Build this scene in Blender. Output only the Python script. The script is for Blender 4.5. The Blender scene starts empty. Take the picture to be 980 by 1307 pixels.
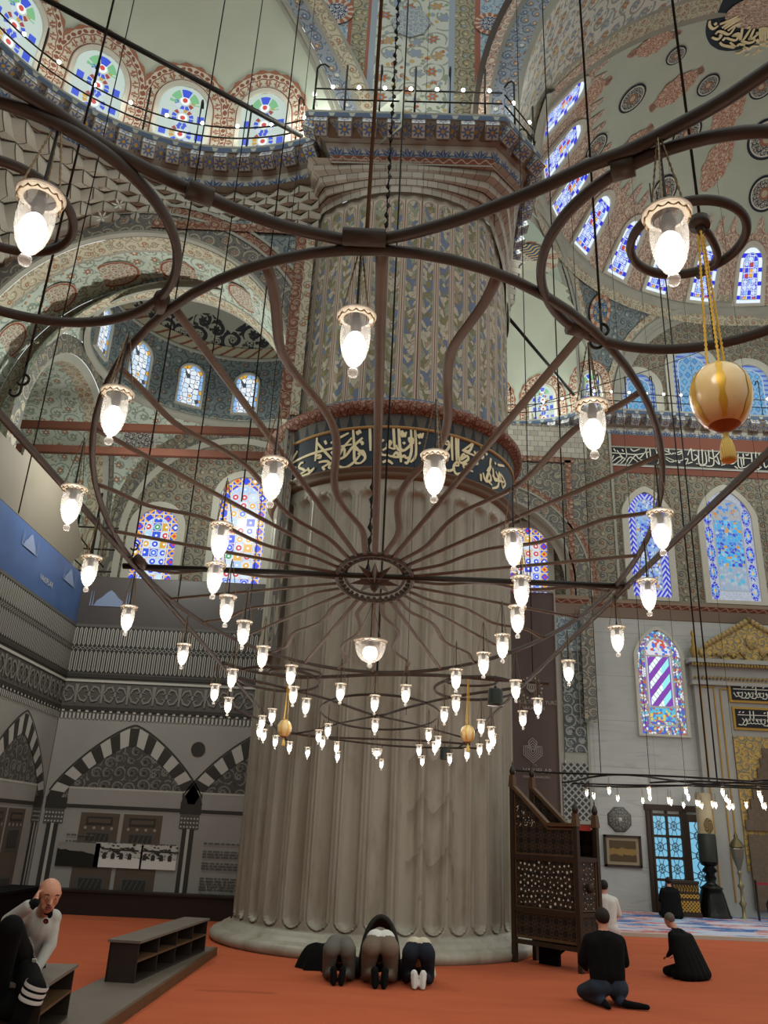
import bpy, math, random
import numpy as np
from math import pi, sin, cos, sqrt, atan2, hypot, tan
random.seed(7)
SC = bpy.context.scene
COL = SC.collection
V3 = lambda *a: np.array(a, float)
# ------------------------------------------------------------------ camera
FPX = 1040.; TH = math.radians(21.7); RO = math.radians(2.67); CAM = V3(0, 0, 1.65)
FW = V3(0, cos(TH), sin(TH)); U0 = V3(0, -sin(TH), cos(TH)); R0 = V3(1, 0, 0)
RT = cos(RO)*R0 + sin(RO)*U0; UP = -sin(RO)*R0 + cos(RO)*U0
def ray(x, y): return FW + RT*(x-490)/FPX + UP*(653.5-y)/FPX
def atY(x, y, Y): d = ray(x, y); return CAM + d*(Y/d[1])
def atX(x, y, X): d = ray(x, y); return CAM + d*(X/d[0])
def atZ(x, y, Z): d = ray(x, y); return CAM + d*((Z-CAM[2])/d[2])
def atC(x, y, zc): return CAM + ray(x, y)*zc
def atCyl(x, y, cx, cy, r):
    d = ray(x, y); a = d[0]**2+d[1]**2; b = -(d[0]*cx+d[1]*cy); c = cx*cx+cy*cy-r*r
    return CAM + d*((-b-sqrt(max(0, b*b-a*c)))/a)
def atSph(x, y, c, r):
    d = ray(x, y); o = CAM-c; a = d@d; b = o@d; k = o@o-r*r
    return CAM + d*((-b+sqrt(max(0, b*b-a*k)))/a)
def fit_circle(P):
    P = np.array(P); A = np.c_[2*P[:, 0], 2*P[:, 1], np.ones(len(P))]
    s = np.linalg.lstsq(A, P[:, 0]**2+P[:, 1]**2, rcond=None)[0]
    return s[0], s[1], sqrt(s[2]+s[0]**2+s[1]**2)
cd = bpy.data.cameras.new('camera'); cam = bpy.data.objects.new('camera', cd); COL.objects.link(cam)
from mathutils import Matrix, Vector
cam.matrix_world = Matrix(((RT[0], UP[0], -FW[0], CAM[0]), (RT[1], UP[1], -FW[1], CAM[1]), (RT[2], UP[2], -FW[2], CAM[2]), (0, 0, 0, 1)))
cd.sensor_fit = 'VERTICAL'; cd.sensor_height = 24; cd.lens = 24*FPX/1307; cd.clip_start = .05; cd.clip_end = 200
SC.camera = cam
# ------------------------------------------------------------------ mesh builder
class MB:
    def __init__(s): s.v = []; s.f = []; s.m = []; s.uv = []; s.sm = []
    def raw(s, vs, fs, mat=0, smooth=False, uvs=None):
        b = len(s.v); s.v += [tuple(map(float, p)) for p in vs]
        s.uv += [tuple(q) for q in uvs] if uvs is not None else [(p[0], p[2]) for p in vs]
        for i, f in enumerate(fs):
            s.f.append(tuple(b+k for k in f)); s.m.append(mat if isinstance(mat, int) else mat[i]); s.sm.append(smooth)
        return s
    def grid(s, fn, nu, nv, mat=0, smooth=True, keep=None):
        vs = []; uv = []
        for j in range(nv+1):
            for i in range(nu+1):
                q = fn(i/nu, j/nv); vs.append(q[:3]); uv.append((q[3], q[4]))
        fs = []
        for j in range(nv):
            for i in range(nu):
                a = j*(nu+1)+i
                if keep is None or keep(i, j, vs[a], vs[a+nu+2]): fs.append((a, a+1, a+nu+2, a+nu+1))
        return s.raw(vs, fs, mat, smooth, uv)
    def box(s, c, d, mat=0, rz=0, taper=1, ax=None):
        x, y, z = (k/2 for k in d); vs = []; ca, sa = cos(rz), sin(rz)
        for zz, t in ((-z, 1), (z, taper)):
            for X, Y in ((-x, -y), (x, -y), (x, y), (-x, y)):
                X *= t; Y *= t; vs.append((X, Y, zz))
        if ax is None: P = [(c[0]+ca*X-sa*Y, c[1]+sa*X+ca*Y, c[2]+Z) for X, Y, Z in vs]
        else: P = [tuple(np.array(c)+np.array(ax[0])*X+np.array(ax[1])*Y+np.array(ax[2])*Z) for X, Y, Z in vs]
        F = [(3, 2, 1, 0), (4, 5, 6, 7), (0, 1, 5, 4), (1, 2, 6, 5), (2, 3, 7, 6), (3, 0, 4, 7)]
        for f in F:  # per-face uv 0..1
            s.raw([P[k] for k in f], [(0, 1, 2, 3)], mat, False, [(0, 0), (1, 0), (1, 1), (0, 1)])
        return s
    def beam(s, a, b, w, h, mat=0, up=(0, 0, 1)):
        a = np.array(a, float); b = np.array(b, float); d = b-a; L = np.linalg.norm(d); d /= L
        sd = np.cross(d, up); sd /= np.linalg.norm(sd)+1e-9; u = np.cross(sd, d)
        return s.box((a+b)/2, (w, L, h), mat, ax=(sd, d, u))
    def tube(s, pts, r, n=6, mat=0, closed=False, smooth=True, sx=1., up=(0, 0, 1), sq=False):
        P = [np.array(p, float) for p in pts]; N = len(P); vs = []; uv = []; L = 0
        for i in range(N):
            t = (P[(i+1) % N]-P[i-1]) if closed else (P[min(i+1, N-1)]-P[max(i-1, 0)])
            t = t/(np.linalg.norm(t)+1e-12); sd = np.cross(t, up)
            if np.linalg.norm(sd) < 1e-3: sd = np.cross(t, (0, 1, 0))
            sd /= np.linalg.norm(sd); u = np.cross(sd, t); rr = r[i] if hasattr(r, '__len__') else r
            if i: L += np.linalg.norm(P[i]-P[i-1])
            for k in range(n):
                a = 2*pi*k/n+(pi/4 if sq else 0); vs.append(P[i]+(sd*cos(a)*sx+u*sin(a))*rr); uv.append((L, k/n))
        fs = []
        for i in range(N if closed else N-1):
            for k in range(n):
                a = i*n+k; b = i*n+(k+1) % n; c2 = ((i+1) % N)*n+(k+1) % n; d = ((i+1) % N)*n+k
                fs.append((a, b, c2, d))
        if not closed: fs += [tuple(range(n-1, -1, -1)), tuple(range((N-1)*n, N*n))]
        return s.raw(vs, fs, mat, smooth and not sq, uv)
    def lathe(s, prof, c=(0, 0, 0), n=24, mat=0, smooth=True, a0=0, a1=2*pi):
        vs = []; uv = []; full = abs(a1-a0-2*pi) < 1e-6; L = 0
        for j, (r, z) in enumerate(prof):
            if j: L += hypot(r-prof[j-1][0], z-prof[j-1][1])
            for k in range(n+1):
                a = a0+(a1-a0)*k/n; vs.append((c[0]+r*cos(a), c[1]+r*sin(a), c[2]+z)); uv.append((max(prof, key=lambda q: q[0])[0]*a, L))
        fs = []
        for j in range(len(prof)-1):
            for k in range(n):
                a = j*(n+1)+k; fs.append((a, a+1, a+n+2, a+n+1))
        return s.raw(vs, fs, mat, smooth, uv)
    def ball(s, c, r, mat=0, n=12, m=8):
        if not hasattr(r, '__len__'): r = (r, r, r)
        return s.grid(lambda u, v: (c[0]+r[0]*cos(2*pi*u)*sin(pi*v), c[1]+r[1]*sin(2*pi*u)*sin(pi*v), c[2]-r[2]*cos(pi*v), u, v), n, m, mat)
    def poly(s, pts, fn, mat=0, off=0., depth=0.):
        """flat polygon given as 2-D points, mapped by fn(u,v,offset); depth>0 adds a rim behind it"""
        n = len(pts); vs = [fn(p[0], p[1], off) for p in pts]; s.raw(vs, [tuple(range(n))], mat, False, pts)
        if depth:
            bk = [fn(p[0], p[1], off-depth) for p in pts]
            s.raw(vs+bk, [(i, i+n, (i+1) % n+n, (i+1) % n) for i in range(n)], mat, False, list(pts)+list(pts))
        return s
    def ribbon(s, pts, w, fn, mat=0, off=0., closed=False, thick=0.):
        """flat stroke along 2-D points on a surface; w number or list"""
        P = np.array(pts, float); N = len(P); Lf = []; Rg = []; uv = []; L = 0
        for i in range(N):
            t = (P[(i+1) % N]-P[i-1]) if closed else P[min(i+1, N-1)]-P[max(i-1, 0)]
            t = t/(np.linalg.norm(t)+1e-12); nn = np.array((-t[1], t[0])); ww = (w[i] if hasattr(w, '__len__') else w)/2
            Lf.append(P[i]+nn*ww); Rg.append(P[i]-nn*ww)
            if i: L += np.linalg.norm(P[i]-P[i-1])
            uv += [(L, 1), (L, 0)]
        vs = []
        for a, b in zip(Lf, Rg): vs += [fn(a[0], a[1], off), fn(b[0], b[1], off)]
        M_ = N if closed else N-1
        s.raw(vs, [(2*i, 2*i+1, (2*i+3) % (2*N), (2*i+2) % (2*N)) for i in range(M_)], mat, False, uv)
        if thick:
            bk = []
            for a, b in zip(Lf, Rg): bk += [fn(a[0], a[1], off-thick), fn(b[0], b[1], off-thick)]
            K = 2*N; fs = []
            for i in range(M_):
                j = (i+1) % N; fs += [(2*i, 2*j, K+2*j, K+2*i), (2*i+1, K+2*i+1, K+2*j+1, 2*j+1)]
            s.raw(vs+bk, fs, mat, False, uv+uv)
        return s
    def build(s, name, mats, parent=None, loc=None):
        o0 = np.array(loc if loc is not None else (rootloc.get(parent.name, (0, 0, 0)) if parent else (0, 0, 0)), float)
        me = bpy.data.meshes.new(name); va = np.array(s.v)-o0
        me.from_pydata(va.tolist(), [], s.f)
        for m in (mats if isinstance(mats, (list, tuple)) else [mats]): me.materials.append(m)
        me.polygons.foreach_set('material_index', s.m); me.polygons.foreach_set('use_smooth', s.sm)
        ul = me.uv_layers.new(name='UVMap'); li = np.zeros(len(me.loops), int); me.loops.foreach_get('vertex_index', li)
        ul.data.foreach_set('uv', np.array(s.uv)[li].ravel()); me.update()
        o = bpy.data.objects.new(name, me); COL.objects.link(o)
        if parent: o.parent = parent; rootloc[o.name] = tuple(o0)
        elif loc is not None: o.location = loc; rootloc[o.name] = tuple(o0)
        return o
rootloc = {}
def tag(o, label=None, cat=None, group=None, kind=None):
    for k, v in (('label', label), ('category', cat), ('group', group), ('kind', kind)):
        if v: o[k] = v
    return o
def thing(name, loc, label, cat, group=None, kind=None):
    o = bpy.data.objects.new(name, None); COL.objects.link(o); o.location = tuple(float(k) for k in loc); o.empty_display_size = .1
    rootloc[o.name] = tuple(o.location); return tag(o, label, cat, group, kind)
def copy_tree(o, parent=None):
    c2 = o.copy(); COL.objects.link(c2)
    if parent is not None: c2.parent = parent
    for ch in list(o.children): copy_tree(ch, c2)
    return c2
# ------------------------------------------------------------------ node helpers
NT = None
def _set(n, i, v):
    if isinstance(v, X): NT.links.new(v.s, n.inputs[i])
    else: n.inputs[i].default_value = v
class X:
    __slots__ = ('s',)
    def __init__(s, k): s.s = k
    def __add__(s, o): return M('ADD', s, o)
    __radd__ = __add__
    def __sub__(s, o): return M('SUBTRACT', s, o)
    def __rsub__(s, o): return M('SUBTRACT', o, s)
    def __mul__(s, o): return M('MULTIPLY', s, o)
    __rmul__ = __mul__
    def __truediv__(s, o): return M('DIVIDE', s, o)
    def __rtruediv__(s, o): return M('DIVIDE', o, s)
    def __neg__(s): return M('MULTIPLY', s, -1.)
def M(op, *a):
    n = NT.nodes.new('ShaderNodeMath'); n.operation = op
    for i, v in enumerate(a): _set(n, i, v)
    return X(n.outputs[0])
fract = lambda a: M('FRACT', a)
floor_ = lambda a: M('FLOOR', a)
sin_ = lambda a: M('SINE', a)
cos_ = lambda a: M('COSINE', a)
ab = lambda a: M('ABSOLUTE', a)
lt = lambda a, b: M('LESS_THAN', a, b)
gt = lambda a, b: M('GREATER_THAN', a, b)
mn = lambda a, b: M('MINIMUM', a, b)
mx = lambda a, b: M('MAXIMUM', a, b)
at2 = lambda a, b: M('ARCTAN2', a, b)
hyp = lambda a, b: M('SQRT', a*a+b*b)
ping = lambda a, b: M('PINGPONG', a, b)
def rng(x, lo, hi): return gt(x, lo)*lt(x, hi)
def vec(a, b, c_=0.):
    n = NT.nodes.new('ShaderNodeCombineXYZ')
    for i, v in enumerate((a, b, c_)): _set(n, i, v)
    return X(n.outputs[0])
def sep(v):
    n = NT.nodes.new('ShaderNodeSeparateXYZ'); _set(n, 0, v); return tuple(X(o) for o in n.outputs)
def uvc():
    n = NT.nodes.new('ShaderNodeTexCoord'); return sep(X(n.outputs['UV']))[:2]
def objc():
    n = NT.nodes.new('ShaderNodeTexCoord'); return X(n.outputs['Object'])
def posc():
    n = NT.nodes.new('ShaderNodeNewGeometry'); return X(n.outputs['Position'])
def noise(v, sc=5., det=3., ro=.55, dist=0.):
    n = NT.nodes.new('ShaderNodeTexNoise'); _set(n, 'Vector', v); n.inputs['Scale'].default_value = sc
    n.inputs['Detail'].default_value = det; n.inputs['Roughness'].default_value = ro; n.inputs['Distortion'].default_value = dist
    return X(n.outputs[0])
def voro(v, sc=5., feat='F1', rnd=1.):
    n = NT.nodes.new('ShaderNodeTexVoronoi'); n.feature = feat; _set(n, 'Vector', v); n.inputs['Scale'].default_value = sc
    n.inputs['Randomness'].default_value = rnd
    if feat == 'DISTANCE_TO_EDGE': return X(n.outputs['Distance'])
    return X(n.outputs['Distance']), X(n.outputs['Color']), X(n.outputs['Position'])
def white(v):
    n = NT.nodes.new('ShaderNodeTexWhiteNoise'); n.noise_dimensions = '2D'; _set(n, 'Vector', v); return X(n.outputs['Value'])
def c(h, a=1.):
    r = []
    for i in (0, 2, 4):
        k = int(h[i:i+2], 16)/255.; r.append(k/12.92 if k <= .04045 else ((k+.055)/1.055)**2.4)
    return (*r, a)
def mix(f, a, b):
    if isinstance(a, str): a = c(a)
    if isinstance(b, str): b = c(b)
    n = NT.nodes.new('ShaderNodeMix'); n.data_type = 'RGBA'; n.clamp_factor = True
    _set(n, 0, f); _set(n, 6, a); _set(n, 7, b); return X(n.outputs[2])
def pick(r, cols):
    """choose a colour by a 0..1 number: cols = [(threshold, hex)...]"""
    o = c(cols[0][1])
    for k in range(1, len(cols)): o = mix(gt(r, cols[k-1][0]), o, cols[k][1])
    return o
def mat(name, fn, rough=.75, metal=0., spec=.3, bump=0., bdist=.02, emit=0., alpha=None):
    global NT
    m = bpy.data.materials.new(name); m.use_nodes = True; NT = m.node_tree
    bs = NT.nodes.get('Principled BSDF'); bs.inputs['Roughness'].default_value = rough; bs.inputs['Metallic'].default_value = metal
    bs.inputs['Specular IOR Level'].default_value = spec
    r = fn() if callable(fn) else c(fn)
    h = None
    if isinstance(r, tuple) and len(r) == 2: r, h = r
    _set(bs, 'Base Color', r if not emit else (.03, .03, .035, 1))
    if emit: _set(bs, 'Emission Color', r); bs.inputs['Emission Strength'].default_value = emit
    if bump and h is not None:
        b = NT.nodes.new('ShaderNodeBump'); b.inputs['Strength'].default_value = bump; b.inputs['Distance'].default_value = bdist
        _set(b, 'Height', h); NT.links.new(b.outputs[0], bs.inputs['Normal'])
    if alpha is not None: bs.inputs['Alpha'].default_value = alpha
    return m
# ------------------------------------------------------------------ materials
def tint(col, v, sc=1.2, amt=.22):
    n = noise(v, sc, 4.); return mix(n*amt*2-amt*.5, col, '000000') if False else mix(M('MULTIPLY', n, amt), col, '2a261f')
def scrolls(u, v, s, bg, line, leaves, flowers, warp=.25, lw=.3):
    """painted arabesque: spiral tendrils round blossoms, small leaves between"""
    w = noise(vec(u, v), s*.7, 2.)-.5
    p = vec(u+w*warp/s, v-w*warp/s)
    d, cc, ps = voro(p, s, 'F1', .55); px, py, _ = sep(ps); x, y, _ = sep(p); r, g, b = sep(cc)
    dx = (x-px)*s; dy = (y-py)*s; a = at2(dy, dx); dd = hyp(dx, dy)
    sp = fract(dd*2.+a/6.2832)
    col = bg
    d2, c2, _ = voro(p, s*3.1, 'F1', 1.); r2 = sep(c2)
    for k, (th, h) in enumerate(leaves): col = mix(lt(d2, .33)*rng(r2[0], th, th+.2), col, h)
    col = mix(lt(sp, lw)*gt(dd, .2), col, line)
    pet = dd-.2*(1+.28*cos_(a*6.))
    for k, (th, h) in enumerate(flowers): col = mix(lt(pet, 0.)*rng(r, th, th+.4), col, h)
    col = mix(lt(ab(pet), .03), col, line)
    return mix(lt(dd, .07), col, flowers[-1][1])
def arab(name, s, bg, line, leaves, flowers, rough=.8, warp=.25, lw=.24, ph=.16):
    s *= 1.5
    def f():
        u, v = uvc(); col = scrolls(u, v, s, c(bg), line, leaves, flowers, warp, lw)
        return mix(noise(vec(u, v), .8, 4.)*ph, col, '2a261f')
    return mat(name, f, rough)
LV = [(.0, '6f7d66'), (.25, '8fa096'), (.5, 'a97b5c'), (.75, '7d8c94')]
FL = [(.0, 'a8684a'), (.4, '6d7f92'), (.75, 'c9b27a')]
M_green = arab('painted_green_arabesque', 1.7, 'bfcabd', '8b998f', [(.0, '83947e'), (.3, '98a89e'), (.6, 'ab8462')], [(.0, '8b9a84'), (.4, 'a06c50'), (.75, 'd6d4c4')], lw=.2)
M_grey = arab('painted_grey_arabesque', 2.4, '8f8978', '5c5a50', [(.0, '6a6a58'), (.3, '77786f'), (.6, '8d6650')], [(.0, '5f6a70'), (.4, '8c5a46'), (.75, 'b0a68c')])
M_bluegrey = arab('painted_blue_grey_arabesque', 2.0, '7a8586', '525d62', [(.0, '66756f'), (.3, '8c9a98'), (.6, '5a6870')], [(.0, '5d6f7c'), (.4, '8a6a50'), (.75, 'a4aba2')])
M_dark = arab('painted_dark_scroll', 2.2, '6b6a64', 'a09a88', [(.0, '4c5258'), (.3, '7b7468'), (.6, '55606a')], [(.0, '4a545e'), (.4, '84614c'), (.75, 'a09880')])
M_rust = arab('painted_rust_lace', 3.2, 'ad9384', 'd8c6b2', [(.0, '8e4f3a'), (.3, 'a2604a'), (.6, '7e4434')], [(.0, '7b3e2e'), (.4, '5b6370'), (.75, 'd9cdb8')], lw=.34)
M_rustdark = arab('painted_red_border', 3.6, '7a4f40', 'a08a74', [(.0, '6b3b2e'), (.3, '85604e'), (.6, '5c4238')], [(.0, '9a7c66'), (.4, '6d6a64'), (.75, 'b5a68c')])
M_white = arab('painted_white_arch_arabesque', 1.2, 'c9c8bc', '8f9290', [(.0, '8e9a92'), (.25, '93a4b2'), (.5, 'ad8466'), (.75, '9aa29a')], [(.0, '7f93a8'), (.4, 'a97350'), (.75, 'c9b27a')])
M_pier = arab('painted_pier_bouquets', 1.15, 'c6cabf', '92978c', [(.0, '8a9a7a'), (.25, '93a2ac'), (.5, 'ad6a48'), (.75, 'b9a46a')], [(.0, 'b0683f'), (.35, 'c59445'), (.7, '8d9bb0')], warp=.5, lw=.16)
M_olive = arab('painted_olive_scroll_strip', 2.6, 'a19a80', '6c6a58', [(.0, '8a5a44'), (.3, '7d7c66'), (.6, 'b4ad92')], [(.0, 'b8b29c'), (.4, '8fa0b4'), (.75, 'c9b98a')])
M_bluescroll = arab('painted_blue_scroll_strip', 2.4, '8e97a0', '5f6a78', [(.0, '6d7d92'), (.3, 'a9aeb0'), (.6, '8d6a54')], [(.0, '5c7090'), (.4, 'b08a5c'), (.75, 'd0cfc4')])
M_lightblue = arab('painted_pale_blue_scroll', 2.2, 'a9bcc8', '7d98ae', [(.0, '7b9ab5'), (.3, 'c6cfd0'), (.6, 'a8714f')], [(.0, '6d8db0'), (.4, 'b06a48'), (.75, 'dedccf')])
M_cream = arab('painted_cream_border', 2.6, 'c0baa4', '958b74', [(.0, '9c7456'), (.3, 'a9a48c'), (.6, '8a8a74')], [(.0, 'a06a4c'), (.4, '8e9486'), (.75, 'cfc6a8')])
M_gold = mat('gilded_relief', lambda: (mix(noise(vec(*uvc()), 30., 3.), '86692f', 'bf9f55'), noise(vec(*uvc()), 22., 2.)), .4, .4, .5, .8, .03)
M_goldp = mat('gold_paint', 'a9843c', .45, .4)
M_letter = mat('cream_gold_lettering', lambda: mix(noise(objc(), 6., 2.), 'd8c48a', 'efe6c4'), .6)
M_navy = mat('navy_ground', lambda: mix(noise(posc(), 3., 3.), '1c242c', '2c3640'), .6)
M_black = mat('black_band_ground', '15171a', .6)
def f_plaster():
    p = posc(); n = noise(p, .5, 5., .6); n2 = noise(p, 2.2, 4.)
    return mix(n2*.25, mix(n, 'a8b0a1', 'bfc7b7'), '8d9488')
M_plaster = mat('grey_green_plaster', f_plaster, .85)
def f_marble():
    p = posc(); x, y, z = sep(p)
    st = noise(vec(x*3.2, y*3.2, z*.22), 1.1, 6., .6, .6); v2 = noise(vec(x*2., y*2., z*.3), 1.2, 5., .6, .8)
    col = mix(st, '88816f', 'b2ac9d'); col = mix(mx(0., (v2-.5)*2.6), col, '7d6d57')
    n3 = noise(vec(x, y, z*.4), 3., 5., .65); col = mix(mx(0., (n3-.52)*2.2), col, '6a5a44')
    u, v = uvc(); xl = fract(u/.43796)-.5; reg = rng(u, 11.6, 12.44)*rng(v, .8, 3.2); sw = fract((v-2.6*xl*xl*.5)*1.35+.5*n3); col = mix(reg*mx(0., sw-.6)*1.1, col, '5f5343')
    return col, n3
M_marble = mat('veined_pillar_marble', f_marble, .42, 0, .4, .12, .02)
def f_mw():
    u, v = uvc(); n = noise(vec(u*.5, v*2.2), 1.3, 6., .6, 1.2); n2 = noise(vec(u*.25, v*1.6), 3., 5., .6, .8)
    col = mix(n, '9a9b97', 'b9bab5'); col = mix(gt(n2, .6)*.25, col, '7d7d78')
    sl = mx(lt(fract(v/1.32+.12), .008), lt(fract(u/1.75+.33), .005))
    return mix(sl*.6, col, '5d5b55')
M_mwall = mat('grey_marble_wall', f_mw, .35, 0, .4)
def f_stone():
    u, v = uvc(); row = floor_(v/.19); uu = u/.27+fract(row*.5)
    m = mx(lt(fract(v/.19), .05), lt(fract(uu), .04)); r = white(vec(floor_(uu), row))
    return mix(m, mix(r, 'a19c90', 'b9b4a7'), '3c3a36')
M_stone = mat('outlined_stone_courses', f_stone, .8)
def f_muq():
    u, v = uvc(); e = mn(mn(fract(u), 1.-fract(u)), mn(fract(v), 1.-fract(v)))
    n = noise(posc(), 2., 3.)
    return mix(lt(e, .03), mix(n, 'a5a193', 'bfbbad'), '57544a')
M_muq = mat('muqarnas_plaster', f_muq, .8)
M_trim = mat('grey_stone_trim', lambda: mix(noise(posc(), 1.5, 4.), '8d8d83', 'a8a89c'), .8, 0, .1)
def f_ribs():
    u, v = uvc(); x = fract(u)-.5; pid = floor_(u); w = .345
    X_ = x*w; V = v
    p = vec(X_+pid*.37, V-ab(X_)*.9)
    d, cc, _ = voro(vec(X_*1.1+pid*1.7, (V-ab(X_)*1.1)), 8.5, 'F1', .8); r, g, b = sep(cc)
    e = voro(vec(X_*1.1+pid*1.7, (V-ab(X_)*1.1)), 8.5, 'DISTANCE_TO_EDGE', .8)
    fol = pick(r, [(.2, '6f7d98'), (.4, '86825c'), (.54, '9aa08c'), (.66, 'a5947c'), (2, 'c2b8a4')])
    fol = mix(lt(e, .03), fol, '7d7663')
    H = 4.66; rr = .108; yy = mx(V-(H-rr), 0.); dd = hyp(X_, yy); ax = ab(X_)
    col = c('c6bcab')
    col = mix(rng(dd, .128, .138), col, '8f5a48'); col = mix(rng(dd, .116, .122), col, '6c675c')
    col = mix(lt(dd, rr), col, fol)
    col = mix(gt(ax, .163), col, '7e5344')
    col = mix(gt(V, H+.05), col, 'aaa293')
    return mix(noise(vec(u*.3, v*.6), 2., 4.)*.3, col, '3a362c')
M_ribs = mat('painted_fluted_shaft', f_ribs, .75)
def f_palm():
    u, v = uvc(); x = fract(u/.44)-.5; y = v; a = at2(x, y*.9+.12); d = hyp(x, y*.9+.12)
    pet = lt(d, .62+.13*cos_(a*11.))
    col = mix(pet, 'b5b4a8', '4a5c7c'); col = mix(pet*gt(cos_(a*11.), .72), col, '8b98ac')
    col = mix(lt(d, .2), col, '39465c'); return mix(mx(gt(v, .94), lt(v, .05)), col, '7b776c')
M_palm = mat('painted_palmette_band', f_palm, .75)
def f_fascia():
    u, v = uvc(); x = ab(fract(u/.42)-.5); t = lt(x, .07+.12*v)*rng(v, .12, .8)
    col = mix(t, '50617a', 'a7ab9f'); return mix(gt(v, .88), col, '8d8f88')
M_fascia = mat('painted_blue_fascia', f_fascia, .75)
def f_block(bg, pc):
    def f():
        u, v = uvc(); x = u-.5; y = v-.5; a = at2(y, x); d = hyp(x, y)
        col = mix(lt(d, .3+.12*cos_(a*8.)), bg, pc); col = mix(lt(ab(d-(.3+.12*cos_(a*8.))), .018), col, '3c4250')
        col = mix(lt(d, .12), col, 'c09a3c'); e = mn(mn(u, 1.-u), mn(v, 1.-v)); return mix(lt(e, .06), col, '6d7076')
    return f
M_blockw = mat('painted_flower_block', f_block('b9b9ae', '5b75a4'), .75)
def f_recess():
    u, v = uvc(); x = fract(u/.5+.5)-.5; x = x*1.9; y = v-.5; a = at2(y, x); d = hyp(x, y); e = .3+.1*cos_(a*8.)
    col = mix(lt(d, e), '9d978a', '6f83a8'); col = mix(lt(ab(d-e), .03), col, '4c4a4a'); col = mix(lt(d, .12), col, 'c09a3c'); return mix(gt(ab(x), .42), col, '7d6a54')
M_blockb = mat('painted_recess_flower', f_recess, .8)
def f_redband():
    u, v = uvc(); s = ab(fract(u/.3)-.5)*2; t = lt(ab(v-.5-.3*sin_(u*21.)), .12)
    return mix(t, '7c4b3c', 'b39a84')
M_redband = mat('painted_red_scroll_band', f_redband, .75)
M_torus = arab('red_torus_moulding_scroll', 5., '6e4236', '9a7a66', [(.0, '5b352b'), (.4, '7d5646'), (.7, '553a32')], [(.0, '8d6a58'), (.5, 'a08a76')])
M_iron = mat('aged_brown_iron', lambda: (mix(noise(objc(), 5., 5., .65), '1d160f', '3d2f22'), noise(objc(), 14., 4.)), .6, .1, .35, .35, .006)
M_strap = mat('brown_iron_strap', lambda: (mix(noise(objc(), 6., 5., .65), '2f241a', '594735'), noise(objc(), 14., 4.)), .6, .1, .35, .35, .006)
M_frame = mat('pale_window_surround', lambda: mix(noise(posc(), 1.5, 4.), 'b2b0a3', 'c9c7ba'), .8, 0, .1)
M_ironbl = mat('black_iron', lambda: mix(noise(objc(), 4., 3.), '15130f', '2a251f'), .5, .5)
M_cable = mat('black_cable', '17140f', .6)
M_rope = mat('brown_rope', '57442f', .8)
M_beam = mat('rust_painted_tie_beam', lambda: mix(noise(posc(), 2., 4.), '40251a', '5a3323'), .6)
def f_carpet():
    p = posc(); x, y, z = sep(p); n = noise(vec(x*.5, y*1.5), 1.6, 5., .6); n2 = noise(p, 60., 2.)
    col = mix(n, 'a44e34', 'bf6642'); st = noise(vec(x*.55, y*3.4), .9, 3., .5)
    col = mix(gt(st, .68)*.3, col, '54281c'); return mix(n2*.25, col, '843822'), n2
M_carpet = mat('orange_red_carpet', f_carpet, .95, 0, .1, .3, .01)
def f_rug():
    p = posc(); x, y, z = sep(p); q = vec(x*.55, y*1.5); d, cc, _ = voro(vec(x*.7+noise(q, 3.)*.5, y*1.6), 1.6); r, g, b = sep(cc)
    n = noise(vec(x*1.3, y*4.), 1.6, 4.)
    col = pick(n*.55+r*.45, [(.36, '41629a'), (.44, '8ea4bd'), (.56, 'b4b8c6'), (.62, 'c4a0a0'), (.7, 'ac665e'), (2, 'c0bfc6')])
    return col
M_rug = mat('blue_pink_patterned_rug', f_rug, .95, 0, .1)
M_kerb = mat('pale_stone_kerb', 'b5a897', .7)
# --- stained glass (daylit from behind)
def glass(name, fn, e=1.0):
    e *= .86
    def f():
        col = fn(); return col
    m = mat(name, f, .3, 0, .4, emit=e); return m
def arch_d(u, v, w, h):
    """signed distance-ish inside a round-headed opening of half width w, height h (origin bottom centre)"""
    yy = mx(v-(h-w), 0.); return w-hyp(u, yy)
JEW = [(.28, '1d3fd0'), (.5, 'e8f0f4'), (.68, 'd8a72a'), (.8, 'c8342c'), (.9, '2f9a5a'), (2, '78b8ec')]
def fg_exedra(w, h):   # pale ground, blue squares at the sides, chain of jewelled rings
    def f():
        u, v = uvc(); a = arch_d(u, v, w, h)
        col = c('b4c4bb'); sq = lt(ab(ab(u)-w*.72), w*.14)*lt(ab(fract(v/(w*.85))-.4), .19)*lt(v, h-w*.9); col = mix(sq, col, '2547c8')
        y = fract(v/(w*.8))-.5; y = y*w*.8; rr = hyp(u, y); an = at2(y, u); sec = fract(an*12./6.2832); k = floor_(an*12./6.2832+floor_(v/(w*.8))*3.)
        r = fract(k*.37); jew = pick(r, [(.3, '2547c8'), (.55, 'b9c8d6'), (.72, '8e2f2a'), (.86, '2547c8'), (2, 'b8912a')])
        col = mix(rng(rr, w*.26, w*.44)*gt(sec, .22)*lt(v, h-w*.5), col, jew)
        col = mix(lt(rr, w*.2)*gt(rr, w*.1), col, 'e6ecea'); col = mix(lt(rr, w*.1), col, 'c23a30')
        yt = v-(h-w*.75); rt = hyp(u, yt); at = at2(u, yt); tw = lt(ab(rt-w*.45), w*.16)*gt(yt, 0.); s2 = fract(at*7./6.2832+.5)
        col = mix(tw*gt(s2, .15), col, mix(gt(ab(at), .45), '2547c8', '6fae7a'))
        return mix(lt(ab(fract(u/(w*.3))-.5), .0), col, '222222')
    return f
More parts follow.
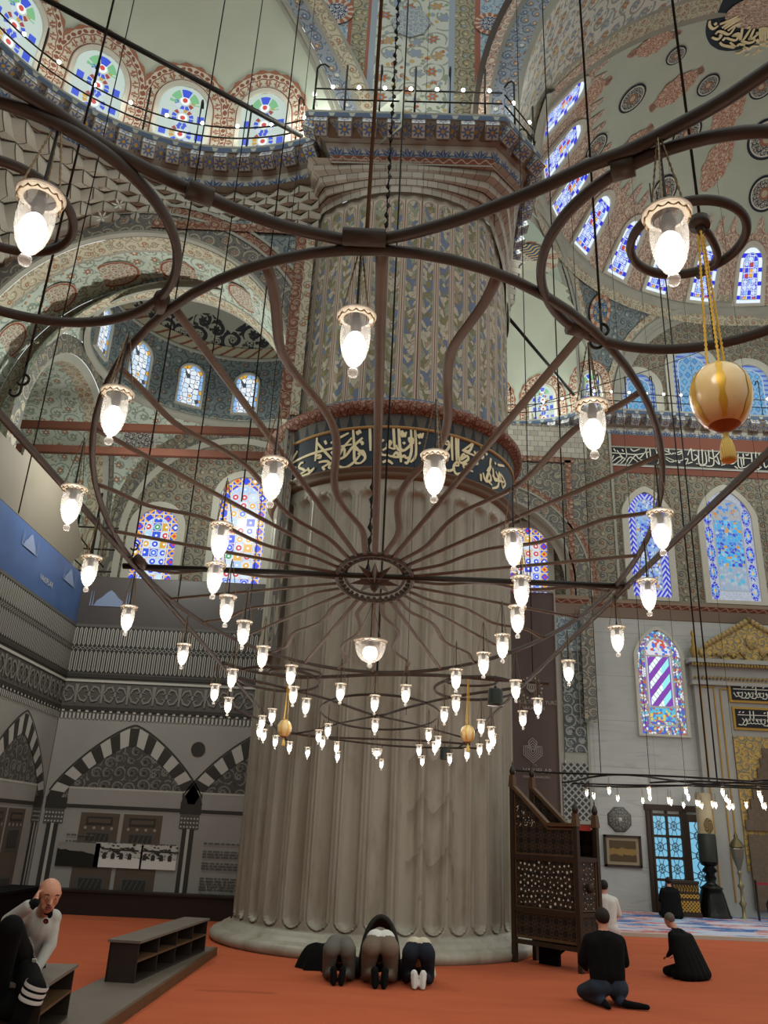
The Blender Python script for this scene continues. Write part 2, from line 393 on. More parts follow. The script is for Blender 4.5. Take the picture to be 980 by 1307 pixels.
def fg_drum(w, h):     # white border with blue squares, star net inside
    def f():
        u, v = uvc(); a = arch_d(u, v, w, h); d, cc, _ = voro(vec(u, v), 2.6/w, 'F1', .25); r, g, b = sep(cc)
        e = voro(vec(u, v), 2.6/w, 'DISTANCE_TO_EDGE', .25)
        inn = pick(r, [(.3, 'c3d6ee'), (.62, '2a3fd6'), (.74, 'b8402f'), (.86, 'd9a63c'), (2, '8fb6e6')])
        inn = mix(gt(d, .42), inn, '2a3fd6'); inn = mix(lt(e, .06), inn, 'dfe6ee')
        bd = lt(ab(fract(v/(w*.95))-.5), .15); col = mix(lt(mn(a, v), w*.34), inn, mix(bd, 'dbe8f4', '1b22d8'))
        return mix(lt(ab(mn(a, v)-w*.34), w*.035), col, '9aa4b0')
    return f
def fg_bold(w, h, seed):     # thick plaster tracery with yellow, blue and red lights
    def f():
        u, v = uvc(); a = arch_d(u, v, w, h); s = .26; iu = floor_(u/s+.5); iv = floor_(v/s); r = white(vec(iu+seed, iv*1.7+seed))
        x = fract(u/s+.5)-.5; y = fract(v/s)-.5; e = mx(ab(x), ab(y)); dm = ab(x)+ab(y); r2 = white(vec(iu*3.1, iv+seed*2))
        q = fract(iv*.5+iu*.5); bd = mix(lt(dm, .5), '2344d8', 'd8a028'); bd = mix(gt(q, .3)*1., bd, mix(lt(dm, .5), 'd8a028', '2344d8')); bd = mix(lt(dm, .22), bd, pick(r2, [(.5, 'c42c3c'), (.7, 'e4e8ee'), (2, '2344d8')]))
        hx = hyp(x, y); cn = (.5-ab(x))+(.5-ab(y)); mid = pick(r, [(.3, 'c4d4ea'), (.5, '2344d8'), (.7, 'a4c2ea'), (.8, 'd8a848'), (2, 'ccd8e8')]) if seed != 3. else pick(r, [(.35, '9cc8ee'), (.55, 'bcd8ee'), (.8, 'c89a2c'), (2, '2a50d0')])
        mid = mix(lt(cn, .2), mid, 'c42c3c'); mid = mix(lt(hx, .36)*gt(r2, .35), mid, pick(r2, [(.6, '2344d8'), (.78, 'c42c3c'), (.84, '2c9a58'), (.92, 'd8a028'), (2, '2f6ae0')])); mid = mix(lt(hx, .13), mid, 'e4e8ee'); mid = mix(lt(ab(hx-.36), .035)*gt(r2, .35), mid, 'd0d4d6')
        col = mix(lt(a, .27), mid, bd); ln = mx(gt(e, .45), lt(ab(a-.27), .018)); return mix(ln, col, 'c9ccc8')
    return f
def fg_pale(w, h):     # clear leaded lights with amber roundels
    def f():
        u, v = uvc(); a = arch_d(u, v, w, h); d, cc, ps = voro(vec(u, v), 2.3/w, 'F1', .5); r, g, b = sep(cc); e = voro(vec(u, v), 2.3/w, 'DISTANCE_TO_EDGE', .5)
        col = mix(g, 'cfe2f4', 'f2f6f8'); col = mix(rng(r, .35, .5)*lt(d, .32), col, 'd9a030'); col = mix(rng(r, .5, .6)*lt(d, .28), col, '2f8a86'); col = mix(rng(r, .6, .66)*lt(d, .3), col, 'c8402f')
        col = mix(lt(a, w*.28), col, mix(gt(r, .8), '8fb8e6', 'd9a030')); return mix(lt(e, .05), col, '3c4450')
    return f
def fg_turq(w, h):     # turquoise flame net, blue margin
    def f():
        u, v = uvc(); a = arch_d(u, v, w, h); s = w*.42; uu = u/s+.5*fract(floor_(v/s)*.5)*2; x = fract(uu)-.5; y = fract(v/s)-.5; dd = ab(x)*1.25+ab(y)
        r = white(vec(floor_(uu), floor_(v/s))); col = mix(lt(dd, .42), '6d9cc0', mix(r, '4fa6d6', '3a86c4')); col = mix(lt(ab(dd-.42), .07), col, '3b5878')
        k = lt(ab(fract(v/(w*.3))-.5), .2); col = mix(lt(a, w*.3), col, mix(k, '7f9cba', '3a58b8')); return mix(lt(ab(a-w*.3), w*.03), col, 'a9b4bc')
    return f
def fg_blue(w, h, kind):     # tall qibla lights: blue interlace margin, vase of flowers inside
    def f():
        u, v = uvc(); a = arch_d(u, v, w, h); b = mn(a, v)
        per = w*.8 if kind else w*.32
        tv = fract(v/per)-.5; bc = ab(u)-w*.8; m = lt(hyp(bc/(w*.17), tv/.46), 1.)
        d, cc, _ = voro(vec(u, v), 7.5/w, 'F1', .8); r, g, bb = sep(cc); e = voro(vec(u, v), 7.5/w, 'DISTANCE_TO_EDGE', .8)
        if kind:
            bd = mix(m, '9fa6b4', '1526c8'); fl = hyp(bc/(w*.1), tv/.24); bd = mix(lt(fl, 1.), bd, '56a8e0'); bd = mix(lt(fl, .5), bd, 'e0b040'); bd = mix(lt(e, .05), bd, 'b0bac8')
        else:
            bd = mix(lt(ab(fract(v/per+ab(bc)/(w*.22))-.5), .26), 'b4bad4', '1d2acc')
        inn = pick(r, [(.4, '2aa2dc'), (.62, '2276d4'), (.72, '54c0e4'), (.79, 'c89030'), (.85, 'a8bccc'), (2, '1c3cc0')]) if kind else pick(r, [(.3, '7fa8d8'), (.55, '2448cc'), (.66, 'b4c2d8'), (.76, 'b88848'), (.86, '5490d6'), (2, 'c4d0e0')])
        if kind:
            low = lt(v, h*.3); inn = mix(low, inn, pick(r, [(.5, '8fa0b4'), (.7, '46a8c8'), (2, 'a4b0bc')])); up = gt(v, h*.72); inn = mix(up, inn, pick(r, [(.4, '9c9c98'), (.6, '3a80d0'), (.8, 'c08030'), (2, '9ca4ac')]))
        inn = mix(lt(e, .045), inn, '93a2b4')
        col = mix(lt(b, w*.42), inn, bd); return mix(lt(ab(b-w*.42), w*.03), col, '8f979f')
    return f
def fg_purple(w, h):   # twisted purple column, jewelled margin
    def f():
        u, v = uvc(); a = arch_d(u, v, w, h); b = mn(a, v); d, cc, _ = voro(vec(u, v), 9./w, 'F1', .7); r, g, bb = sep(cc); e = voro(vec(u, v), 9./w, 'DISTANCE_TO_EDGE', .7)
        jew = pick(r, [(.25, 'd8dce8'), (.45, '2a5ad0'), (.6, '7a3aa8'), (.72, 'c05038'), (.84, '58b8d0'), (2, 'c8b088')]); jew = mix(lt(e, .07), jew, '6d675e')
        k = (v-u*1.25)/(w*.36); st = lt(fract(k*.5), .5); col = mix(st, 'e2f4f4', '7a2fa8'); q = fract((u*.8+v*.62)/(w*.2)); col = mix(lt(q, .1), col, '5a4a60'); col = mix(lt(fract(k), .08), col, '5a4a60')
        col = mix((1.-st)*gt(u, w*.1), col, '8fe0e4')
        inside = lt(ab(u), w*.42)*rng(v, h*.26, h*.72); net = mix(lt(ab(fract(u/(w*.12))-.5), .25), '6a3aa0', 'b8b0c8')
        cd2 = hyp(u/(w*.5), (v-h*.72)/(h*.3)); col2 = mix(rng(v, h*.26, h*.74), jew, mix(lt(ab(u), w*.46), net, mix(lt(cd2, .55)*0, col, col)))
        lo = rng(v, h*.13, h*.25); col2 = mix(lo, col2, pick(r, [(.5, '4fb0c8'), (.7, '2a7ad0'), (.85, 'd8b840'), (2, 'a85048')])); up = gt(v, h*.74); col2 = mix(up, col2, pick(r, [(.5, 'c8ccd2'), (.75, '2a6ad8'), (2, 'c04838')]))
        col2 = mix(lt(b, w*.4), col2, jew); return mix(mx(lt(ab(b-w*.4), w*.035), mx(lt(ab(v-h*.255), h*.008), lt(ab(v-h*.745), h*.008))*gt(a, w*.4)), col2, '8d8b84')
    return f
def fg_strip(w, h):
    def f():
        u, v = uvc(); x = u/w; y = fract(v/(w*1.6))-.5; k = floor_(v/(w*1.6)); r = fract(k*.37); t = lt(ab(x)+ab(y), .62)
        return mix(t, 'c8302a', pick(r, [(.3, '48d0e0'), (.55, 'e0b030'), (.75, '2338d0'), (2, 'e0602a')]))
    return f
def f_doorglass():
    u, v = uvc(); x = fract(u)-.5; y = fract(v)-.5; a = at2(y, x); d = hyp(x, y); s = ab(fract(a*8./6.2832)-.5)
    ln = mx(lt(s*d, .03), lt(ab(fract(d*2.2)-.5), .07)); col = mix(noise(vec(u, v), 2., 2.), '5aa2c4', '86c6e0'); return mix(ln, col, '1c3444')
M_doorglass = glass('leaded_blue_door_glass', f_doorglass, .9)
def f_scallop():     # terracotta lace round the exedra windows; u across, v 0(inner)..1(outer)
    u, v = uvc(); t = fract(u/.22)-.5; k = fract(u/.11)-.5
    col = mix(lt(ab(v-.3), .17)*lt(ab(ab(fract(u/.2)-.5)-.25*(.4+v*2.)*.5), .08), 'bdb9a8', '92634e'); col = mix(lt(hyp(fract(u/.1)-.5, (v-.3)*4.), .22), col, '8c6650')
    col = mix(lt(ab(v-.52), .035), col, '86584a'); col = mix(lt(ab(v-.06), .04), col, '86584a')
    col = mix(lt(hyp(k*.8, (v-.68)*3.), .3), col, '80503f'); col = mix(gt(v+ab(t)*.35, .93), col, '92634e'); return col
M_scallop = mat('terracotta_lace_frame', f_scallop, .85)
M_bulbglass = None
M_wood = mat('dark_walnut', lambda: mix(noise(vec(*sep(objc())[:2]), 6., 4., .6, 1.), '241a12', '3e2c1e'), .5)
M_woodl = mat('brown_wood_edge', lambda: mix(noise(objc(), 8., 3.), '4a3522', '63492f'), .5)
M_shelf = mat('dark_shelf_veneer', lambda: mix(noise(objc(), 5., 3.), '211913', '32271f'), .55)
M_shelft = mat('sheen_grey_shelf_top', lambda: mix(noise(objc(), 3., 4.), '5a5046', '73675c'), .5)  # rack tops' grey reflections put into the colour; the plinth shares this grey
M_black2 = mat('black_cloth', lambda: mix(noise(objc(), 9., 4.), '090909', '151515'), .9, 0, .1)
M_skin = mat('skin', lambda: mix(noise(objc(), 14., 3.), 'b07a62', 'c48c72'), .55)
# ------------------------------------------------------------------ the setting
def struct(mb, name, mats, parent=None, label=None):
    o = mb.build(name, mats, parent)
    if parent is None: o['kind'] = 'structure'
    if label: o['label'] = label
    return o
S_LBL = {}
def arch_pts(w, h, n=16, pointed=0.):
    """outline of a round- or slightly point-headed opening, origin bottom centre, anticlockwise from bottom right"""
    P = [(w, 0.)]
    for k in range(n+1):
        a = pi*k/n; x = cos(a); P.append((w*x, (h-w)+(w*sin(a) if not pointed else w*(1+pointed)*max(0., 1-abs(x)**1.5)**.68)))
    P.append((-w, 0.)); return P
WN = [0]
def window(mp, w, h, fgl, fr=.16, frm=None, pointed=0., lace=0., rev=.08, label=None, kind_e=1.0):
    """opening built on a surface: glass set back, pale reveal, optional painted lace; mp(u,v,off)"""
    WN[0] += 1; gm = glass('stained_glass_%d' % WN[0], fgl, kind_e) if callable(fgl) else fgl
    h = h-(w*pointed if pointed else 0); inn = arch_pts(w, h, 16, pointed); out = arch_pts(w+fr, h+fr, 16, pointed*w/(w+fr)); out[0] = (w+fr, -fr*.6); out[-1] = (-w-fr, -fr*.6)
    f = MB(); n = len(inn)
    vo = [mp(*p, .1) for p in out]; vi = [mp(*p, .1) for p in inn]; vb = [mp(*p, .02) for p in inn]; vob = [mp(*p, -.02) for p in out]
    V = vo+vi+vb+vob; F = []
    for i in range(n):
        j = (i+1) % n; F += [(i, j, n+j, n+i), (n+i, n+j, 2*n+j, 2*n+i), (3*n+i, 3*n+j, j, i)]
    f.raw(V, F, 0, False, [(0, 0)]*len(V))
    o = struct(f, 'window_%d' % WN[0], M_frame); g = MB()
    rows = [(p, q) for p, q in zip(inn[:n//2], inn[::-1][:n//2])]
    gv = []; gu = []
    for p, q in rows:
        for k in range(5):
            t = k/4; a = (p[0]*(1-t)+q[0]*t, p[1]); gv.append(mp(a[0], a[1], .025)); gu.append(a)
    F = [(r*5+k, r*5+k+1, r*5+k+6, r*5+k+5) for r in range(len(rows)-1) for k in range(4)]
    g.raw(gv, F, 0, False, gu); g.build('glass', gm, o)
    if lace:
        L = MB(); m = 60; pin = arch_pts(w+fr, h+fr, 40); cum = [0]
        for a, b in zip(pin, pin[1:]): cum.append(cum[-1]+hypot(b[0]-a[0], b[1]-a[1]))
        vs = []; uv = []
        def at(s):
            k = max(0, min(len(cum)-2, int(np.searchsorted(cum, s))-1)); t = (s-cum[k])/(cum[k+1]-cum[k]+1e-9)
            p = np.array(pin[k])*(1-t)+np.array(pin[k+1])*t; d = np.array(pin[k+1])-np.array(pin[k]); d /= np.linalg.norm(d)+1e-9
            return p, np.array((d[1], -d[0]))
        ns = int(cum[-1]/.055)*1
        for i in range(ns+1):
            s = cum[-1]*i/ns; p, nn = at(s); sc = lace*(1.+.16*abs(((s/.22) % 1.)-.5)*2-.1)
            q = p+nn*sc; vs += [mp(*p, .05), mp(*q, .05)]; uv += [(s, 0.), (s, 1.)]
        L.raw(vs, [(2*i, 2*i+1, 2*i+3, 2*i+2) for i in range(ns)], 0, False, uv); L.build('painted_lace', M_scallop, o)
    if label: o['label'] = label
    return o
# floor ------------------------------------------------------------
b = MB(); b.grid(lambda u, v: (-16+36*u, -5+33*v, 0, -16+36*u, -5+33*v), 8, 8); struct(b, 'floor', M_carpet)
b = MB()
b.raw([(4.2, 18.35, .06), (16, 18.95, .06), (16, 24.5, .06), (4.2, 24.5, .06)], [(0, 1, 2, 3)])
o = struct(b, 'floor_rug', M_rug); o['kind'] = 'thing'; tag(o, 'blue and pink patterned rug covering the low platform before the marble wall', 'rug')
b = MB(); b.beam((4.2, 18.3, .03), (16, 18.9, .03), .12, .075); struct(b, 'trim_1', M_kerb)
b = MB(); b.raw([(4.2, 18.35, .05), (16, 18.95, .05), (16, 24.5, .05), (4.2, 24.5, .05), (4.2, 18.35, 0), (16, 18.95, 0), (16, 24.5, 0), (4.2, 24.5, 0)], [(0, 1, 2, 3), (0, 4, 5, 1), (0, 3, 7, 4)]); struct(b, 'floor_platform', M_kerb)
# pillar -----------------------------------------------------------
PX, PY = .15, 15.5
pil = MB().lathe([(2.7, 0), (2.74, .04), (2.74, .1), (2.69, .155), (2.6, .18), (2.57, .19), (2.55, .225), (2.48, .25), (2.42, .3)], (PX, PY, 0), 96)
pil = struct(pil, 'pillar', M_marble); pil['label'] = 'huge round marble pillar with fluted lower shaft and painted upper shaft'
NF = 34
zs = [.24+.012*k for k in range(0, 30)]+[.6+.2087*k for k in range(0, 30)]+[6.86+.03*k for k in range(0, 24)]
def flute(u, v):
    z = zs[min(len(zs)-1, int(round(v*(len(zs)-1))))]; a = u*2*pi; x = ((a*NF/(2*pi)) % 1.)-.5; xs = x*2.37*2*pi/NF
    hw = .158; z0, z1 = .35, 7.3; yy = max(z0+hw-z, 0, z-(z1-hw)); d = hypot(xs, yy); r = 2.37
    if d < hw-.02: r -= .05+.045*sqrt(1-(d/(hw-.02))**2)
    elif d < hw: r -= .02
    elif d < hw+.018: r += .016
    elif d < hw+.035: r -= .03
    if z < .32: r += (.32-z)*.6
    return PX+r*cos(a), PY+r*sin(a), z, a*2.37, z
b = MB().grid(flute, NF*22, len(zs)-1); struct(b, 'fluted_shaft', M_marble, pil)
b = MB().lathe([(2.36, 7.5), (2.43, 7.54), (2.46, 7.6), (2.44, 7.63), (2.5, 7.66), (2.5, 7.7)], (PX, PY, 0), 96); struct(b, 'lower_moulding', mat('brown_gilt_moulding', '6a5440', .6), pil)
bandr = 2.47
b = MB().lathe([(bandr, 7.7), (bandr, 8.47)], (PX, PY, 0), 128); band = struct(b, 'inscription_band', M_navy, pil, 'navy calligraphy band')
b = MB().lathe([(2.475, 8.45), (2.5, 8.46), (2.5, 8.5), (2.475, 8.51)], (PX, PY, 0), 96); struct(b, 'gold_fillet', mat('gold_line', 'a5804c', .6), pil)
b = MB().lathe([(2.48, 8.5), (2.5, 8.75)], (PX, PY, 0), 96)
b.uv = [(u, .0+(v-0.)/.252) for u, v in b.uv]; struct(b, 'dark_palmette_ring', mat('dark_palmette_ring', lambda: mix(rng(ab(fract(uvc()[0]/.24)-.5)*2+uvc()[1]*.5, .0, .55), '5a5850', '33363c'), .75), pil)
b = MB().lathe([(2.5, 8.74), (2.6, 8.77), (2.66, 8.84), (2.66, 8.92), (2.58, 8.99), (2.5, 9.0)], (PX, PY, 0), 96); struct(b, 'red_torus_moulding', M_torus, pil)
b = MB().lathe([(2.48, 8.98), (2.42, 9.12)], (PX, PY, 0), 96); b.uv = [(u, v/.15) for u, v in b.uv]
struct(b, 'blue_dotted_fringe', mat('blue_dotted_fringe', lambda: mix(lt(hyp(fract(uvc()[0]/.11)-.5, (uvc()[1]-.5)*.9), .3), '596274', '8d9096'), .75), pil)
def ribs(u, v):
    a = u*2*pi; x = ((a*44/(2*pi)) % 1.)-.5; r = 2.36+.03*(1-min(1, (abs(x)/.33))**2); z = 9.08+v*4.9
    return PX+r*cos(a), PY+r*sin(a), z, u*44, v*4.9
b = MB().grid(ribs, 44*8, 4); struct(b, 'painted_shaft', M_ribs, pil)
# gallery cornices -------------------------------------------------
EC = V3(-3.8, 9.17, 0); ER = 4.4
def arc(cx, cy, r, a0, a1, n): return [(cx+r*cos(math.radians(a0+(a1-a0)*k/n)), cy+r*sin(math.radians(a0+(a1-a0)*k/n))) for k in range(n+1)]
pathL = arc(EC[0], EC[1], ER, 205, 64.5, 60)+[(-1.98, 12.5), (2.1, 12.4), (3.0, 13.35), (3.0, 17.2)]
pathR = arc(4.2, 22.0, 3.3, 190, 52, 30)+[(6.6, 24.15), (15.5, 24.15)]
def normals(P):
    P = np.array(P); N = []
    for i in range(len(P)):
        def nn(a, b): d = P[b]-P[a]; d = d/np.linalg.norm(d); return np.array((-d[1], d[0]))
        if i == 0: n = nn(0, 1)
        elif i == len(P)-1: n = nn(i-1, i)
        else:
            a = nn(i-1, i); c_ = nn(i, i+1); n = (a+c_); n = n/max(.35, (n@n)/2)
        N.append(n)
    return np.array(N)
def sweep(mb, path, prof):
    """prof = [(off,z)] pairs with material; each segment gets its own v 0..1"""
    P = np.array(path); N = normals(path); L = np.r_[0, np.cumsum(np.linalg.norm(np.diff(P, axis=0), axis=1))]
    for (o0, z0), (o1, z1), m in prof:
        vs = []; uv = []
        for i in range(len(P)):
            a = P[i]+N[i]*o0; c_ = P[i]+N[i]*o1; vs += [(a[0], a[1], z0), (c_[0], c_[1], z1)]; uv += [(L[i], 1), (L[i], 0)]
        mb.raw(vs, [(2*i, 2*i+1, 2*i+3, 2*i+2) for i in range(len(P)-1)], m, False, uv)
def walk(path, step, off0=.5):
    P = np.array(path); L = np.r_[0, np.cumsum(np.linalg.norm(np.diff(P, axis=0), axis=1))]; out = []; s = step*off0
    while s < L[-1]:
        i = int(np.searchsorted(L, s))-1; i = max(i, 0); t = (s-L[i])/(L[i+1]-L[i]); d = (P[i+1]-P[i])/(L[i+1]-L[i])
        out.append((P[i]+(P[i+1]-P[i])*t, d, np.array((-d[1], d[0])))); s += step
    return out
DZ = 15.4
PROF = [((.6, DZ+.02), (0, DZ+.02), 0), ((0, DZ+.02), (0, DZ-.02), 0), ((0, DZ-.02), (0, DZ-.15), 1), ((0, DZ-.15), (.05, DZ-.16), 0), ((.05, DZ-.16), (.3, DZ-.42), 2), ((.3, DZ-.42), (.36, DZ-.47), 0),
        ((.36, DZ-.47), (.46, DZ-.72), 3), ((.46, DZ-.72), (.5, DZ-.84), 4), ((.5, DZ-.84), (.5, DZ-.88), 0)]
def cornice(name, path, label):
    b = MB(); sweep(b, path, PROF)
    for k, (p, d, n) in enumerate(walk(path, .5)):
        q = p+n*.12; b.box((q[0], q[1], DZ-.29), (.29, .3, .27), 5, ax=((d[0], d[1], 0), (n[0]*.86, n[1]*.86, -.5), (n[0]*.45, n[1]*.45, 1)))
    o = struct(b, name, [M_trim, M_fascia, M_blockb, M_palm, M_redband, M_blockw]); o['label'] = label; return o
cornice('trim_2', pathL, 'painted corbelled gallery cornice running round the left niche and pillar head')
cornice('trim_3', pathR, 'painted corbelled gallery cornice far behind, over the marble wall')
# stone transition from round shaft to square head
def stone(u, v):
    a = math.radians(197+(368-197)*u); r = 2.44; p0 = V3(PX+r*cos(a), PY+r*sin(a))
    P = np.array([(-1.9, 15.2), (-1.95, 13.3), (-1.9, 12.95), (2.05, 12.9), (2.6, 13.5), (2.75, 15.8)]); 
    d = V3(cos(a), sin(a)); best = None
    for i in range(len(P)-1):
        A = P[i]; B = P[i+1]; M_ = np.array([[d[0], A[0]-B[0]], [d[1], A[1]-B[1]]])
        try: t, s = np.linalg.solve(M_, A-np.array((PX, PY)))
        except Exception: continue
        if -1e-6 <= s <= 1+1e-6 and t > 0: best = t if best is None else min(best, t)
    t = best or 3.; q = V3(PX, PY)+d*t; k = v**1.0; st = math.floor(v*4+1e-6)/4*.7+v*.3
    x = p0*(1-st)+q*st; zb = 13.9-1.7*max(0, min(1, (math.degrees(a)-318)/35)); return x[0], x[1], zb+v*(14.6-zb), u*9.2, v*.85*(14.6-zb)/.7
b = MB().grid(stone, 120, 16, smooth=False); struct(b, 'stone_head', M_stone, pil)
# left niche (exedra) ----------------------------------------------
E1 = V3(-3.8, 9.17, 15.6); E1R = 5.0
rimp = [atSph(424, 140, E1, E1R), atSph(392, 70, E1, E1R), atSph(352, 0, E1, E1R)]
rn = np.cross(rimp[1]-rimp[0], rimp[2]-rimp[0]); rn /= np.linalg.norm(rn)
if rn @ (V3(-5, 13.5, 17)-rimp[0]) < 0: rn = -rn
def sphmap(C_, R_, az, z0=None):
    """local flat coordinates on the inside of a dome about azimuth az (deg): u to the viewer's right, v height above the gallery"""
    def f(u, v, off=0.):
        a = math.radians(az)-u/R_; z = (z0 if z0 is not None else C_[2])+0.; e = (z-C_[2])/R_+v/R_; r = R_-off
        return (C_[0]+r*cos(e)*cos(a), C_[1]+r*cos(e)*sin(a), C_[2]+r*sin(e))
    return f
b = MB()
def ex(u, v):
    a = math.radians(215-175*u); e = math.radians(-8+92*v); return (E1[0]+E1R*cos(e)*cos(a), E1[1]+E1R*cos(e)*sin(a), E1[2]+E1R*sin(e), u, v)
b.grid(ex, 90, 60, keep=lambda i, j, p, q: (np.array(p)-rimp[0])@rn > -.12 or p[2] < 15.9)
struct(b, 'ceiling_niche', M_plaster)
for az in (147.6, 125.7, 103.8, 82.1):
    window(sphmap(E1, E1R, az, 15.42), .56, 1.9, fg_exedra(.56, 1.9), .1, lace=.42, kind_e=.95, label='stained glass window with blue squares in terracotta lace, left niche')
# rim arch of the niche and the pier face above the balcony
cc_ = E1 - rn*((E1-rimp[0])@rn); cr = np.linalg.norm(rimp[0]-cc_)
e1 = rimp[0]-cc_; e1 /= np.linalg.norm(e1); e2 = np.cross(rn, e1)
if (rimp[2]-cc_)@e2 < 0: e2 = -e2
b = MB()
for r0, r1, off, m in ((0, .1, .0, 0), (.1, .2, .05, 0), (.2, .52, .08, 1), (.52, .62, .06, 0), (.62, .92, .04, 2), (.92, 1.0, .02, 0)):
    vs = []; uv = []
    for k in range(61):
        a = -.35+2.4*k/60
        q = cc_+(e1*cos(a)+e2*sin(a))*cr
        for r in (r0, r1): vs.append(q+V3((r-.06)*.96, -.12-off, (r-.06)*.3)); uv.append((a*cr, r))
    b.raw(vs, [(2*i, 2*i+1, 2*i+3, 2*i+2) for i in range(60)], m, True, uv)
struct(b, 'arch_niche_rim', [M_trim, M_bluescroll, M_cream])
YP = 13.55
AX, AZ, AR = 12.3, 15.6, 9.8
b = MB()
def strip(x0, x1, m, Y=YP):
    q = [atY(x0, 70, Y), atY(x1, 70, Y)]
    b.raw([(q[0][0], Y, 15.3), (q[1][0], Y, 15.3), (q[1][0], Y, 24), (q[0][0], Y, 24)], [(0, 1, 2, 3)], m, False, [(q[0][0], 0), (q[1][0], 0), (q[1][0], 8.7), (q[0][0], 8.7)])
strip(441, 446, 4); strip(446, 466, 1); strip(466, 470, 4); strip(470, 478, 3); strip(478, 572, 0); strip(572, 580, 3); strip(580, 606, 1); strip(606, 613, 4)
xl = atY(441, 70, YP)[0]; xr = atY(613, 70, YP)[0]; NZ = 30
for sd in (0, 1):
    vs = []; uv = []
    for k in range(NZ+1):
        z = 15.3+8.2*k/NZ
        if sd == 0:
            a = [cc_+(e1*cos(-.35+2.4*q/200)+e2*sin(-.35+2.4*q/200))*(cr+.5) for q in range(201)]; x = a[int(np.argmin([abs(p[2]-z)+(p[0] < -4)*9 for p in a]))][0]; x = min(x+.3, xl); pr_ = (x, xl)
        else: x = max(xr, AX-sqrt(max(0, (AR+.6)**2-(z-AZ)**2))); pr_ = (xr, x)
        for x in pr_: vs.append((x, YP, z)); uv.append((x, z))
    b.raw(vs, [(2*i, 2*i+1, 2*i+3, 2*i+2) for i in range(NZ)], 2, False, uv)
o = struct(b, 'wall_pier', [M_pier, M_olive, M_lightblue, mat('pale_blue_grey_stripe', '94a0ab', .8), mat('red_painted_line', '97604c', .8)])
# painted roundels on the pier face
M_rnd = mat('navy_white_roundel', lambda: (lambda u, v: mix(gt(hyp(u, v), .86), mix(gt(hyp(u, v), .78), mix(lt(hyp(u, v), .34), scrolls(u, v, 5.2, c('2b323c'), c('b9b9ac'), [(.0, '9a9a90'), (.4, 'b4b4a8')], [(.0, 'b9b9ac'), (.5, '9c6a54')]), mix(gt(hyp(u, v), .2), 'b0a890', '96644e')), 'c4c3b6'), '232a34'))(*uvc()), .8)
M_rndr = mat('red_ring_navy_roundel', lambda: (lambda u, v: mix(gt(hyp(u, v), .66), scrolls(u, v, 3.4, c('2c3a68'), c('c8c8bc'), [(.0, 'b4b8b8'), (.5, 'c8c8bc')], [(.0, 'c8c8bc'), (.5, '4a5a8a')]), mix(lt(ab(fract(at2(v, u)*14./6.2832)-.5), .3), 'c8b8a6', 'a0614a')))(*uvc()), .8)
def disc(mb, ctr, ax, ay, r, m=0, n=28, off=None, ry=None):
    ry = ry or r; vs = [np.array(ctr)]; uv = [(0, 0)]
    for k in range(n):
        a = 2*pi*k/n; vs.append(np.array(ctr)+np.array(ax)*r*cos(a)+np.array(ay)*ry*sin(a)); uv.append((cos(a), sin(a)))
    mb.raw(vs, [(0, 1+k, 1+(k+1) % n) for k in range(n)], m, False, uv)
b2 = MB(); disc(b2, atY(429, 14, YP-.03), (1, 0, 0), (0, 0, 1), .42); disc(b2, atY(625, 30, YP-.03), (1, 0, 0), (0, 0, 1), .36); b2.build('painted_roundels', M_rndr, o)
M_oct = mat('grey_octagon_medallion', lambda: (lambda u, v: scrolls(u, v, 3.6, c('aab2b0'), c('78889a'), [(.0, '8d9aa8'), (.5, 'b9b9ac')], [(.0, '78889a'), (.5, 'c4c4b8')]))(*uvc()), .8)
b2 = MB(); disc(b2, atY(524, 28, YP-.03), (1, 0, 0), (0, 0, 1), .46, n=8, ry=.5); b2.build('painted_medallion', M_oct, o)
# big right arch -------------------------------------------------
b = MB()
def asurf(r0, y0, r1, y1, m, n=90):
    vs = []; uv = []
    for k in range(n+1):
        a = pi*(1.02-.62*k/n)
        for r, y, v in ((r0, y0, 0), (r1, y1, 1)): vs.append((AX+r*cos(a), y, AZ+r*sin(a))); uv.append((AR*(pi-a), v*hypot(r1-r0, y1-y0)))
    b.raw(vs, [(2*i, 2*i+1, 2*i+3, 2*i+2) for i in range(n)], m, True, uv)
asurf(AR, 13.25, AR, 13.1, 1); asurf(AR, 13.1, AR+.12, 13.05, 1); asurf(AR+.12, 13.05, AR+.62, 13.1, 2); asurf(AR+.62, 13.1, AR+.7, 13.0, 1); asurf(AR+.7, 13.0, AR+.9, 13.05, 3); asurf(AR+.9, 13.05, AR+1.02, 12.95, 4); asurf(AR+1.02, 12.95, AR+1.05, 13.4, 1)
asurf(AR, 13.25, AR, 16.2, 0); asurf(AR, 16.2, AR-.03, 16.3, 1); asurf(AR-.03, 16.3, AR-.03, 16.9, 5); asurf(AR-.03, 16.9, AR-.1, 17.02, 1)
struct(b, 'arch_great', [M_white, M_trim, M_bluescroll, M_rust, mat('dark_arch_moulding', '4e453c', .7), M_cream])
# great semi-dome --------------------------------------------------
D2 = V3(AX, 17., AZ); D2R = 9.8; ZR = 20.55
def dsph(az, z, off=0.):
    r = sqrt(max(0, (D2R-off)**2-(z-D2[2])**2)); a = math.radians(az); return (D2[0]+r*cos(a), D2[1]+r*sin(a), z)
er = math.asin((ZR-D2[2])/D2R)
b = MB()
def dm(u, v):
    a = math.radians(184-130*u); e = er+.44*er*0+(math.radians(88)-er)*v
    return (D2[0]+D2R*cos(e)*cos(a), D2[1]+D2R*cos(e)*sin(a), D2[2]+D2R*sin(e), -a*8, e*D2R)
b.grid(dm, 80, 40); dome = struct(b, 'ceiling_semidome', M_plaster)
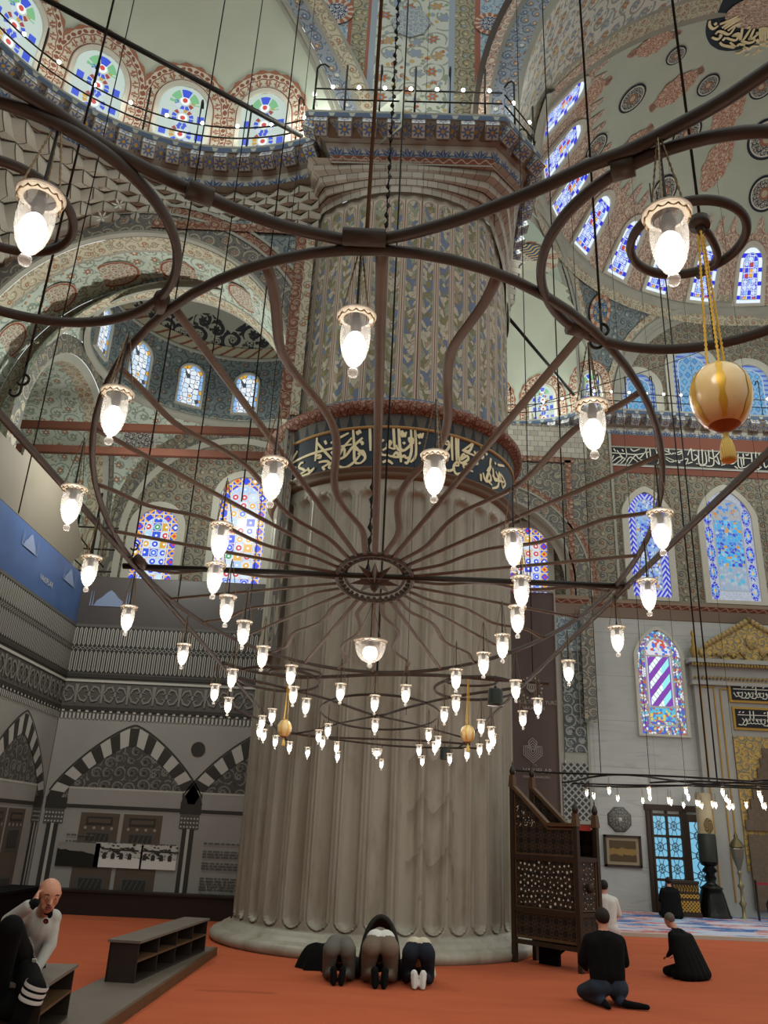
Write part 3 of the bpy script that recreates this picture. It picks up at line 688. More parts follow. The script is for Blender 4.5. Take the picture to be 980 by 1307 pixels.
# red lace zone round the windows with fringed upper edge
b = MB()
def lz(u, v):
    a = 184-130*u; k = abs(((a/4.2) % 1.)-.5)*2; top = 22.55+.55*(1-k)**1.5+.18*(abs(((a/1.4) % 1.)-.5)*2); z = ZR+(top-ZR)*v
    x, y, z = dsph(a, z, .03); return (x, y, z, -math.radians(a)*8.4, z)
b.grid(lz, 372, 8); b.build('painted_lace_zone', M_rust, dome)
b = MB()
def ringf(prof, mm):
    vs = []; uv = []
    for k in range(91):
        a = math.radians(186-130*k/90)
        for r, z in prof: vs.append((D2[0]+r*cos(a), D2[1]+r*sin(a), z)); uv.append((-a*8.4, z))
    n = len(prof); b.raw(vs, [(i*n+j, i*n+j+1, (i+1)*n+j+1, (i+1)*n+j) for i in range(90) for j in range(n-1)], mm, True, uv)
rr = sqrt(D2R**2-(ZR-D2[2])**2)
ringf([(rr+.05, ZR+.12), (rr-.14, ZR+.1), (rr-.2, ZR), (rr-.1, ZR-.12), (rr+.05, ZR-.2)], 0); ringf([(rr+.03, ZR-.2), (rr+.14, ZR-.55)], 1)
b.build('ring_moulding', [M_trim, M_cream], dome)
for az in (176, 163.5, 150.6, 136.5, 122.2, 109, 96, 83.6, 71):
    def mp(u, v, off, az=az):
        z = 20.72+v*.94; r = sqrt(D2R**2-(z-D2[2])**2)-off-.05; a = math.radians(az)-u/rr; return (D2[0]+r*cos(a), D2[1]+r*sin(a), z)
    window(mp, .45, 1.72, fg_drum(.45, 1.72), .15, rev=-.01, label='narrow blue and white stained glass window at the foot of the great semi-dome')
# pendentives between the lower arches (openings cut by the arch circles)
AZL = 149.
def inop(p):
    x, y, z = p
    if (x-12.3)**2+(z-16.5)**2 < 4.1**2 and z > 16.5: return True
    if abs(x-12.3) < 4.1 and z <= 16.5: return True
    a = math.atan2(y-D2[1], x-D2[0]); s = sqrt(max(0, D2R**2-(z-D2[2])**2))*sin(a-math.radians(AZL))
    if (s**2+(z-16.3)**2 < 4.05**2 and z > 16.3) or (abs(s) < 4.05 and z <= 16.3): return True
    return False
b = MB()
def pd(u, v):
    a = math.radians(184-130*u); e = -.02+(er+.02)*v; return (D2[0]+D2R*cos(e)*cos(a), D2[1]+D2R*cos(e)*sin(a), D2[2]+D2R*sin(e), -a*8.4, e*D2R)
b.grid(pd, 300, 90, keep=lambda i, j, p, q: not (inop(p) and inop(q))); o = struct(b, 'pendentive', M_bluegrey)
b = MB()
def rim(cz, R_, s2p, m0):
    for r0, r1, off, m in ((-.3, -.12, .06, 0), (-.12, .0, .1, 0), (.0, .14, .12, 0), (.14, .22, .06, 0), (.22, .42, .05, 1)):
        vs = []; uv = []
        for k in range(71):
            t = pi*k/70
            for r in (r0, r1): vs.append(s2p((R_+r)*cos(t), cz+(R_+r)*sin(t), off)); uv.append((R_*t, r))
        b.raw(vs, [(2*i, 2*i+1, 2*i+3, 2*i+2) for i in range(70)], m, True, uv)
def s2pc(s, z, off):
    x = 12.3+s; R_ = D2R-off; return (x, D2[1]+sqrt(max(.1, R_**2-(z-D2[2])**2-(x-D2[0])**2)), z)
def s2pl(s, z, off):
    R_ = D2R-off; r = sqrt(max(.1, R_**2-(z-D2[2])**2)); a = math.radians(AZL)+math.asin(max(-1, min(1, s/r))); return (D2[0]+r*cos(a), D2[1]+r*sin(a), z)
rim(16.5, 4.1, s2pc, 0); rim(16.3, 4.05, s2pl, 0); b.build('arch_rims', [M_trim, M_cream], o)
# blue roundel on the pendentive
M_brnd = mat('blue_gold_roundel', lambda: (lambda u, v: mix(gt(hyp(u, v), .74), scrolls(u, v, 2.2, c('2f5d8c'), c('b8a05c'), [(.0, '2a5078'), (.5, '3a6a96')], [(.0, 'b8a05c'), (.5, '2f5d8c')], .3, .2), mix(lt(ab(fract(at2(v, u)*9./6.2832)-.5), .25), 'a06a50', 'b9a78e')))(*uvc()), .75)
def dome_disc(mb, px, py, rpx, m=0, C_=D2, R_=D2R, sy=1., n=28, off=.05):
    P = atSph(px, py, C_, R_); nn = (C_-P)/np.linalg.norm(C_-P); rgt = np.cross((0, 0, 1), nn); rgt = -rgt/np.linalg.norm(rgt); u_ = np.cross(rgt, nn); u_ = u_ if u_[2] > 0 else -u_
    zc = (P-CAM)@FW; r = rpx*zc/FPX; disc(mb, P+nn*off, rgt, u_, r, m, n, ry=r*sy); return P, rgt, u_, nn, r
b2 = MB(); dome_disc(b2, 763, 397, 17, sy=1.25, off=.12); b2.build('painted_roundel', M_brnd, o)
# roundels and cartouches on the plaster
b2 = MB()
for px, py, r, sy in ((806, 125, 17, 1.25), (760, 187, 14, 1.4), (862, 70, 12, 1.2), (903, 108, 13, 1.2), (847, 244, 17, 1.25), (975, 247, 19, 1.2), (971, 110, 15, 1.1), (978, 177, 24, 1.1), (876, 170, 18, 1.2)):
    dome_disc(b2, px, py, r, sy=sy)
b2.build('painted_roundels', M_rnd, dome)
M_cart = mat('rust_cartouche', lambda: (lambda u, v: scrolls(u, v, 5.5, c('a3735f'), c('c9b7a2'), [(.0, '8a5242'), (.4, 'b58a76')], [(.0, '8a4f3e'), (.5, 'd2c4b0')], .2, .34))(*uvc()), .85)
b2 = MB()
def cartouche(px, py, w, h, ang=0.):
    P = atSph(px, py, D2, D2R); nn = (D2-P)/np.linalg.norm(D2-P); rgt = np.cross((0, 0, 1), nn); rgt = -rgt/np.linalg.norm(rgt); u_ = np.cross(rgt, nn); u_ = u_ if u_[2] > 0 else -u_
    k = ((P-CAM)@FW)/FPX; w *= k; h *= k; ca, sa = cos(ang), sin(ang); rg = rgt*ca+u_*sa; uu = u_*ca-rgt*sa; vs = [P+nn*.05]; uv = [(0, 0)]; N = 72
    for i in range(N):
        t = 2*pi*i/N; x = sin(t); y = cos(t); yy = abs(y)
        if yy > .93: rad = 1.0; X_ = .12*x/max(.05, abs(x))*(abs(x)/.37); Y_ = y*1.0
        else: X_ = x*(.62+.06*cos(10*t)); Y_ = y*.66
        vs.append(P+nn*.05+rg*X_*w+uu*Y_*h); uv.append((X_, Y_))
    b2.raw(vs, [(0, 1+i, 1+(i+1) % N) for i in range(N)], 0, False, uv)
    for sgn in (1, -1):
        q = P+nn*.05+uu*sgn*h*.82; disc(b2, q, rg, uu, w*.26, 0, 12)
        q = P+nn*.05+uu*sgn*h*.98; disc(b2, q, rg, uu, w*.12, 0, 8, ry=w*.3)
for a in ((751, 122, 26, 42), (834, 55, 24, 40), (862, 113, 25, 44), (928, 146, 26, 42), (805, 190, 24, 40), (914, 208, 26, 50), (910, 234, 1, 1)): cartouche(*a) if a[2] > 2 else None
b2.build('painted_cartouches', M_cart, dome)
# big calligraphic roundel at the crown: navy ring, rust centre, fringed rust lace
b2 = MB(); P, rg, uu, nn, r = dome_disc(b2, 957, 12, 62, 0, sy=2., off=.09, n=48); disc(b2, P+nn*.12+uu*r*.35, rg, uu, r*.4, 1, 32, ry=r*.9)
vs = []; N = 160
for k in range(N):
    a = 2*pi*k/N; q = r*(1.32+.16*abs(((k/8.) % 1.)-.5)*2+.05*(k % 2)); vs.append(P+nn*.06+rg*q*cos(a)+uu*2*q*sin(a))
b2.raw([P+nn*.06]+vs, [(0, 1+k, 1+(k+1) % N) for k in range(N)], 1, False, [(0, 0)]+[((v-P)@rg*1., (v-P)@uu*1.) for v in vs])
crown = b2.build('crown_roundel', [M_navy, M_rust], dome); CROWN = (P, rg, uu, nn, r)
# far-left niche behind the pillar
NC = V3(4.0, 22.2, 15.6); NR = 4.2
b = MB(); b.grid(lambda u, v: (NC[0]+NR*cos(math.radians(-8+90*v))*cos(math.radians(240-220*u)), NC[1]+NR*cos(math.radians(-8+90*v))*sin(math.radians(240-220*u)), NC[2]+NR*sin(math.radians(-8+90*v)), u, v), 50, 30, keep=lambda i, j, p, q: np.linalg.norm(np.array(p)-D2) > D2R-.25)
nich = struct(b, 'ceiling_far_niche', M_plaster)
b = MB(); b.raw([(-1, 27.2, 14), (8, 27.2, 14), (8, 27.2, 27), (-1, 27.2, 27)], [(0, 1, 2, 3)]); struct(b, 'wall_far_niche', M_plaster)
Pn = atSph(690, 482, NC, NR); azn = math.degrees(math.atan2(Pn[1]-NC[1], Pn[0]-NC[0]))
for k in (0, 26, -26): window(sphmap(NC, NR, azn+k, 15.42), .44, 1.75, fg_exedra(.44, 1.75), .09, lace=.36, label='stained glass window in terracotta lace, far niche beside the pillar')
b2 = MB(); dome_disc(b2, 676, 322, 21, C_=NC, R_=NR, off=.06); dome_disc(b2, 676, 330, 36, 1, C_=NC, R_=NR, off=.04, n=20)
b2.build('painted_roundel', [mat('blue_gold_calligraphy_roundel', lambda: (lambda u, v: mix(gt(v, .25), mix(lt(ab(fract(u*4.+.3*sin_(v*7.))-.5), .17), '3a5478', 'd2b45c'), scrolls(u, v, 4.5, c('c4c0b2'), c('6a6862'), [(.0, '7d7a72'), (.5, 'a8a498')], [(.0, '6a6862'), (.5, 'c4c0b2')])))(*uvc()), .75), mat('terracotta_fringe', lambda: (lambda u, v: mix(gt(hyp(u, v), .62)*lt(fract(at2(v, u)*10./6.2832), .55), 'b9bcac', scrolls(u, v, 4., c('b4a894'), c('9a6a54'), [(.0, 'a87c66'), (.5, 'b9b0a0')], [(.0, '9a6a54'), (.5, 'b9b0a0')])))(*uvc()), .85)], nich)
# ------------------------------------------------------------------ left wall with the big arch
WX, WY, WZ, WW, WH = -5.25, 13.95, 9.6, 3.3, 3.68
def ell(t, k=0.): return (WX+(WW+k)*cos(t), WZ+(WH+k*1.02)*abs(sin(t))**.94)
b = MB()
b.grid(lambda u, v: (-10+8.2*u, WY, 5+8.75*v, -10+8.2*u, 5+8.75*v), 120, 120, keep=lambda i, j, p, q: ((p[0]-WX)/(WW+.2))**2+(max(0, p[2]-WZ)/(WH+.2))**2 > 1)
def eband(k0, k1, off, m):
    vs = []; uv = []
    for i in range(81):
        t = -.12*pi+1.24*pi*i/80
        for k in (k0, k1):
            p = ell(t, k) if 0 <= t <= pi else (WX+(WW+k)*(1 if t < 0 else -1), WZ-abs(sin(t))*14); vs.append((min(p[0], -1.74), WY-off, p[1])); uv.append((t*3.4, k))
    b.raw(vs, [(2*i, 2*i+1, 2*i+3, 2*i+2) for i in range(80)], m, True, uv)
eband(0, .06, .05, 1); eband(.06, .5, .03, 2); eband(.5, .56, .05, 1); eband(.56, .74, .03, 3); eband(.74, .8, .05, 1)
# rectangular red frame of the spandrel
for (x0, z0, x1, z1) in ((-5.2, 13.42, -1.75, 13.62), (-2.12, 9, -1.9, 13.45), (-1.9, 9.1, -1.72, 13.6)):
    b.raw([(x0, WY-.06, z0), (x1, WY-.06, z0), (x1, WY-.06, z1), (x0, WY-.06, z1)], [(0, 1, 2, 3)], 3 if x0 != -1.9 else 4, False, [(x0, z0), (x1, z0), (x1, z1), (x0, z1)])
wl = struct(b, 'wall_left', [M_bluegrey, M_trim, M_dark, M_rustdark, M_cream])
# muqarnas between the arch and the curved gallery
b = MB()
cu = arc(EC[0], EC[1], ER+.4, 215, 64, 200); NC_ = 26; NRW = 5
def muq(u, v):
    k = u*200; i = min(199, int(k)); p = np.array(cu[i])+(np.array(cu[i+1])-np.array(cu[i]))*(k-i)
    x = p[0]+.25*(1 if u > .9 else 0)*0; zb = 13.6 if x > -5.6 else 13.6-1.75*min(1.3, ((-5.6-x)/2.7))**1.5
    q = np.array((max(-9.9, x*1.04+.1), WY-.02)); q[1] = max(q[1], p[1]+.05) if p[1] > WY else q[1]
    row = v*NRW; fr = row-math.floor(row+1e-9); r = math.floor(row+1e-9); cell = u*NC_+(.5 if int(r) % 2 else 0); cf = abs((cell % 1.)-.5)*2
    step = min(1., (r+fr**2.2)/NRW); d = .15*(1-cf)*(1-fr*.8)
    xx = p*(1-step)+q*step; n = np.array((cos(math.radians(215-151*u)), sin(math.radians(215-151*u))))
    z = 14.55-(14.55-zb)*v; y = xx+n*d; return y[0], y[1], z, cell, row
b.grid(muq, 208, 40, smooth=False); b2 = MB(); cb = arc(EC[0], EC[1], 1, 216, 63, 60); b2.grid(lambda u, v: (EC[0]+(ER+.3+1.3*v)*cb[int(u*60)][0]-EC[0]*(ER+.3+1.3*v)*1., EC[1]+(ER+.3+1.3*v)*(cb[int(u*60)][1]-EC[1]), 14.58-.02*v, u*30, v*4), 60, 1)
b2.v = [(EC[0]+(ER+.3+1.3*(k//61))*(cb[k % 61][0]-EC[0]), EC[1]+(ER+.3+1.3*(k//61))*(cb[k % 61][1]-EC[1]), 14.58) for k in range(122)]
mq = struct(b, 'muqarnas_vault', M_muq); b2.build('upper_ledge', M_trim, mq)
b = MB()
for (px, py) in ((100, 268), (130, 278), (152, 262)):
    p = atY(px, py, 13.75)
    for k in range(6):
        a = k*pi/3; b.raw([p, p+V3(.09*cos(a-.3), -.02, .09*sin(a-.3)), p+V3(.16*cos(a), -.05, .16*sin(a)), p+V3(.09*cos(a+.3), -.02, .09*sin(a+.3))], [(0, 1, 2, 3)])
b.build('star_pendants', mat('white_plaster_star', 'd8d6cc', .7), wl)
# soffit
b = MB()
def soff(y0, y1, m, din=0.):
    vs = []; uv = []
    for i in range(81):
        t = -.12*pi+1.24*pi*i/80; p = ell(t, -din) if 0 <= t <= pi else (WX+(WW-din)*(1 if t < 0 else -1), WZ-abs(sin(t))*14)
        for y in (y0, y1): vs.append((p[0], y, p[1])); uv.append((t*3.5, y-WY))
    b.raw(vs, [(2*i, 2*i+1, 2*i+3, 2*i+2) for i in range(80)], m, True, uv)
soff(WY-.05, WY+.08, 1); soff(WY+.08, WY+.5, 2, .01); soff(WY+.5, WY+.56, 1, .01); soff(WY+.56, WY+1.75, 0); soff(WY+1.75, WY+1.8, 1, .01); soff(WY+1.8, WY+2.15, 2, .01); soff(WY+2.15, WY+2.25, 1)
sf = struct(b, 'arch_soffit', [M_green, M_trim, M_cream])
M_med = mat('red_outlined_medallion', lambda: (lambda u, v: mix(lt(ab(hyp(u, v)-.9), .05), scrolls(u, v, 4.5, c('b9bcac'), c('936653'), [(.0, '9a7460'), (.4, '8a947e')], [(.0, '96614a'), (.5, '88988a')], .2, .3), '86503e'))(*uvc()), .8)
b = MB()
for t in (pi*.30, pi*.46, pi*.60, pi*.73, pi*.86):
    p = ell(t, -.03); n = V3(WX-p[0], 0, WZ-p[1]); n /= np.linalg.norm(n); tx = np.cross(n, (0, 1, 0)); disc(b, V3(p[0], WY+1.16, p[1]), (0, 1, 0), tx, .42, 0, 24, ry=.56 if t in (pi*.6,) else .46)
b.build('painted_medallions', M_med, sf)
# domed bay behind the arch
BC = V3(-4.5, 18.7, 0); BR = 3.42
b = MB(); b.lathe([(BR, 13.15), (BR, 15.35)], BC, 72)
drum = struct(b, 'wall_drum', [M_bluegrey])
b = MB(); b.lathe([(BR, 13.2), (BR-.12, 13.15), (BR-.1, 13.0), (BR+.02, 12.95)], BC, 72, 0); b.lathe([(BR-.02, 15.3), (BR-.08, 15.36), (BR-.02, 15.42)], BC, 72, 0); b.build('drum_mouldings', M_trim, drum)
M_guil = mat('guilloche_band', lambda: (lambda u, v: mix(lt(ab(fract(u/.42+.5*gt(v, .5))-.5+.55*(fract(v*2.)-.5)), .13), 'a8a18a', '7a4c3a'))(*uvc()), .8)
b = MB(); b.lathe([(BR-.02, 15.42), (BR-.06, 15.75)], BC, 72); b.uv = [(u, v/.33) for u, v in b.uv]; b.build('guilloche', M_guil, drum)
def f_blackar():
    u, v = uvc(); col = scrolls(u, v, 1.9, c('a6a698'), c('33353a'), [(.0, '3c3e42'), (.3, '2c2e34'), (.6, '4c4a48')], [(.0, '3a3c42'), (.5, '2e3036')], .2, .45)
    k = ab(fract(u/1.5)-.5)*2; return mix(gt(v, 1.0-.5*k*k), col, 'a9aba0')
b = MB(); b.grid(lambda u, v: (BC[0]+BR*cos(1.57*v)*cos(6.2832*u), BC[1]+BR*cos(1.57*v)*sin(6.2832*u), 15.75+BR*sin(1.57*v), u*21.5, v*5.3), 72, 24)
struct(b, 'ceiling_bay_dome', mat('black_arabesque_dome', f_blackar, .85))
for az in (88.5, 117.5, 146.5, 175.5, 59.5):
    def mp(u, v, off, az=az):
        a = math.radians(az)-u/BR; r = BR-off; return (BC[0]+r*cos(a), BC[1]+r*sin(a), 13.45+v)
    window(mp, .36, 1.36, fg_pale(.36, 1.36), .06, rev=-.01, label='pale leaded window with amber roundels in the drum beyond the arch', kind_e=.9)
PR = BR*sqrt(2)
b = MB(); b.grid(lambda u, v: (BC[0]+PR*cos(.80*v)*cos(6.2832*u), BC[1]+PR*cos(.80*v)*sin(6.2832*u), 9.75+PR*sin(.80*v), u*21, v*3.8), 160, 40, keep=lambda i, j, p, q: max(abs(p[0]-BC[0]), abs(p[1]-BC[1])) < BR+.08)
pz = struct(b, 'pendentive_bay', M_green)
b2 = MB(); P = atSph(176, 563, V3(BC[0], BC[1], 9.75), PR); nn = V3(BC[0], BC[1], 9.75)-P; nn /= np.linalg.norm(nn); rg = np.cross(nn, (0, 0, 1)); rg /= np.linalg.norm(rg); disc(b2, P+nn*.05, rg, np.cross(rg, nn), .52); b2.build('painted_roundel', mat('grey_star_roundel', lambda: (lambda u, v: mix(gt(hyp(u, v), .9), scrolls(u, v, 4., c('4a4d52'), c('c0beb2'), [(.0, '8d8d88'), (.5, 'b0aea4')], [(.0, 'c0beb2'), (.5, '4a4d52')], .1), 'b9b8ae'))(*uvc()), .8), pz)
# back wall of the bay
YB = 22.12
b = MB()
b.raw([(-9.5, YB, 4), (1, YB, 4), (1, YB, 13.4), (-9.5, YB, 13.4)], [(0, 1, 2, 3)], 0, False, [(-9.5, 4), (1, 4), (1, 13.4), (-9.5, 13.4)])
def cband(cx, cz, r0, r1, y, m, low=5, n=50):
    vs = []; uv = []
    for i in range(n+1):
        t = -.1*pi+1.2*pi*i/n
        for r in (r0, r1): vs.append((cx+r*cos(t), y, cz+r*sin(t)) if 0 <= t <= pi else (cx+r*(1 if t < 0 else -1), y, cz-abs(sin(t))*low*3)); uv.append((t*r0, r))
    b.raw(vs, [(2*i, 2*i+1, 2*i+3, 2*i+2) for i in range(n)], m, True, uv)
cband(-4.4, 9.4, 3.2, 3.42, YB-.06, 1); cband(-4.4, 9.4, 3.0, 3.2, YB-.08, 2)
struct(b, 'wall_back_bay', [M_grey, M_dark, mat('white_intrados_band', 'b4b2a4', .8), M_trim])
def flat(cx, z0, Y, sx=1):
    return lambda u, v, off=0.: (cx+u*sx, Y-off, z0+v)
window(flat(-6.5, 7.7, YB), .6, 2.5, fg_bold(.6, 2.5, 3.), .22, label='stained glass window of yellow and blue quarries, further from the pillar', kind_e=1.05)
window(flat(-4.1, 7.7, YB), .7, 3.62, fg_bold(.7, 3.62, 11.), .2, label='stained glass window of white, blue and red quarries, next to the pillar', kind_e=1.05)
# left side of the bay: green vaulted recess
b = MB(); xs = BC[0]-BR
def sideband(r0, x0, r1, x1, m, n=40):
    vs = []; uv = []
    for i in range(n+1):
        t = -.1*pi+1.2*pi*i/n
        for r, x in ((r0, x0), (r1, x1)):
            y = BC[1]+r*cos(t) if 0 <= t <= pi else BC[1]+r*(1 if t < 0 else -1); z = 9.75+r*sin(t) if 0 <= t <= pi else 9.75-abs(sin(t))*14
            vs.append((x, y, z)); uv.append((t*3, r+abs(x)))
    b.raw(vs, [(2*i, 2*i+1, 2*i+3, 2*i+2) for i in range(n)], m, True, uv)
sideband(3.4, xs, 2.95, xs+.02, 1); sideband(2.95, xs, 2.75, xs-.1, 2); sideband(2.75, xs-.1, 2.75, xs-.5, 3); sideband(2.75, xs-.5, 2.7, xs-2.4, 0)
b.raw([(xs-2.4, 14, 4), (xs-2.4, 23, 4), (xs-2.4, 23, 13), (xs-2.4, 14, 13)], [(0, 1, 2, 3)], 0, False, [(14, 4), (23, 4), (23, 13), (14, 13)])
struct(b, 'wall_side_bay', [M_green, M_dark, M_trim, M_cream])
# tie beams
for z, lab in ((10.02, 'rust painted iron tie beam crossing the arch, upper one'), (9.42, 'rust painted iron tie beam crossing the arch, lower one')):
    b = MB(); b.beam((-13, 16.6, z-.1), (-1.5, 16.6, z+.06), .12, .17); o = b.build('tie_beam', M_beam, None, (-1.5, 16.6, z)); tag(o, lab, 'beam', None, 'structure')
# ------------------------------------------------------------------ qibla wall and the bay behind the pillar
YQ = 24.5
b = MB()
def quad(x0, z0, x1, z1, Y, m): b.raw([(x0, Y, z0), (x1, Y, z0), (x1, Y, z1), (x0, Y, z1)], [(0, 1, 2, 3)], m, False, [(x0, z0), (x1, z0), (x1, z1), (x0, z1)])
quad(6.1, 0, 16, 8.3, YQ, 0); quad(7.5, 8.7, 16, 13.45, YQ, 1); quad(6.1, 8.7, 7.5, 14.6, YQ-.06, 1); quad(7.5, 14.1, 16, 14.6, YQ-.02, 2); quad(7.5, 13.2, 16, 13.45, YQ-.02, 2); quad(7.5, 13.5, 16, 14.12, YQ-.05, 3)
quad(7.42, 8.7, 7.5, 14.6, YQ-.1, 4); quad(7.5, 13.44, 16, 13.5, YQ-.06, 4); quad(7.5, 14.1, 16, 14.15, YQ-.06, 4)
wq = struct(b, 'wall_qibla', [M_mwall, M_grey, M_redband, M_black, M_trim])
b = MB(); pq = [(5.3, YQ-.2), (6.2, YQ-.2), (6.2, YQ), (16, YQ)]
sweep(b, pq, [((0, 8.8), (-.2, 8.78), 0), ((-.2, 8.78), (-.22, 8.66), 0), ((-.22, 8.66), (-.12, 8.55), 1), ((-.12, 8.55), (-.02, 8.25), 2), ((-.02, 8.25), (.02, 8.2), 0)])
struct(b, 'trim_4', [mat('brown_stone_moulding', '7d6a5a', .7), M_redband, mat('brown_grey_moulding', '87786a', .7)])
window(flat(8.5, 8.95, YQ, 1), .6, 3.55, fg_blue(.6, 3.55, 0), .2, kind_e=.9, pointed=.18, rev=.12, label='tall blue interlace stained glass window over the cornice')
window(flat(11.12, 8.95, YQ, 1), .78, 3.75, fg_blue(.78, 3.75, 1), .2, kind_e=.85, pointed=.18, rev=.12, label='tall stained glass window with blue medallion border, right of the interlace one')
window(flat(8.52, 4.78, YQ, 1), .66, 3.12, fg_purple(.66, 3.12), .1, pointed=.2, rev=.1, label='stained glass window with purple and white twisted column')
# upper recess with three turquoise windows
b = MB(); quad(5, 15.2, 16, 22, 26.1, 0); b.build('wall_tympanum', [M_grey])['kind'] = 'structure'
for cx, w, h in ((9.15, .6, 2.5), (11.2, .72, 3.6), (13.35, .66, 3.1)): window(flat(cx, 15.5, 26.1, 1), w, h, fg_turq(w, h), .28, rev=.15, label='turquoise netted window under the high qibla arch', kind_e=.85)
# bay wall behind the pillar, to the left of the corner
YR = 24.2
b = MB()
b.grid(lambda u, v: (1+5.5*u, YR, 5+9.7*v, 1+5.5*u, 5+9.7*v), 60, 90, keep=lambda i, j, p, q: (p[0]-3.2)**2+max(0, p[2]-9.2)**2 > 2.85**2)
cband(3.2, 9.2, 2.8, 2.86, YR-.05, 3, .43); cband(3.2, 9.2, 2.86, 3.3, YR-.03, 1, .43); cband(3.2, 9.2, 3.3, 3.36, YR-.05, 3, .43); cband(3.2, 9.2, 3.36, 3.55, YR-.03, 2, .43)
quad(1, 13.3, 6.15, 13.5, YR-.05, 2); quad(5.85, 8.8, 6.05, 13.4, YR-.05, 2); quad(1, 13.5, 6.6, 14.6, YR-.02, 4)
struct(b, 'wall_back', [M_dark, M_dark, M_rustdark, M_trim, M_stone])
b = MB(); cband(3.2, 9.2, 2.82, 2.6, YR+.35, 0, .43); vs = []
for i in range(61):
    t = -.1*pi+1.2*pi*i/60
    for y in (YR, YR+.9): vs.append((3.2+2.82*cos(t), y, 9.2+2.82*sin(t)) if 0 <= t <= pi else (3.2+2.82*(1 if t < 0 else -1), y, 9.2-abs(sin(t))*14))
b.raw(vs, [(2*i, 2*i+1, 2*i+3, 2*i+2) for i in range(60)], 0); quad(0, 4, 6.5, 13, YR+.9, 1)
struct(b, 'arch_back', [mat('pale_intrados', 'b3b0a2', .8), M_grey])
window(flat(4.75, 8.2, YR+.9), .62, 3.1, fg_bold(.62, 3.1, 23.), .2, label='stained glass window glimpsed between pillar and corner, above the brown banner')
# muqarnas fringe under the far curved gallery
b = MB(); cu2 = arc(4.2, 22.0, 3.78, 190, 52, 80)
def muq2(u, v):
    k = u*80; i = min(79, int(k)); p = np.array(cu2[i])+(np.array(cu2[i+1])-np.array(cu2[i]))*(k-i); row = v*3; r = math.floor(row+1e-9); fr = row-r; cell = u*26+.5*(int(r) % 2); cf = abs((cell % 1)-.5)*2
    y = p[1]+(YR-p[1])*min(1, (r+fr**2)/3); return p[0], y-.1*(1-cf)*(1-fr)*0, 14.55-.85*v-.12*(1-cf)*(fr), cell, row
b.grid(muq2, 104, 18, smooth=False); struct(b, 'muqarnas_far', M_muq)
# tiled corner strip with lattice below
M_tileb = mat('blue_tile_panel', lambda: (lambda u, v: scrolls(u, v, 4.5, c('5f6d74'), c('9aa6a6'), [(.0, '3f5468'), (.3, '4c5f66'), (.6, '7d8a88')], [(.0, '3a5a78'), (.5, 'a8b0a8')]))(*uvc()), .4)
M_tiled = mat('dark_tile_arabesque', lambda: (lambda u, v: scrolls(u, v, 3.2, c('4b4f50'), c('8d908a'), [(.0, '3a3e40'), (.3, '5c605e'), (.6, '33373a')], [(.0, '2e3438'), (.5, '8a8e88')]))(*uvc()), .5)
def f_latt():
    u, v = uvc(); a = fract((u+v)/.19)-.5; d = fract((u-v)/.19)-.5; k = mx(lt(ab(a), .16), lt(ab(d), .16)); return mix(k, '3a3d3e', '97988f')
M_latt = mat('pierced_marble_lattice', f_latt, .6)
b = MB(); quad(5.3, 7.1, 6.2, 8.2, YQ-.18, 0); quad(5.55, 4.15, 6.2, 7.1, YQ-.18, 1); quad(5.3, 0, 5.55, 7.1, YQ-.12, 3); quad(5.55, 3.85, 6.2, 4.15, YQ-.16, 3); quad(5.45, 2.3, 6.2, 3.85, YQ-.18, 2); quad(5.45, 0, 6.2, 2.3, YQ-.18, 3); quad(6.2, 0, 6.32, 8.2, YQ-.03, 3)
b.raw([(6.2, YQ-.2, 0), (6.2, YQ, 0), (6.2, YQ, 8.2), (6.2, YQ-.2, 8.2)], [(0, 1, 2, 3)], 3)
struct(b, 'wall_corner', [M_tileb, M_tiled, M_latt, M_trim])
window(flat(5.22, 4.9, YQ-.22), .1, 2.2, fg_strip(.1, 2.2), .05, rev=.02, label='narrow strip of red and turquoise stained glass beside the brown banner')
b = MB(); quad(1, 0, 5.3, 8.3, YQ+.1, 0); struct(b, 'wall_back_lower', [M_mwall])
# ------------------------------------------------------------------ calligraphy
def cal_px(strokes, mp, name, parent, m=M_letter, thick=.012):
    b = MB()
    for w, pts in strokes:
        P = [mp(x, y) for x, y in pts]
        n = len(P)
        if n == 1: continue
        # smooth by Catmull-Rom
        Q = []
        for i in range(n-1):
            p0, p1, p2, p3 = P[max(i-1, 0)], P[i], P[i+1], P[min(i+2, n-1)]
            for k in range(4):
                t = k/4; Q.append(.5*((2*p1)+(p2-p0)*t+(2*p0-5*p1+4*p2-p3)*t*t+(3*p1-p0-3*p2+p3)*t**3))
        Q.append(P[-1]); W = [w*(.55+.45*sin(pi*min(1, (i+1.5)/(len(Q)+1)))) for i in range(len(Q))]
        b.ribbon([(0, 0)]*0+[tuple(q) for q in Q], W, parent_map[0], 0, .0, thick=thick)
    return b.build(name, m, parent)
parent_map = [None]
def band_uv(x, y):
    P = atCyl(x, y, PX, PY, bandr); return V3(atan2(P[1]-PY, P[0]-PX)*bandr, P[2])
def band_map(u, v, off): a = u/bandr; r = bandr+.014+off; return (PX+r*cos(a), PY+r*sin(a), v)
def Z(ox, oy, k): return lambda L: [(ox+x/k, oy+y/k) for x, y in L]
z1 = Z(365, 530, 6.533); z2 = Z(505, 530, 6.533)
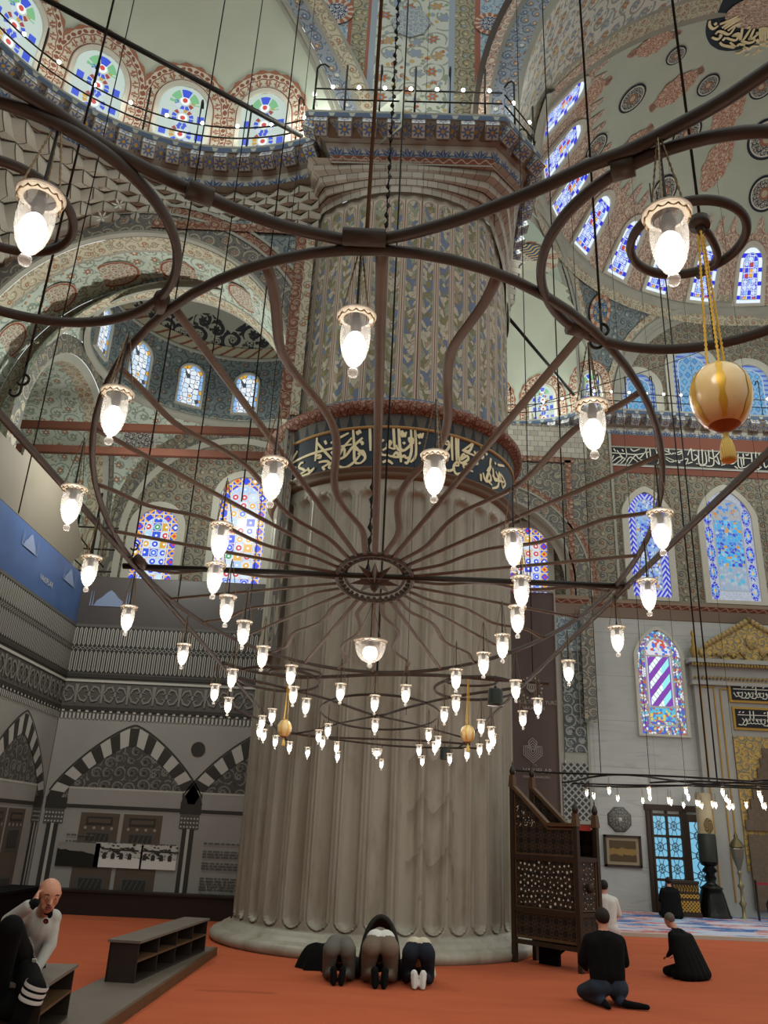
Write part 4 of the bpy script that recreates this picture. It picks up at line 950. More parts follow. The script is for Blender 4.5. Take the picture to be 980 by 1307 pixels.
ST = [(.05, z1(L)) for L in (
 [(45, 410), (120, 365), (230, 320), (380, 280), (550, 245)], [(260, 190), (256, 290), (245, 385)], [(262, 230), (330, 310), (400, 385)],
 [(45, 395), (75, 340), (100, 300)], [(40, 545), (60, 555), (110, 505), (190, 450)], [(105, 440), (125, 405), (150, 395)], [(110, 440), (150, 455), (160, 470)], [(70, 450), (90, 430)], [(185, 440), (200, 470), (240, 440)], [(130, 510), (190, 490), (235, 450)],
 [(275, 395), (340, 385), (358, 405), (300, 440)], [(310, 440), (325, 460)], [(355, 440), (375, 405), (410, 385), (400, 430), (360, 440), (375, 395)], [(375, 235), (440, 195), (525, 150)], [(325, 215), (340, 245)], [(380, 305), (400, 330), (410, 305)],
 [(400, 395), (450, 310), (550, 190)], [(400, 365), (440, 370), (500, 340), (560, 265), (590, 290), (640, 300)], [(440, 350), (470, 290), (490, 290), (485, 350)], [(430, 420), (490, 440), (560, 400), (620, 330)], [(560, 110), (568, 250), (575, 390), (630, 400)], [(575, 250), (640, 190)], [(590, 135), (600, 160), (612, 130), (625, 155)],
 [(620, 235), (632, 225), (640, 240), (628, 248)], [(255, 340), (285, 335), (290, 355), (262, 360)], [(570, 250), (610, 300), (650, 340)], [(600, 330), (640, 300), (660, 360), (625, 400)],
 [(700, 110), (705, 300)], [(760, 150), (770, 210), (745, 240)], [(780, 205), (800, 215), (815, 205)], [(805, 295), (850, 265), (875, 230), (860, 220), (845, 260), (900, 285)], [(895, 95), (905, 290)], [(940, 100), (950, 270), (975, 290)], [(755, 370), (775, 290), (800, 330), (860, 335)], [(860, 340), (910, 350), (940, 345), (920, 310), (890, 345)], [(805, 395), (850, 380), (890, 410)], [(950, 300), (958, 395)], [(965, 130), (975, 180)])]
ST += [(.05, z2(L)) for L in (
 [(22, 100), (32, 250), (42, 395)], [(45, 145), (55, 180), (65, 150), (75, 180), (88, 140)], [(125, 110), (130, 300), (95, 400), (75, 390)], [(160, 115), (165, 330), (120, 395)], [(5, 250), (20, 290), (70, 295), (130, 240), (140, 200), (110, 195), (120, 230), (150, 235)], [(185, 160), (195, 190), (205, 160), (215, 190), (228, 150)], [(0, 310), (40, 350), (70, 340), (90, 360), (130, 340)], [(190, 230), (205, 240)], [(60, 240), (78, 228)],
 [(250, 300), (290, 310), (330, 270), (345, 305), (400, 310), (440, 270), (435, 220), (400, 230), (430, 250)], [(355, 200), (370, 190), (375, 210), (360, 212)], [(340, 270), (360, 280)], [(465, 160), (465, 260), (470, 380)], [(500, 175), (505, 380)], [(520, 180), (522, 350), (545, 400), (600, 370), (590, 340), (540, 370), (560, 325), (575, 335)], [(550, 300), (620, 250), (640, 235), (610, 300), (560, 295), (620, 325), (710, 360)], [(650, 300), (668, 330), (685, 310), (695, 330)], [(710, 260), (718, 370)],
 [(480, 420), (520, 420), (510, 390), (480, 430), (500, 490), (560, 480), (600, 450), (590, 410), (560, 420), (580, 450), (640, 470)], [(655, 385), (672, 380), (676, 405), (660, 408)], [(405, 455), (450, 465), (490, 440)], [(620, 410), (632, 405)], [(725, 480), (745, 550), (790, 540), (770, 480), (745, 540)], [(705, 490), (708, 550)], [(755, 470), (790, 420), (770, 480), (760, 540), (800, 585)], [(820, 395), (832, 410)], [(845, 415), (900, 425)], [(805, 440), (820, 540), (850, 530), (830, 470)], [(800, 610), (850, 590), (860, 480), (885, 600)], [(870, 490), (910, 570), (885, 610)], [(800, 500), (840, 540), (900, 560)], [(745, 330), (760, 320)], [(790, 360), (780, 420)], [(720, 270), (728, 360)])]
parent_map[0] = band_map
cal_px(ST, band_uv, 'lettering', band)
# far inscription band (plane of the qibla wall)
z3 = Z(770, 560, 4.667)
def qb(x, y): P = atY(x, y, YQ-.05); return V3(P[0], P[2])
parent_map[0] = lambda u, v, off: (u, YQ-.075-off, v)
ST = [(.038, z3(L)) for L in (
 [(45, 85), (120, 90), (200, 95), (270, 80)], [(60, 60), (72, 78)], [(80, 70), (110, 110), (135, 125)], [(130, 55), (135, 110), (100, 150)], [(50, 140), (90, 110), (110, 120), (60, 160)], [(110, 65), (118, 78)], [(150, 150), (190, 100), (210, 120), (240, 90), (260, 60)], [(160, 60), (180, 75), (215, 62)], [(250, 60), (258, 130), (215, 125)], [(130, 155), (160, 110), (215, 150)], [(60, 100), (48, 130)], [(275, 60), (280, 120)],
 [(310, 65), (330, 130), (318, 150)], [(318, 95), (400, 90), (330, 60)], [(345, 75), (360, 95)], [(370, 120), (400, 140), (440, 130), (450, 145), (370, 110)], [(385, 60), (390, 85)], [(400, 95), (470, 75), (450, 95), (410, 85)], [(470, 65), (475, 130)], [(440, 140), (500, 120), (490, 155)], [(500, 100), (520, 60), (530, 130), (560, 110), (540, 95)], [(565, 70), (570, 155), (610, 160)], [(585, 65), (590, 150)], [(605, 80), (610, 150), (550, 150)], [(620, 100), (650, 120), (690, 80)], [(648, 65), (655, 155), (610, 165)], [(625, 70), (628, 140)], [(665, 130), (690, 155), (670, 95)], [(530, 75), (545, 70)], [(500, 150), (530, 140)],
 [(750, 110), (880, 120)], [(745, 150), (770, 150), (790, 130), (765, 130)], [(800, 90), (805, 170), (850, 170)], [(830, 90), (835, 160)], [(845, 95), (855, 100), (862, 92)], [(850, 170), (880, 150), (870, 180)], [(880, 85), (885, 175)], [(905, 80), (910, 180), (940, 170)], [(925, 85), (930, 170)], [(945, 95), (960, 170), (980, 160)], [(960, 85), (970, 130)], [(780, 165), (800, 180)], [(815, 110), (825, 170)], [(700, 70), (705, 150)], [(720, 75), (735, 140), (700, 160)])]
cal_px(ST, qb, 'lettering', wq, mat('white_lettering', 'd6d4c6', .6))
# crown roundel lettering
P0, rg, uu, nn, rr0 = CROWN
z4 = Z(890, 0, 10.89)
def cr(x, y):
    d = ray(x, y); t = ((P0-CAM)@nn)/(d@nn); q = CAM+d*t-P0; return V3(q@rg, q@uu)
parent_map[0] = lambda u, v, off: tuple(P0+rg*u+uu*v+nn*(.15+off))
ST = [(.09, z4(L)) for L in (
 [(150, 240), (150, 310), (200, 355), (270, 310)], [(290, 290), (420, 240), (550, 170)], [(320, 340), (440, 260), (560, 200)], [(350, 360), (480, 270), (575, 215)], [(400, 380), (500, 310), (595, 275)], [(220, 270), (240, 300)], [(230, 430), (270, 390), (330, 400), (420, 430), (500, 330)], [(180, 470), (260, 500), (310, 450), (280, 440)], [(380, 480), (500, 515), (545, 470), (540, 420), (470, 450), (540, 450)], [(290, 540), (330, 580), (420, 600), (500, 610), (430, 540)], [(330, 520), (370, 470)], [(575, 510), (605, 340)], [(585, 520), (680, 550), (760, 530), (770, 480)], [(610, 520), (720, 350)], [(700, 510), (770, 350)], [(690, 480), (740, 490), (820, 420), (790, 410)], [(850, 340), (860, 590)], [(885, 330), (890, 600)], [(920, 330), (910, 600)], [(800, 500), (840, 540), (980, 530)], [(510, 690), (560, 690), (640, 640), (620, 610), (700, 640), (740, 600), (830, 600)], [(530, 600), (560, 570), (640, 580)], [(750, 720), (800, 680), (900, 660), (980, 650)], [(780, 700), (840, 630)], [(930, 600), (980, 580)], [(960, 330), (965, 480)], [(640, 720), (700, 700)], [(670, 340), (720, 330)])]
cal_px(ST, cr, 'crown_lettering', crown)
# ------------------------------------------------------------------ printed restoration screen on the left
YH, XH = 18., -6.78
M_print = mat('printed_screen_grey', lambda: mix(noise(vec(*uvc()), 1.2, 4.), '8d8983', 'a5a19a'), .5, 0, .3)
M_printd = mat('printed_dark_brown', lambda: mix(noise(vec(*uvc()), 1., 3.), '3f3936', '4d4643'), .4, 0, .4)
M_pdark = mat('printed_dark_grey', '3a3733', .5); M_pmid = mat('printed_mid_grey', '57534e', .5); M_plun = arab('printed_lunette_arabesque', 2.6, '4e4b47', '7d7972', [(.0, '66625c'), (.4, '403d3a')], [(.0, '7d7972'), (.5, '3a3735')]); M_plight = mat('printed_light_grey', 'b5b1a8', .5); M_pbrown = mat('printed_door_brown', '5d5044', .5)  # first: dark grey ink of the printed voussoirs, columns and bands
M_blueban = mat('blue_banner_print', lambda: (lambda u, v: mix(noise(vec(u, v), 1.1, 3.), '2a3f66', '486492'))(*uvc()), .35, 0, .5)
M_photo1 = mat('dark_old_photograph', lambda: (lambda u, v: mix(gt(v+.25*noise(vec(u, v), 4., 3.)+.2*u, .85), '26241f', '8d8a82'))(*uvc()), .5)
M_photo2 = mat('pale_old_photograph', lambda: (lambda u, v: mix(lt(v, .35+.12*noise(vec(u, v), 4., 3.)), mix(gt(noise(vec(u, v), 7., 3.), .55), 'bdbab2', '37352f'), 'dedbd4'))(*uvc()), .5)
M_beige = mat('beige_scaffold_sheet', lambda: mix(noise(posc(), .9, 4.), '5d564a', '70685b'), .8)
scr = thing('restoration_screen', (XH, YH, 0), 'tall printed restoration screen showing an arcade and balustrade, left of the pillar', 'screen')
def fmap(u, v, off=0.): return (u, YH-off, v)          # frontal wing
def smap(u, v, off=0.): return (XH+off, YH-u, v)       # wing running towards the viewer, u = distance from the corner
def R(mb, mp, x0, z0, x1, z1, m, off): mb.raw([mp(x0, z0, off), mp(x1, z0, off), mp(x1, z1, off), mp(x0, z1, off)], [(0, 1, 2, 3)], m, False, [(x0, z0), (x1, z0), (x1, z1), (x0, z1)])
b = MB(); b.box(((XH-1.)/2-.0, YH+.04, 3.45), (-XH-1.+.1, .06, 6.9), 0); b.box((XH-.04, 10.5, 3.45), (.06, 15, 6.9), 0)
b.build('panel_frame', M_pdark, scr)
NF_, NS = 5.75, 11.
def wing(mp, x0, x1, sgn, name):
    """balustrade, frieze, arcade printed on one wing; x0 at the corner"""
    b = MB(); lo, hi = min(x0, x1), max(x0, x1)
    R(b, mp, lo, .1, hi, 3.72, 0, .012); R(b, mp, lo, 3.72, hi, 4.7, 1, .012); R(b, mp, lo, 4.7, hi, 5.72, 8, .012)
    R(b, mp, lo, 5.72, hi, 5.78, 3, .02); R(b, mp, lo, 4.6, hi, 4.68, 2, .03); R(b, mp, lo, 3.9, hi, 3.98, 2, .03); R(b, mp, lo, 4.5, hi, 4.55, 4, .03)
    # balusters: pairs of light slats with rounded ends, two tiers and a ring between
    n = int((hi-lo)/.1)
    for k in range(n):
        x = lo+.05+k*.1
        for z0, z1 in ((4.72, 5.18), (5.3, 5.7)):
            P = [(x-.036, z0), (x+.036, z0), (x+.036, z1), (x-.036, z1)]
            b.ribbon([(x-.022, z0+.04), (x, z0), (x+.022, z0+.04), (x+.022, z1-.04), (x, z1), (x-.022, z1-.04)], .022, mp, 7, .03, closed=True)
        b.ribbon([(x+.045*cos(a*pi/2), 5.24+.04*sin(a*pi/2)) for a in range(4)], .012, mp, 7, .03, closed=True)
    # frieze arabesque: mirrored leaf scrolls
    m = int((hi-lo)/.56)
    for k in range(m+1):
        x = lo+.28+k*.56
        if x > hi-.2: break
        for s in (1, -1):
            for s2 in (1, -1):
                b.ribbon([(x+s*.03, 4.25), (x+s*.1, 4.25+s2*.13), (x+s*.2, 4.25+s2*.16), (x+s*.25, 4.25+s2*.07), (x+s*.18, 4.25+s2*.05)], [.02, .045, .05, .035, .02], mp, 9, .03)
        b.ribbon([(x, 4.05), (x, 4.45)], [.03, .08], mp, 9, .03); b.ribbon([(x-.28, 4.2), (x-.28, 4.3)], [.05, .05], mp, 9, .03)
    # dentils
    for k in range(int((hi-lo)/.085)):
        x = lo+.04+k*.085; R(b, mp, x, 3.72, x+.045, 3.84, 4, .03)
        if k % 2 == 0: R(b, mp, x, 3.86, x+.06, 3.9, 4, .03)
    # pointed arches with black and white voussoirs on columns
    span = 2.78; k = 0; first = x0+sgn*.28
    while k*span < abs(x1-x0)+.5:
        c0 = first+sgn*(k+.5)*span; pts = []
        def ap(t, r): # t -1..1 across, r extra radius
            return (c0+t*(1.32+r), 2.1+(1.12+r*1.25)*max(0., 1-abs(t)**1.3)**.78)
        tq = [(-1 if q < 0 else 1)*(1-(1-abs(q))**1.35) for q in [-1+2*i/21 for i in range(22)]]
        for i in range(21):
            t0, t1 = tq[i], tq[i+1]
            P = [ap(t0, 0), ap(t1, 0), ap(t1, .3), ap(t0, .3)]
            if all(lo <= p[0] <= hi for p in P): b.poly(P, mp, 4 if i % 2 else 2, .03)
        rim = [ap(-.96+1.92*i/38, .33) for i in range(39)]; rim = [p for p in rim if lo <= p[0] <= hi]
        if len(rim) > 3: b.ribbon(rim, .03, mp, 2, .03)
        ins = [ap(-1+2*i/38, 0) for i in range(39)]; ins = [(min(hi, max(lo, p[0])), p[1]) for p in ins]
        a0, a1 = max(lo, min(c0-1.3, c0+1.3)), min(hi, max(c0-1.3, c0+1.3))
        if a1 > a0+.3:
            b.poly([(a0, 1.95)]+[p for p in ins if a0 <= p[0] <= a1]+[(a1, 1.95)], mp, 6, .02); R(b, mp, a0, .35, a1, 1.95, 0, .02); R(b, mp, max(a0, c0-1.18), 1.9, min(a1, c0+1.18), 2.32, 0, .024); R(b, mp, max(a0, c0-1.18), 2.3, min(a1, c0+1.18), 2.34, 4, .027)
            R(b, mp, a0, 1.93, a1, 2.0, 2, .03)
            # panelled double door in the arch
            if k == 0 and mp is fmap or mp is smap:
                for s in (-1, 1):
                    xx = c0+s*.44; R(b, mp, xx-.4, .3, xx+.4, 1.85, 5, .028)
                    for z0, z1, mm in ((1.62, 1.78, 2), (1.1, 1.5, 3), (.38, .66, 3)):
                        R(b, mp, xx-.27, z0, xx+.27, z1, mm, .034); R(b, mp, xx-.23, z0+.04, xx+.23, z1-.04, 5 if mm == 2 else 2, .038)
                        for q in range(4):
                            if mm == 3: b.ribbon([(xx-.2+q*.1, z0+.05), (xx-.1+q*.1-.02, z1-.05)], .02, mp, 3, .042)
                    for q in range(4): disc(b, mp(xx-.27+q*.18, 1.56, .036), np.array(mp(1, 0, 0))-np.array(mp(0, 0, 0)), (0, 0, 1), .03, 0, 8)
        cx = first+sgn*k*span
        if lo < cx-.1 and cx+.12 < hi:
            R(b, mp, cx-.12, .3, cx+.12, 1.62, 2, .03); R(b, mp, cx-.03, .3, cx+.03, 1.62, 4, .036); R(b, mp, cx-.2, 1.62, cx+.2, 1.9, 3, .03); R(b, mp, cx-.22, 1.9, cx+.22, 2.12, 2, .028)
            for q in range(6):
                for r in range(3): disc(b, mp(cx-.16+q*.065, 1.66+r*.08, .036), np.array(mp(1, 0, 0))-np.array(mp(0, 0, 0)), (0, 0, 1), .02, 4, 6)
            R(b, mp, cx-.24, .1, cx+.24, .3, 2, .03)
        dx = first+sgn*(k+.0)*span+sgn*0.0
        for s in (1,):
            xx = first+sgn*k*span
            if lo+.3 < xx+.0 < hi-.3: disc(b, mp(xx, 3.2, .03), np.array(mp(1, 0, 0))-np.array(mp(0, 0, 0)), (0, 0, 1), .15, 2, 20); 
        k += 1
    R(b, mp, lo, .1, hi, .3, 2, .02)
    return b.build(name, [M_print, M_pmid, M_pdark, M_pmid, M_plight, M_pbrown, M_plun, mat('printed_slat', 'a39f97', .5), mat('printed_gap', '35322e', .5), mat('printed_leaf', '807c75', .5)], scr)
wing(fmap, XH+.02, -1.2, 1, 'arcade_print'); w2 = wing(smap, .02, 14., 1, 'arcade_print')
b = MB(); R(b, fmap, XH, 5.78, -1.2, 6.88, 0, .015); b.build('brown_header', M_printd, scr)['label'] = 'plain dark brown top strip'
b = MB(); R(b, smap, .02, 5.78, 14, 6.88, 0, .015); hb = b.build('blue_header', M_blueban, scr); hb['label'] = 'blue top strip with pale mosque silhouettes'
b = MB()
def mosque(mp, cx, z, s, off=.03):
    b.poly([(cx-.5*s, z), (cx+.5*s, z), (cx+.42*s, z+.18*s), (cx+.26*s, z+.3*s), (cx+.12*s, z+.46*s), (cx, z+.54*s), (cx-.12*s, z+.46*s), (cx-.26*s, z+.3*s), (cx-.42*s, z+.18*s)], mp, 0, off)
    for q in (-.62, -.54, .54, .62): b.ribbon([(cx+q*s, z), (cx+q*s, z+.5*s)], [.04*s, .01*s], mp, 0, off)
for u in (.9, 3.1): mosque(smap, u, 6.45, .6)
mosque(fmap, -6.1, 6.2, .7); b.build('mosque_print', mat('pale_print', '76829c', .5), scr)
def text(s, mp, x, z, h, name, m, parent, off=.03, align='LEFT'):
    cu_ = bpy.data.curves.new('tx', 'FONT'); cu_.body = s; cu_.size = h; cu_.align_x = align; ob = bpy.data.objects.new('tx', cu_); COL.objects.link(ob)
    dg = bpy.context.evaluated_depsgraph_get(); me = bpy.data.meshes.new_from_object(ob.evaluated_get(dg)); bpy.data.objects.remove(ob)
    b = MB(); b.raw([mp(x+v.co.x, z+v.co.y, off) for v in me.vertices], [tuple(p.vertices) for p in me.polygons]); bpy.data.meshes.remove(me); return b.build(name, m, parent)
M_ptext = mat('pale_printed_text', 'a9a49c', .5)
text('VAKIFLAR', fmap, -2.78, 6.28, .16, 'lettering', M_ptext, scr)
text('VAKIFLAR', lambda u, v, o=0.: smap(-u, v, o), -2.4, 6.1, .16, 'lettering', M_ptext, scr); text('VAKIFLAR', lambda u, v, o=0.: smap(-u, v, o), -5., 6.1, .16, 'lettering', M_ptext, scr)
# explanatory text lines and three old photographs on the first bay
b = MB(); random.seed(3)
def lines(x0, x1, zs_):
    for z in zs_:
        x = x0
        while x < x1-.05:
            wd = min(random.uniform(.04, .16), x1-x); R(b, fmap, x, z, x+wd, z+.03, 0, .045); x += wd+.025
lines(-6.15, -5.6, (1.4,)); lines(-6.15, -3.85, (1.28, 1.23, 1.18, 1.13)); lines(-6.15, -3.9, (1.02, .97, .92)); lines(-3.35, -2.5, (1.35, 1.2, 1.15, 1.1, .98, .93, .88, .7, .65, .6, .55, .5)); lines(-6.2, -5.3, (.07+.12,))
b.build('text_lettering', mat('grey_printed_text', '5f5b56', .5), scr)
zb0, zb1 = .32, .84
pzs = [(atY(76, 1095, YH), 76, 125, 1074, 1107), (0, 124, 180, 1075, 1109), (0, 182, 224, 1078, 1111)]
for k, (_, xa, xb, ya, yb) in enumerate(pzs):
    b = MB(); A = atY(xa, ya, YH); B = atY(xb, yb, YH); R(b, fmap, A[0], B[2], B[0], A[2], 0, .05); b.uv = [(0, 0), (1, 0), (1, 1), (0, 1)]
    o = b.build('printed_photograph', M_photo1 if k == 0 else M_photo2, scr)
    if k:
        b = MB(); cx = (A[0]+B[0])/2; h = A[2]-B[2]
        for q in range(4):
            x = cx-.28+q*.17; b.poly([(x-.04, B[2]+h*.35), (x+.04, B[2]+h*.35), (x+.04, B[2]+h*.55), (x, B[2]+h*.63), (x-.04, B[2]+h*.55)], fmap, 0, .055)
        b.ribbon([(cx-.35, B[2]+h*.75), (cx+.4, B[2]+h*.72)], .03, fmap, 0, .055); b.build('ruined_facade', M_pdark, o)
# beige sheeting above the left wing
b = MB(); vs = []
P = [(.9, 6.9), (.35, 7.4), (.95, 7.8), (1.5, 8.25), (2.4, 8.3), (4.1, 8.25), (4.15, 7.95), (14, 7.9), (14, 6.9)]
b.poly(P, smap, 0, .0, .05); o = b.build('scaffold_sheet', M_beige, None, smap(2, 6.9)); tag(o, 'beige sheet stretched over the scaffold above the blue banner strip', 'sheet')
sc = thing('scaffold', (XH-.3, YH+.5, 0), 'thin black scaffold tubes showing beside the beige sheet', 'scaffold')
b = MB(); 
for (x, y, z0, z1) in ((-6.95, 18.6, 0, 9.2), (-7.4, 18.6, 0, 8.6)): b.tube([(x, y, z0), (x, y, z1)], .03, 8)
b.build('upright', M_ironbl, sc); b = MB()
for z in (7.2, 7.75, 8.3): b.tube([(-9, 18.6, z), (-6.4, 18.6, z)], .022, 6)
b.tube([(-8, 18.6, 8.8), (-6.6, 18.6, 7.3)], .02, 6); b.tube([(-8, 18.6, 8.0), (-6.6, 18.6, 6.9)], .02, 6); b.build('rail', M_ironbl, sc)
# brown banner right of the pillar
YBn = 18.5
ban = thing('banner', (3.6, YBn, 0), 'tall dark brown banner with pale emblem hanging behind the wooden pulpit', 'banner')
b = MB(); b.grid(lambda u, v: (2.3+1.77*u, YBn-.02*sin(u*9), 0.1+7.05*v, u, v), 12, 1); b.build('cloth', mat('dark_plum_brown_cloth', lambda: mix(noise(posc(), .8, 3.), '574a46', '665854'), .7), ban)
b = MB(); b.box((4.09, YBn-.03, 3.6), (.035, .04, 7.1)); b.box((3.2, YBn-.03, 7.2), (1.75, .05, .07)); b.build('edge_strip', mat('pale_edge_strip', 'a49b94', .6), ban)['label'] = 'pale edging'
bm_ = lambda u, v, off=0.: (u, YBn-.03-off, v)
text('VAKIFLAR', bm_, 3.27, 3.07, .145, 'lettering', M_ptext, ban); text('GENEL MÜDÜRLÜĞÜ', bm_, 3.27, 2.97, .062, 'lettering', M_ptext, ban); text('T.C.', bm_, 3.5, 3.22, .05, 'lettering', M_ptext, ban)
text('KÜLTÜR VE TURİZM', bm_, 3.2, 4.55, .11, 'lettering', M_ptext, ban); text('BAKANLIĞI', bm_, 3.28, 4.42, .1, 'lettering', M_ptext, ban)
b = MB(); cx, cz = 3.5, 3.53
for r in (.2, .16, .12, .08, .04): b.ribbon([(cx-r, cz+.03), (cx-r, cz+r*.5), (cx-r*.45, cz+r*.55), (cx-r*.45, cz+r), (cx, cz+r*1.4), (cx+r*.45, cz+r), (cx+r*.45, cz+r*.55), (cx+r, cz+r*.5), (cx+r, cz+.03), (cx+r, cz-r*.4), (cx, cz-r*1.25), (cx-r, cz-r*.4)], .014, bm_, 0, .01, closed=True)
for k in range(16): a = k*pi/8; disc(b, bm_(3.5+.24*cos(a), 4.9+.24*sin(a), .01), (1, 0, 0), (0, 0, 1), .025, 0, 6)
for k in range(5): b.ribbon([(3.5, 4.78), (3.5+(k-2)*.05, 4.9), (3.5+(k-2)*.03, 5.02)], .02, bm_, 0, .01)
b.build('emblem_logo', M_ptext, ban)
# ------------------------------------------------------------------ mihrab
M_goldr = mat('gilt_scroll_relief', lambda: (lambda u, v: (scrolls(u, v, 4.5, c('7d745e'), c('b8974c'), [(.0, 'a98a46'), (.4, '8d7f5c')], [(.0, 'c6a452'), (.5, 'a88840')], .3, .42), noise(vec(u, v), 18., 2.)))(*uvc()), .45, .2, .4, .6, .03)
mih = thing('mihrab', (11.3, YQ, 0), 'tall grey marble prayer niche with gilded gable and black inscription plaques', 'prayer niche')
q = lambda x, z, off=0.: (x, YQ-off, z)
b = MB(); b.box((11.3, YQ-.12, 3.5), (3.7, .24, 7.0)); b.box((11.3, YQ-.17, 6.3), (3.86, .34, .1)); b.box((11.3, YQ-.22, 6.95), (4.0, .44, .12)); b.box((11.3, YQ-.15, 6.6), (3.8, .28, .5))
b.build('surround', mat('mihrab_marble', lambda: mix(noise(posc(), 1.4, 5.), '8f8f89', 'aaa9a2'), .4), mih)
b = MB(); g = lambda u, v, off=0.: (u, YQ-.26-off, v)
b.poly([(9.5, 7.0), (13.1, 7.0), (13.1, 7.25), (12.7, 7.4), (11.3, 8.25), (9.9, 7.4), (9.5, 7.25)], g, 0, .03, .1)
for k in range(13):
    t = k/12; x = 9.9+1.4*t; z = 7.44+.84*t
    for s in (1, -1): b.ball(g(11.3+s*(11.3-x), z, .04), (.085, .05, .1), 0, 8, 6)
for x, z, r in ((11.3, 7.6, .2), (11.0, 7.3, .12), (11.6, 7.3, .12), (10.6, 7.25, .1), (12.0, 7.25, .1), (10.25, 7.2, .08), (12.35, 7.2, .08), (9.75, 7.2, .1), (12.85, 7.2, .1)): b.ball(g(x, z, .04), (r, .05, r*1.2), 0, 10, 6)
for s in (1, -1):
    for k in range(3): b.tube([g(11.3+s*(.25+k*.35), 7.08, .05), g(11.3+s*(.4+k*.35), 7.3-.03*k, .06), g(11.3+s*(.55+k*.35), 7.12, .05)], .03, 5)
b.build('gilded_gable', M_goldr, mih)['label'] = 'gilded floral gable'
b = MB()
for k in range(44): b.box((9.4+k*.088, YQ-.42, 6.83), (.06, .06, .08))
for k in range(34): b.tube([(9.45+k*.112, YQ-.31, 6.42), (9.5+k*.112, YQ-.33, 6.5)], .03, 5)
b.build('gilt_rope_moulding', M_gold, mih)
b = MB()
for x0, x1, z0, z1 in ((9.62, 10.02, .4, 6.2), (10.2, 12.4, .4, 6.15)):
    for a, c_ in (((x0, z0), (x0, z1)), ((x1, z0), (x1, z1)), ((x0, z1), (x1, z1))): b.beam(q(*a, .26), q(*c_, .26), .035, .03, up=(0, 1, 0))
b.build('gilt_fillet', M_goldp, mih)
zz5 = Z(880, 780, 5.94)
for name_, (xa, ya, xb, yb), k in (('upper', (934, 876, 1010, 891), 0), ('lower', (940, 908, 1010, 926), 1)):
    A = atY(xa, ya-3, YQ-.28); B = atY(xa, yb+3, YQ-.28); z0, z1 = B[2]+.02, A[2]-.0; x0 = min(A[0], B[0])
    x1 = 22.6-x0; f = MB(); f.box(((x0+x1)/2, YQ-.27, (z0+z1)/2), (x1-x0+.14, .05, z1-z0+.14)); fo = f.build('plaque_frame', M_goldp, mih)
    f = MB(); f.box(((x0+x1)/2, YQ-.285, (z0+z1)/2), (x1-x0, .05, z1-z0)); f.build('inscription_plaque', M_black, fo)
    f = MB(); pl = lambda u, v, off=0.: (u, YQ-.315-off, v); random.seed(5+k); H = z1-z0; f.ribbon([(x0+.06, z0+H*.68), (x1-.1, z0+H*.7)], .02, pl)
    x = x0+.1
    while x < x1-.15:
        t = random.random()
        if t < .4: f.ribbon([(x, z0+H*.3), (x+.01, z0+H*.92)], .03, pl)
        if t < .75: f.ribbon([(x-.04, z0+H*.45), (x+.03, z0+H*.2), (x+.1, z0+H*.25), (x+.12, z0+H*.5), (x+.05, z0+H*.45)], .026, pl)
        else: f.ribbon([(x-.05, z0+H*.15), (x+.06, z0+H*.12), (x+.14, z0+H*.35), (x+.08, z0+H*.5)], .026, pl); f.ribbon([(x, z0+H*.8), (x+.05, z0+H*.86)], .03, pl)
        x += .105
    f.build('lettering', mat('white_plaque_lettering%d' % k, 'd8d6c8', .6), fo)
b = MB(); b.box((11.3, YQ-.27, 3.0), (1.75, .05, 3.6)); b.uv = [(u*1.75, v*3.6) for u, v in b.uv]; b.build('gilded_panel', M_goldr, mih)['label'] = 'gilded scrollwork field round the stepped hood'
b = MB()
for k in range(8): b.box((11.3, YQ-.3-.01*k, 4.35-.28*k), (.2+.21*k, .06, .28))
b.box((11.3, YQ-.36, 1.2), (1.6, .06, 1.9)); b.build('stepped_hood', mat('brown_stalactite_hood', lambda: mix(noise(posc(), 9., 2.), '4f4236', '71614f'), .7), mih)
b = MB(); b.lathe([(.05, 6.9), (.09, 7.0), (.05, 7.1), (.15, 7.28), (.05, 7.46), (.08, 7.56), (.03, 7.66), (.07, 7.8), (.02, 7.9)], (9.55, YQ-.25, 0), 12); b.build('gilt_finial', M_gold, mih)
# ------------------------------------------------------------------ door with blue panes
A = atY(827, 1033, YQ); B = atY(898, 1035, YQ); dx0, dx1, dzt = A[0], B[0], A[2]
dr = thing('door_1', ((dx0+dx1)/2, YQ, 0), 'dark framed doorway with blue leaded glass leaves in the marble wall', 'door', None, 'structure')
b = MB(); b.box(((dx0+dx1)/2, YQ-.03, dzt+.06), (dx1-dx0+.25, .16, .16)); b.box((dx0-.04, YQ-.03, dzt/2), (.1, .16, dzt)); b.box((dx1+.04, YQ-.03, dzt/2), (.1, .16, dzt)); b.box((dx0+.98, YQ-.04, dzt/2), (.12, .14, dzt)); b.build('door_frame', M_wood, dr)
b = MB(); 
for i in range(2):
    for j in range(4):
        x0 = dx0+.08+i*.42; z0 = .35+j*.56; b.raw([(x0, YQ-.04, z0), (x0+.36, YQ-.04, z0), (x0+.36, YQ-.04, z0+.5), (x0, YQ-.04, z0+.5)], [(0, 1, 2, 3)], 0, False, [(0, 0), (1, 0), (1, 1), (0, 1)])
b.build('glass_pane', M_doorglass, dr)
b = MB()
for i in range(3): b.box((dx0+.06+i*.42, YQ-.06, dzt/2), (.06, .08, dzt))
for j in range(5): b.box((dx0+.48, YQ-.06, .32+j*.56), (.9, .07, .07))
b.box((dx0+.48, YQ-.05, .15), (.9, .06, .3)); b.build('glazing_bar', M_wood, dr)
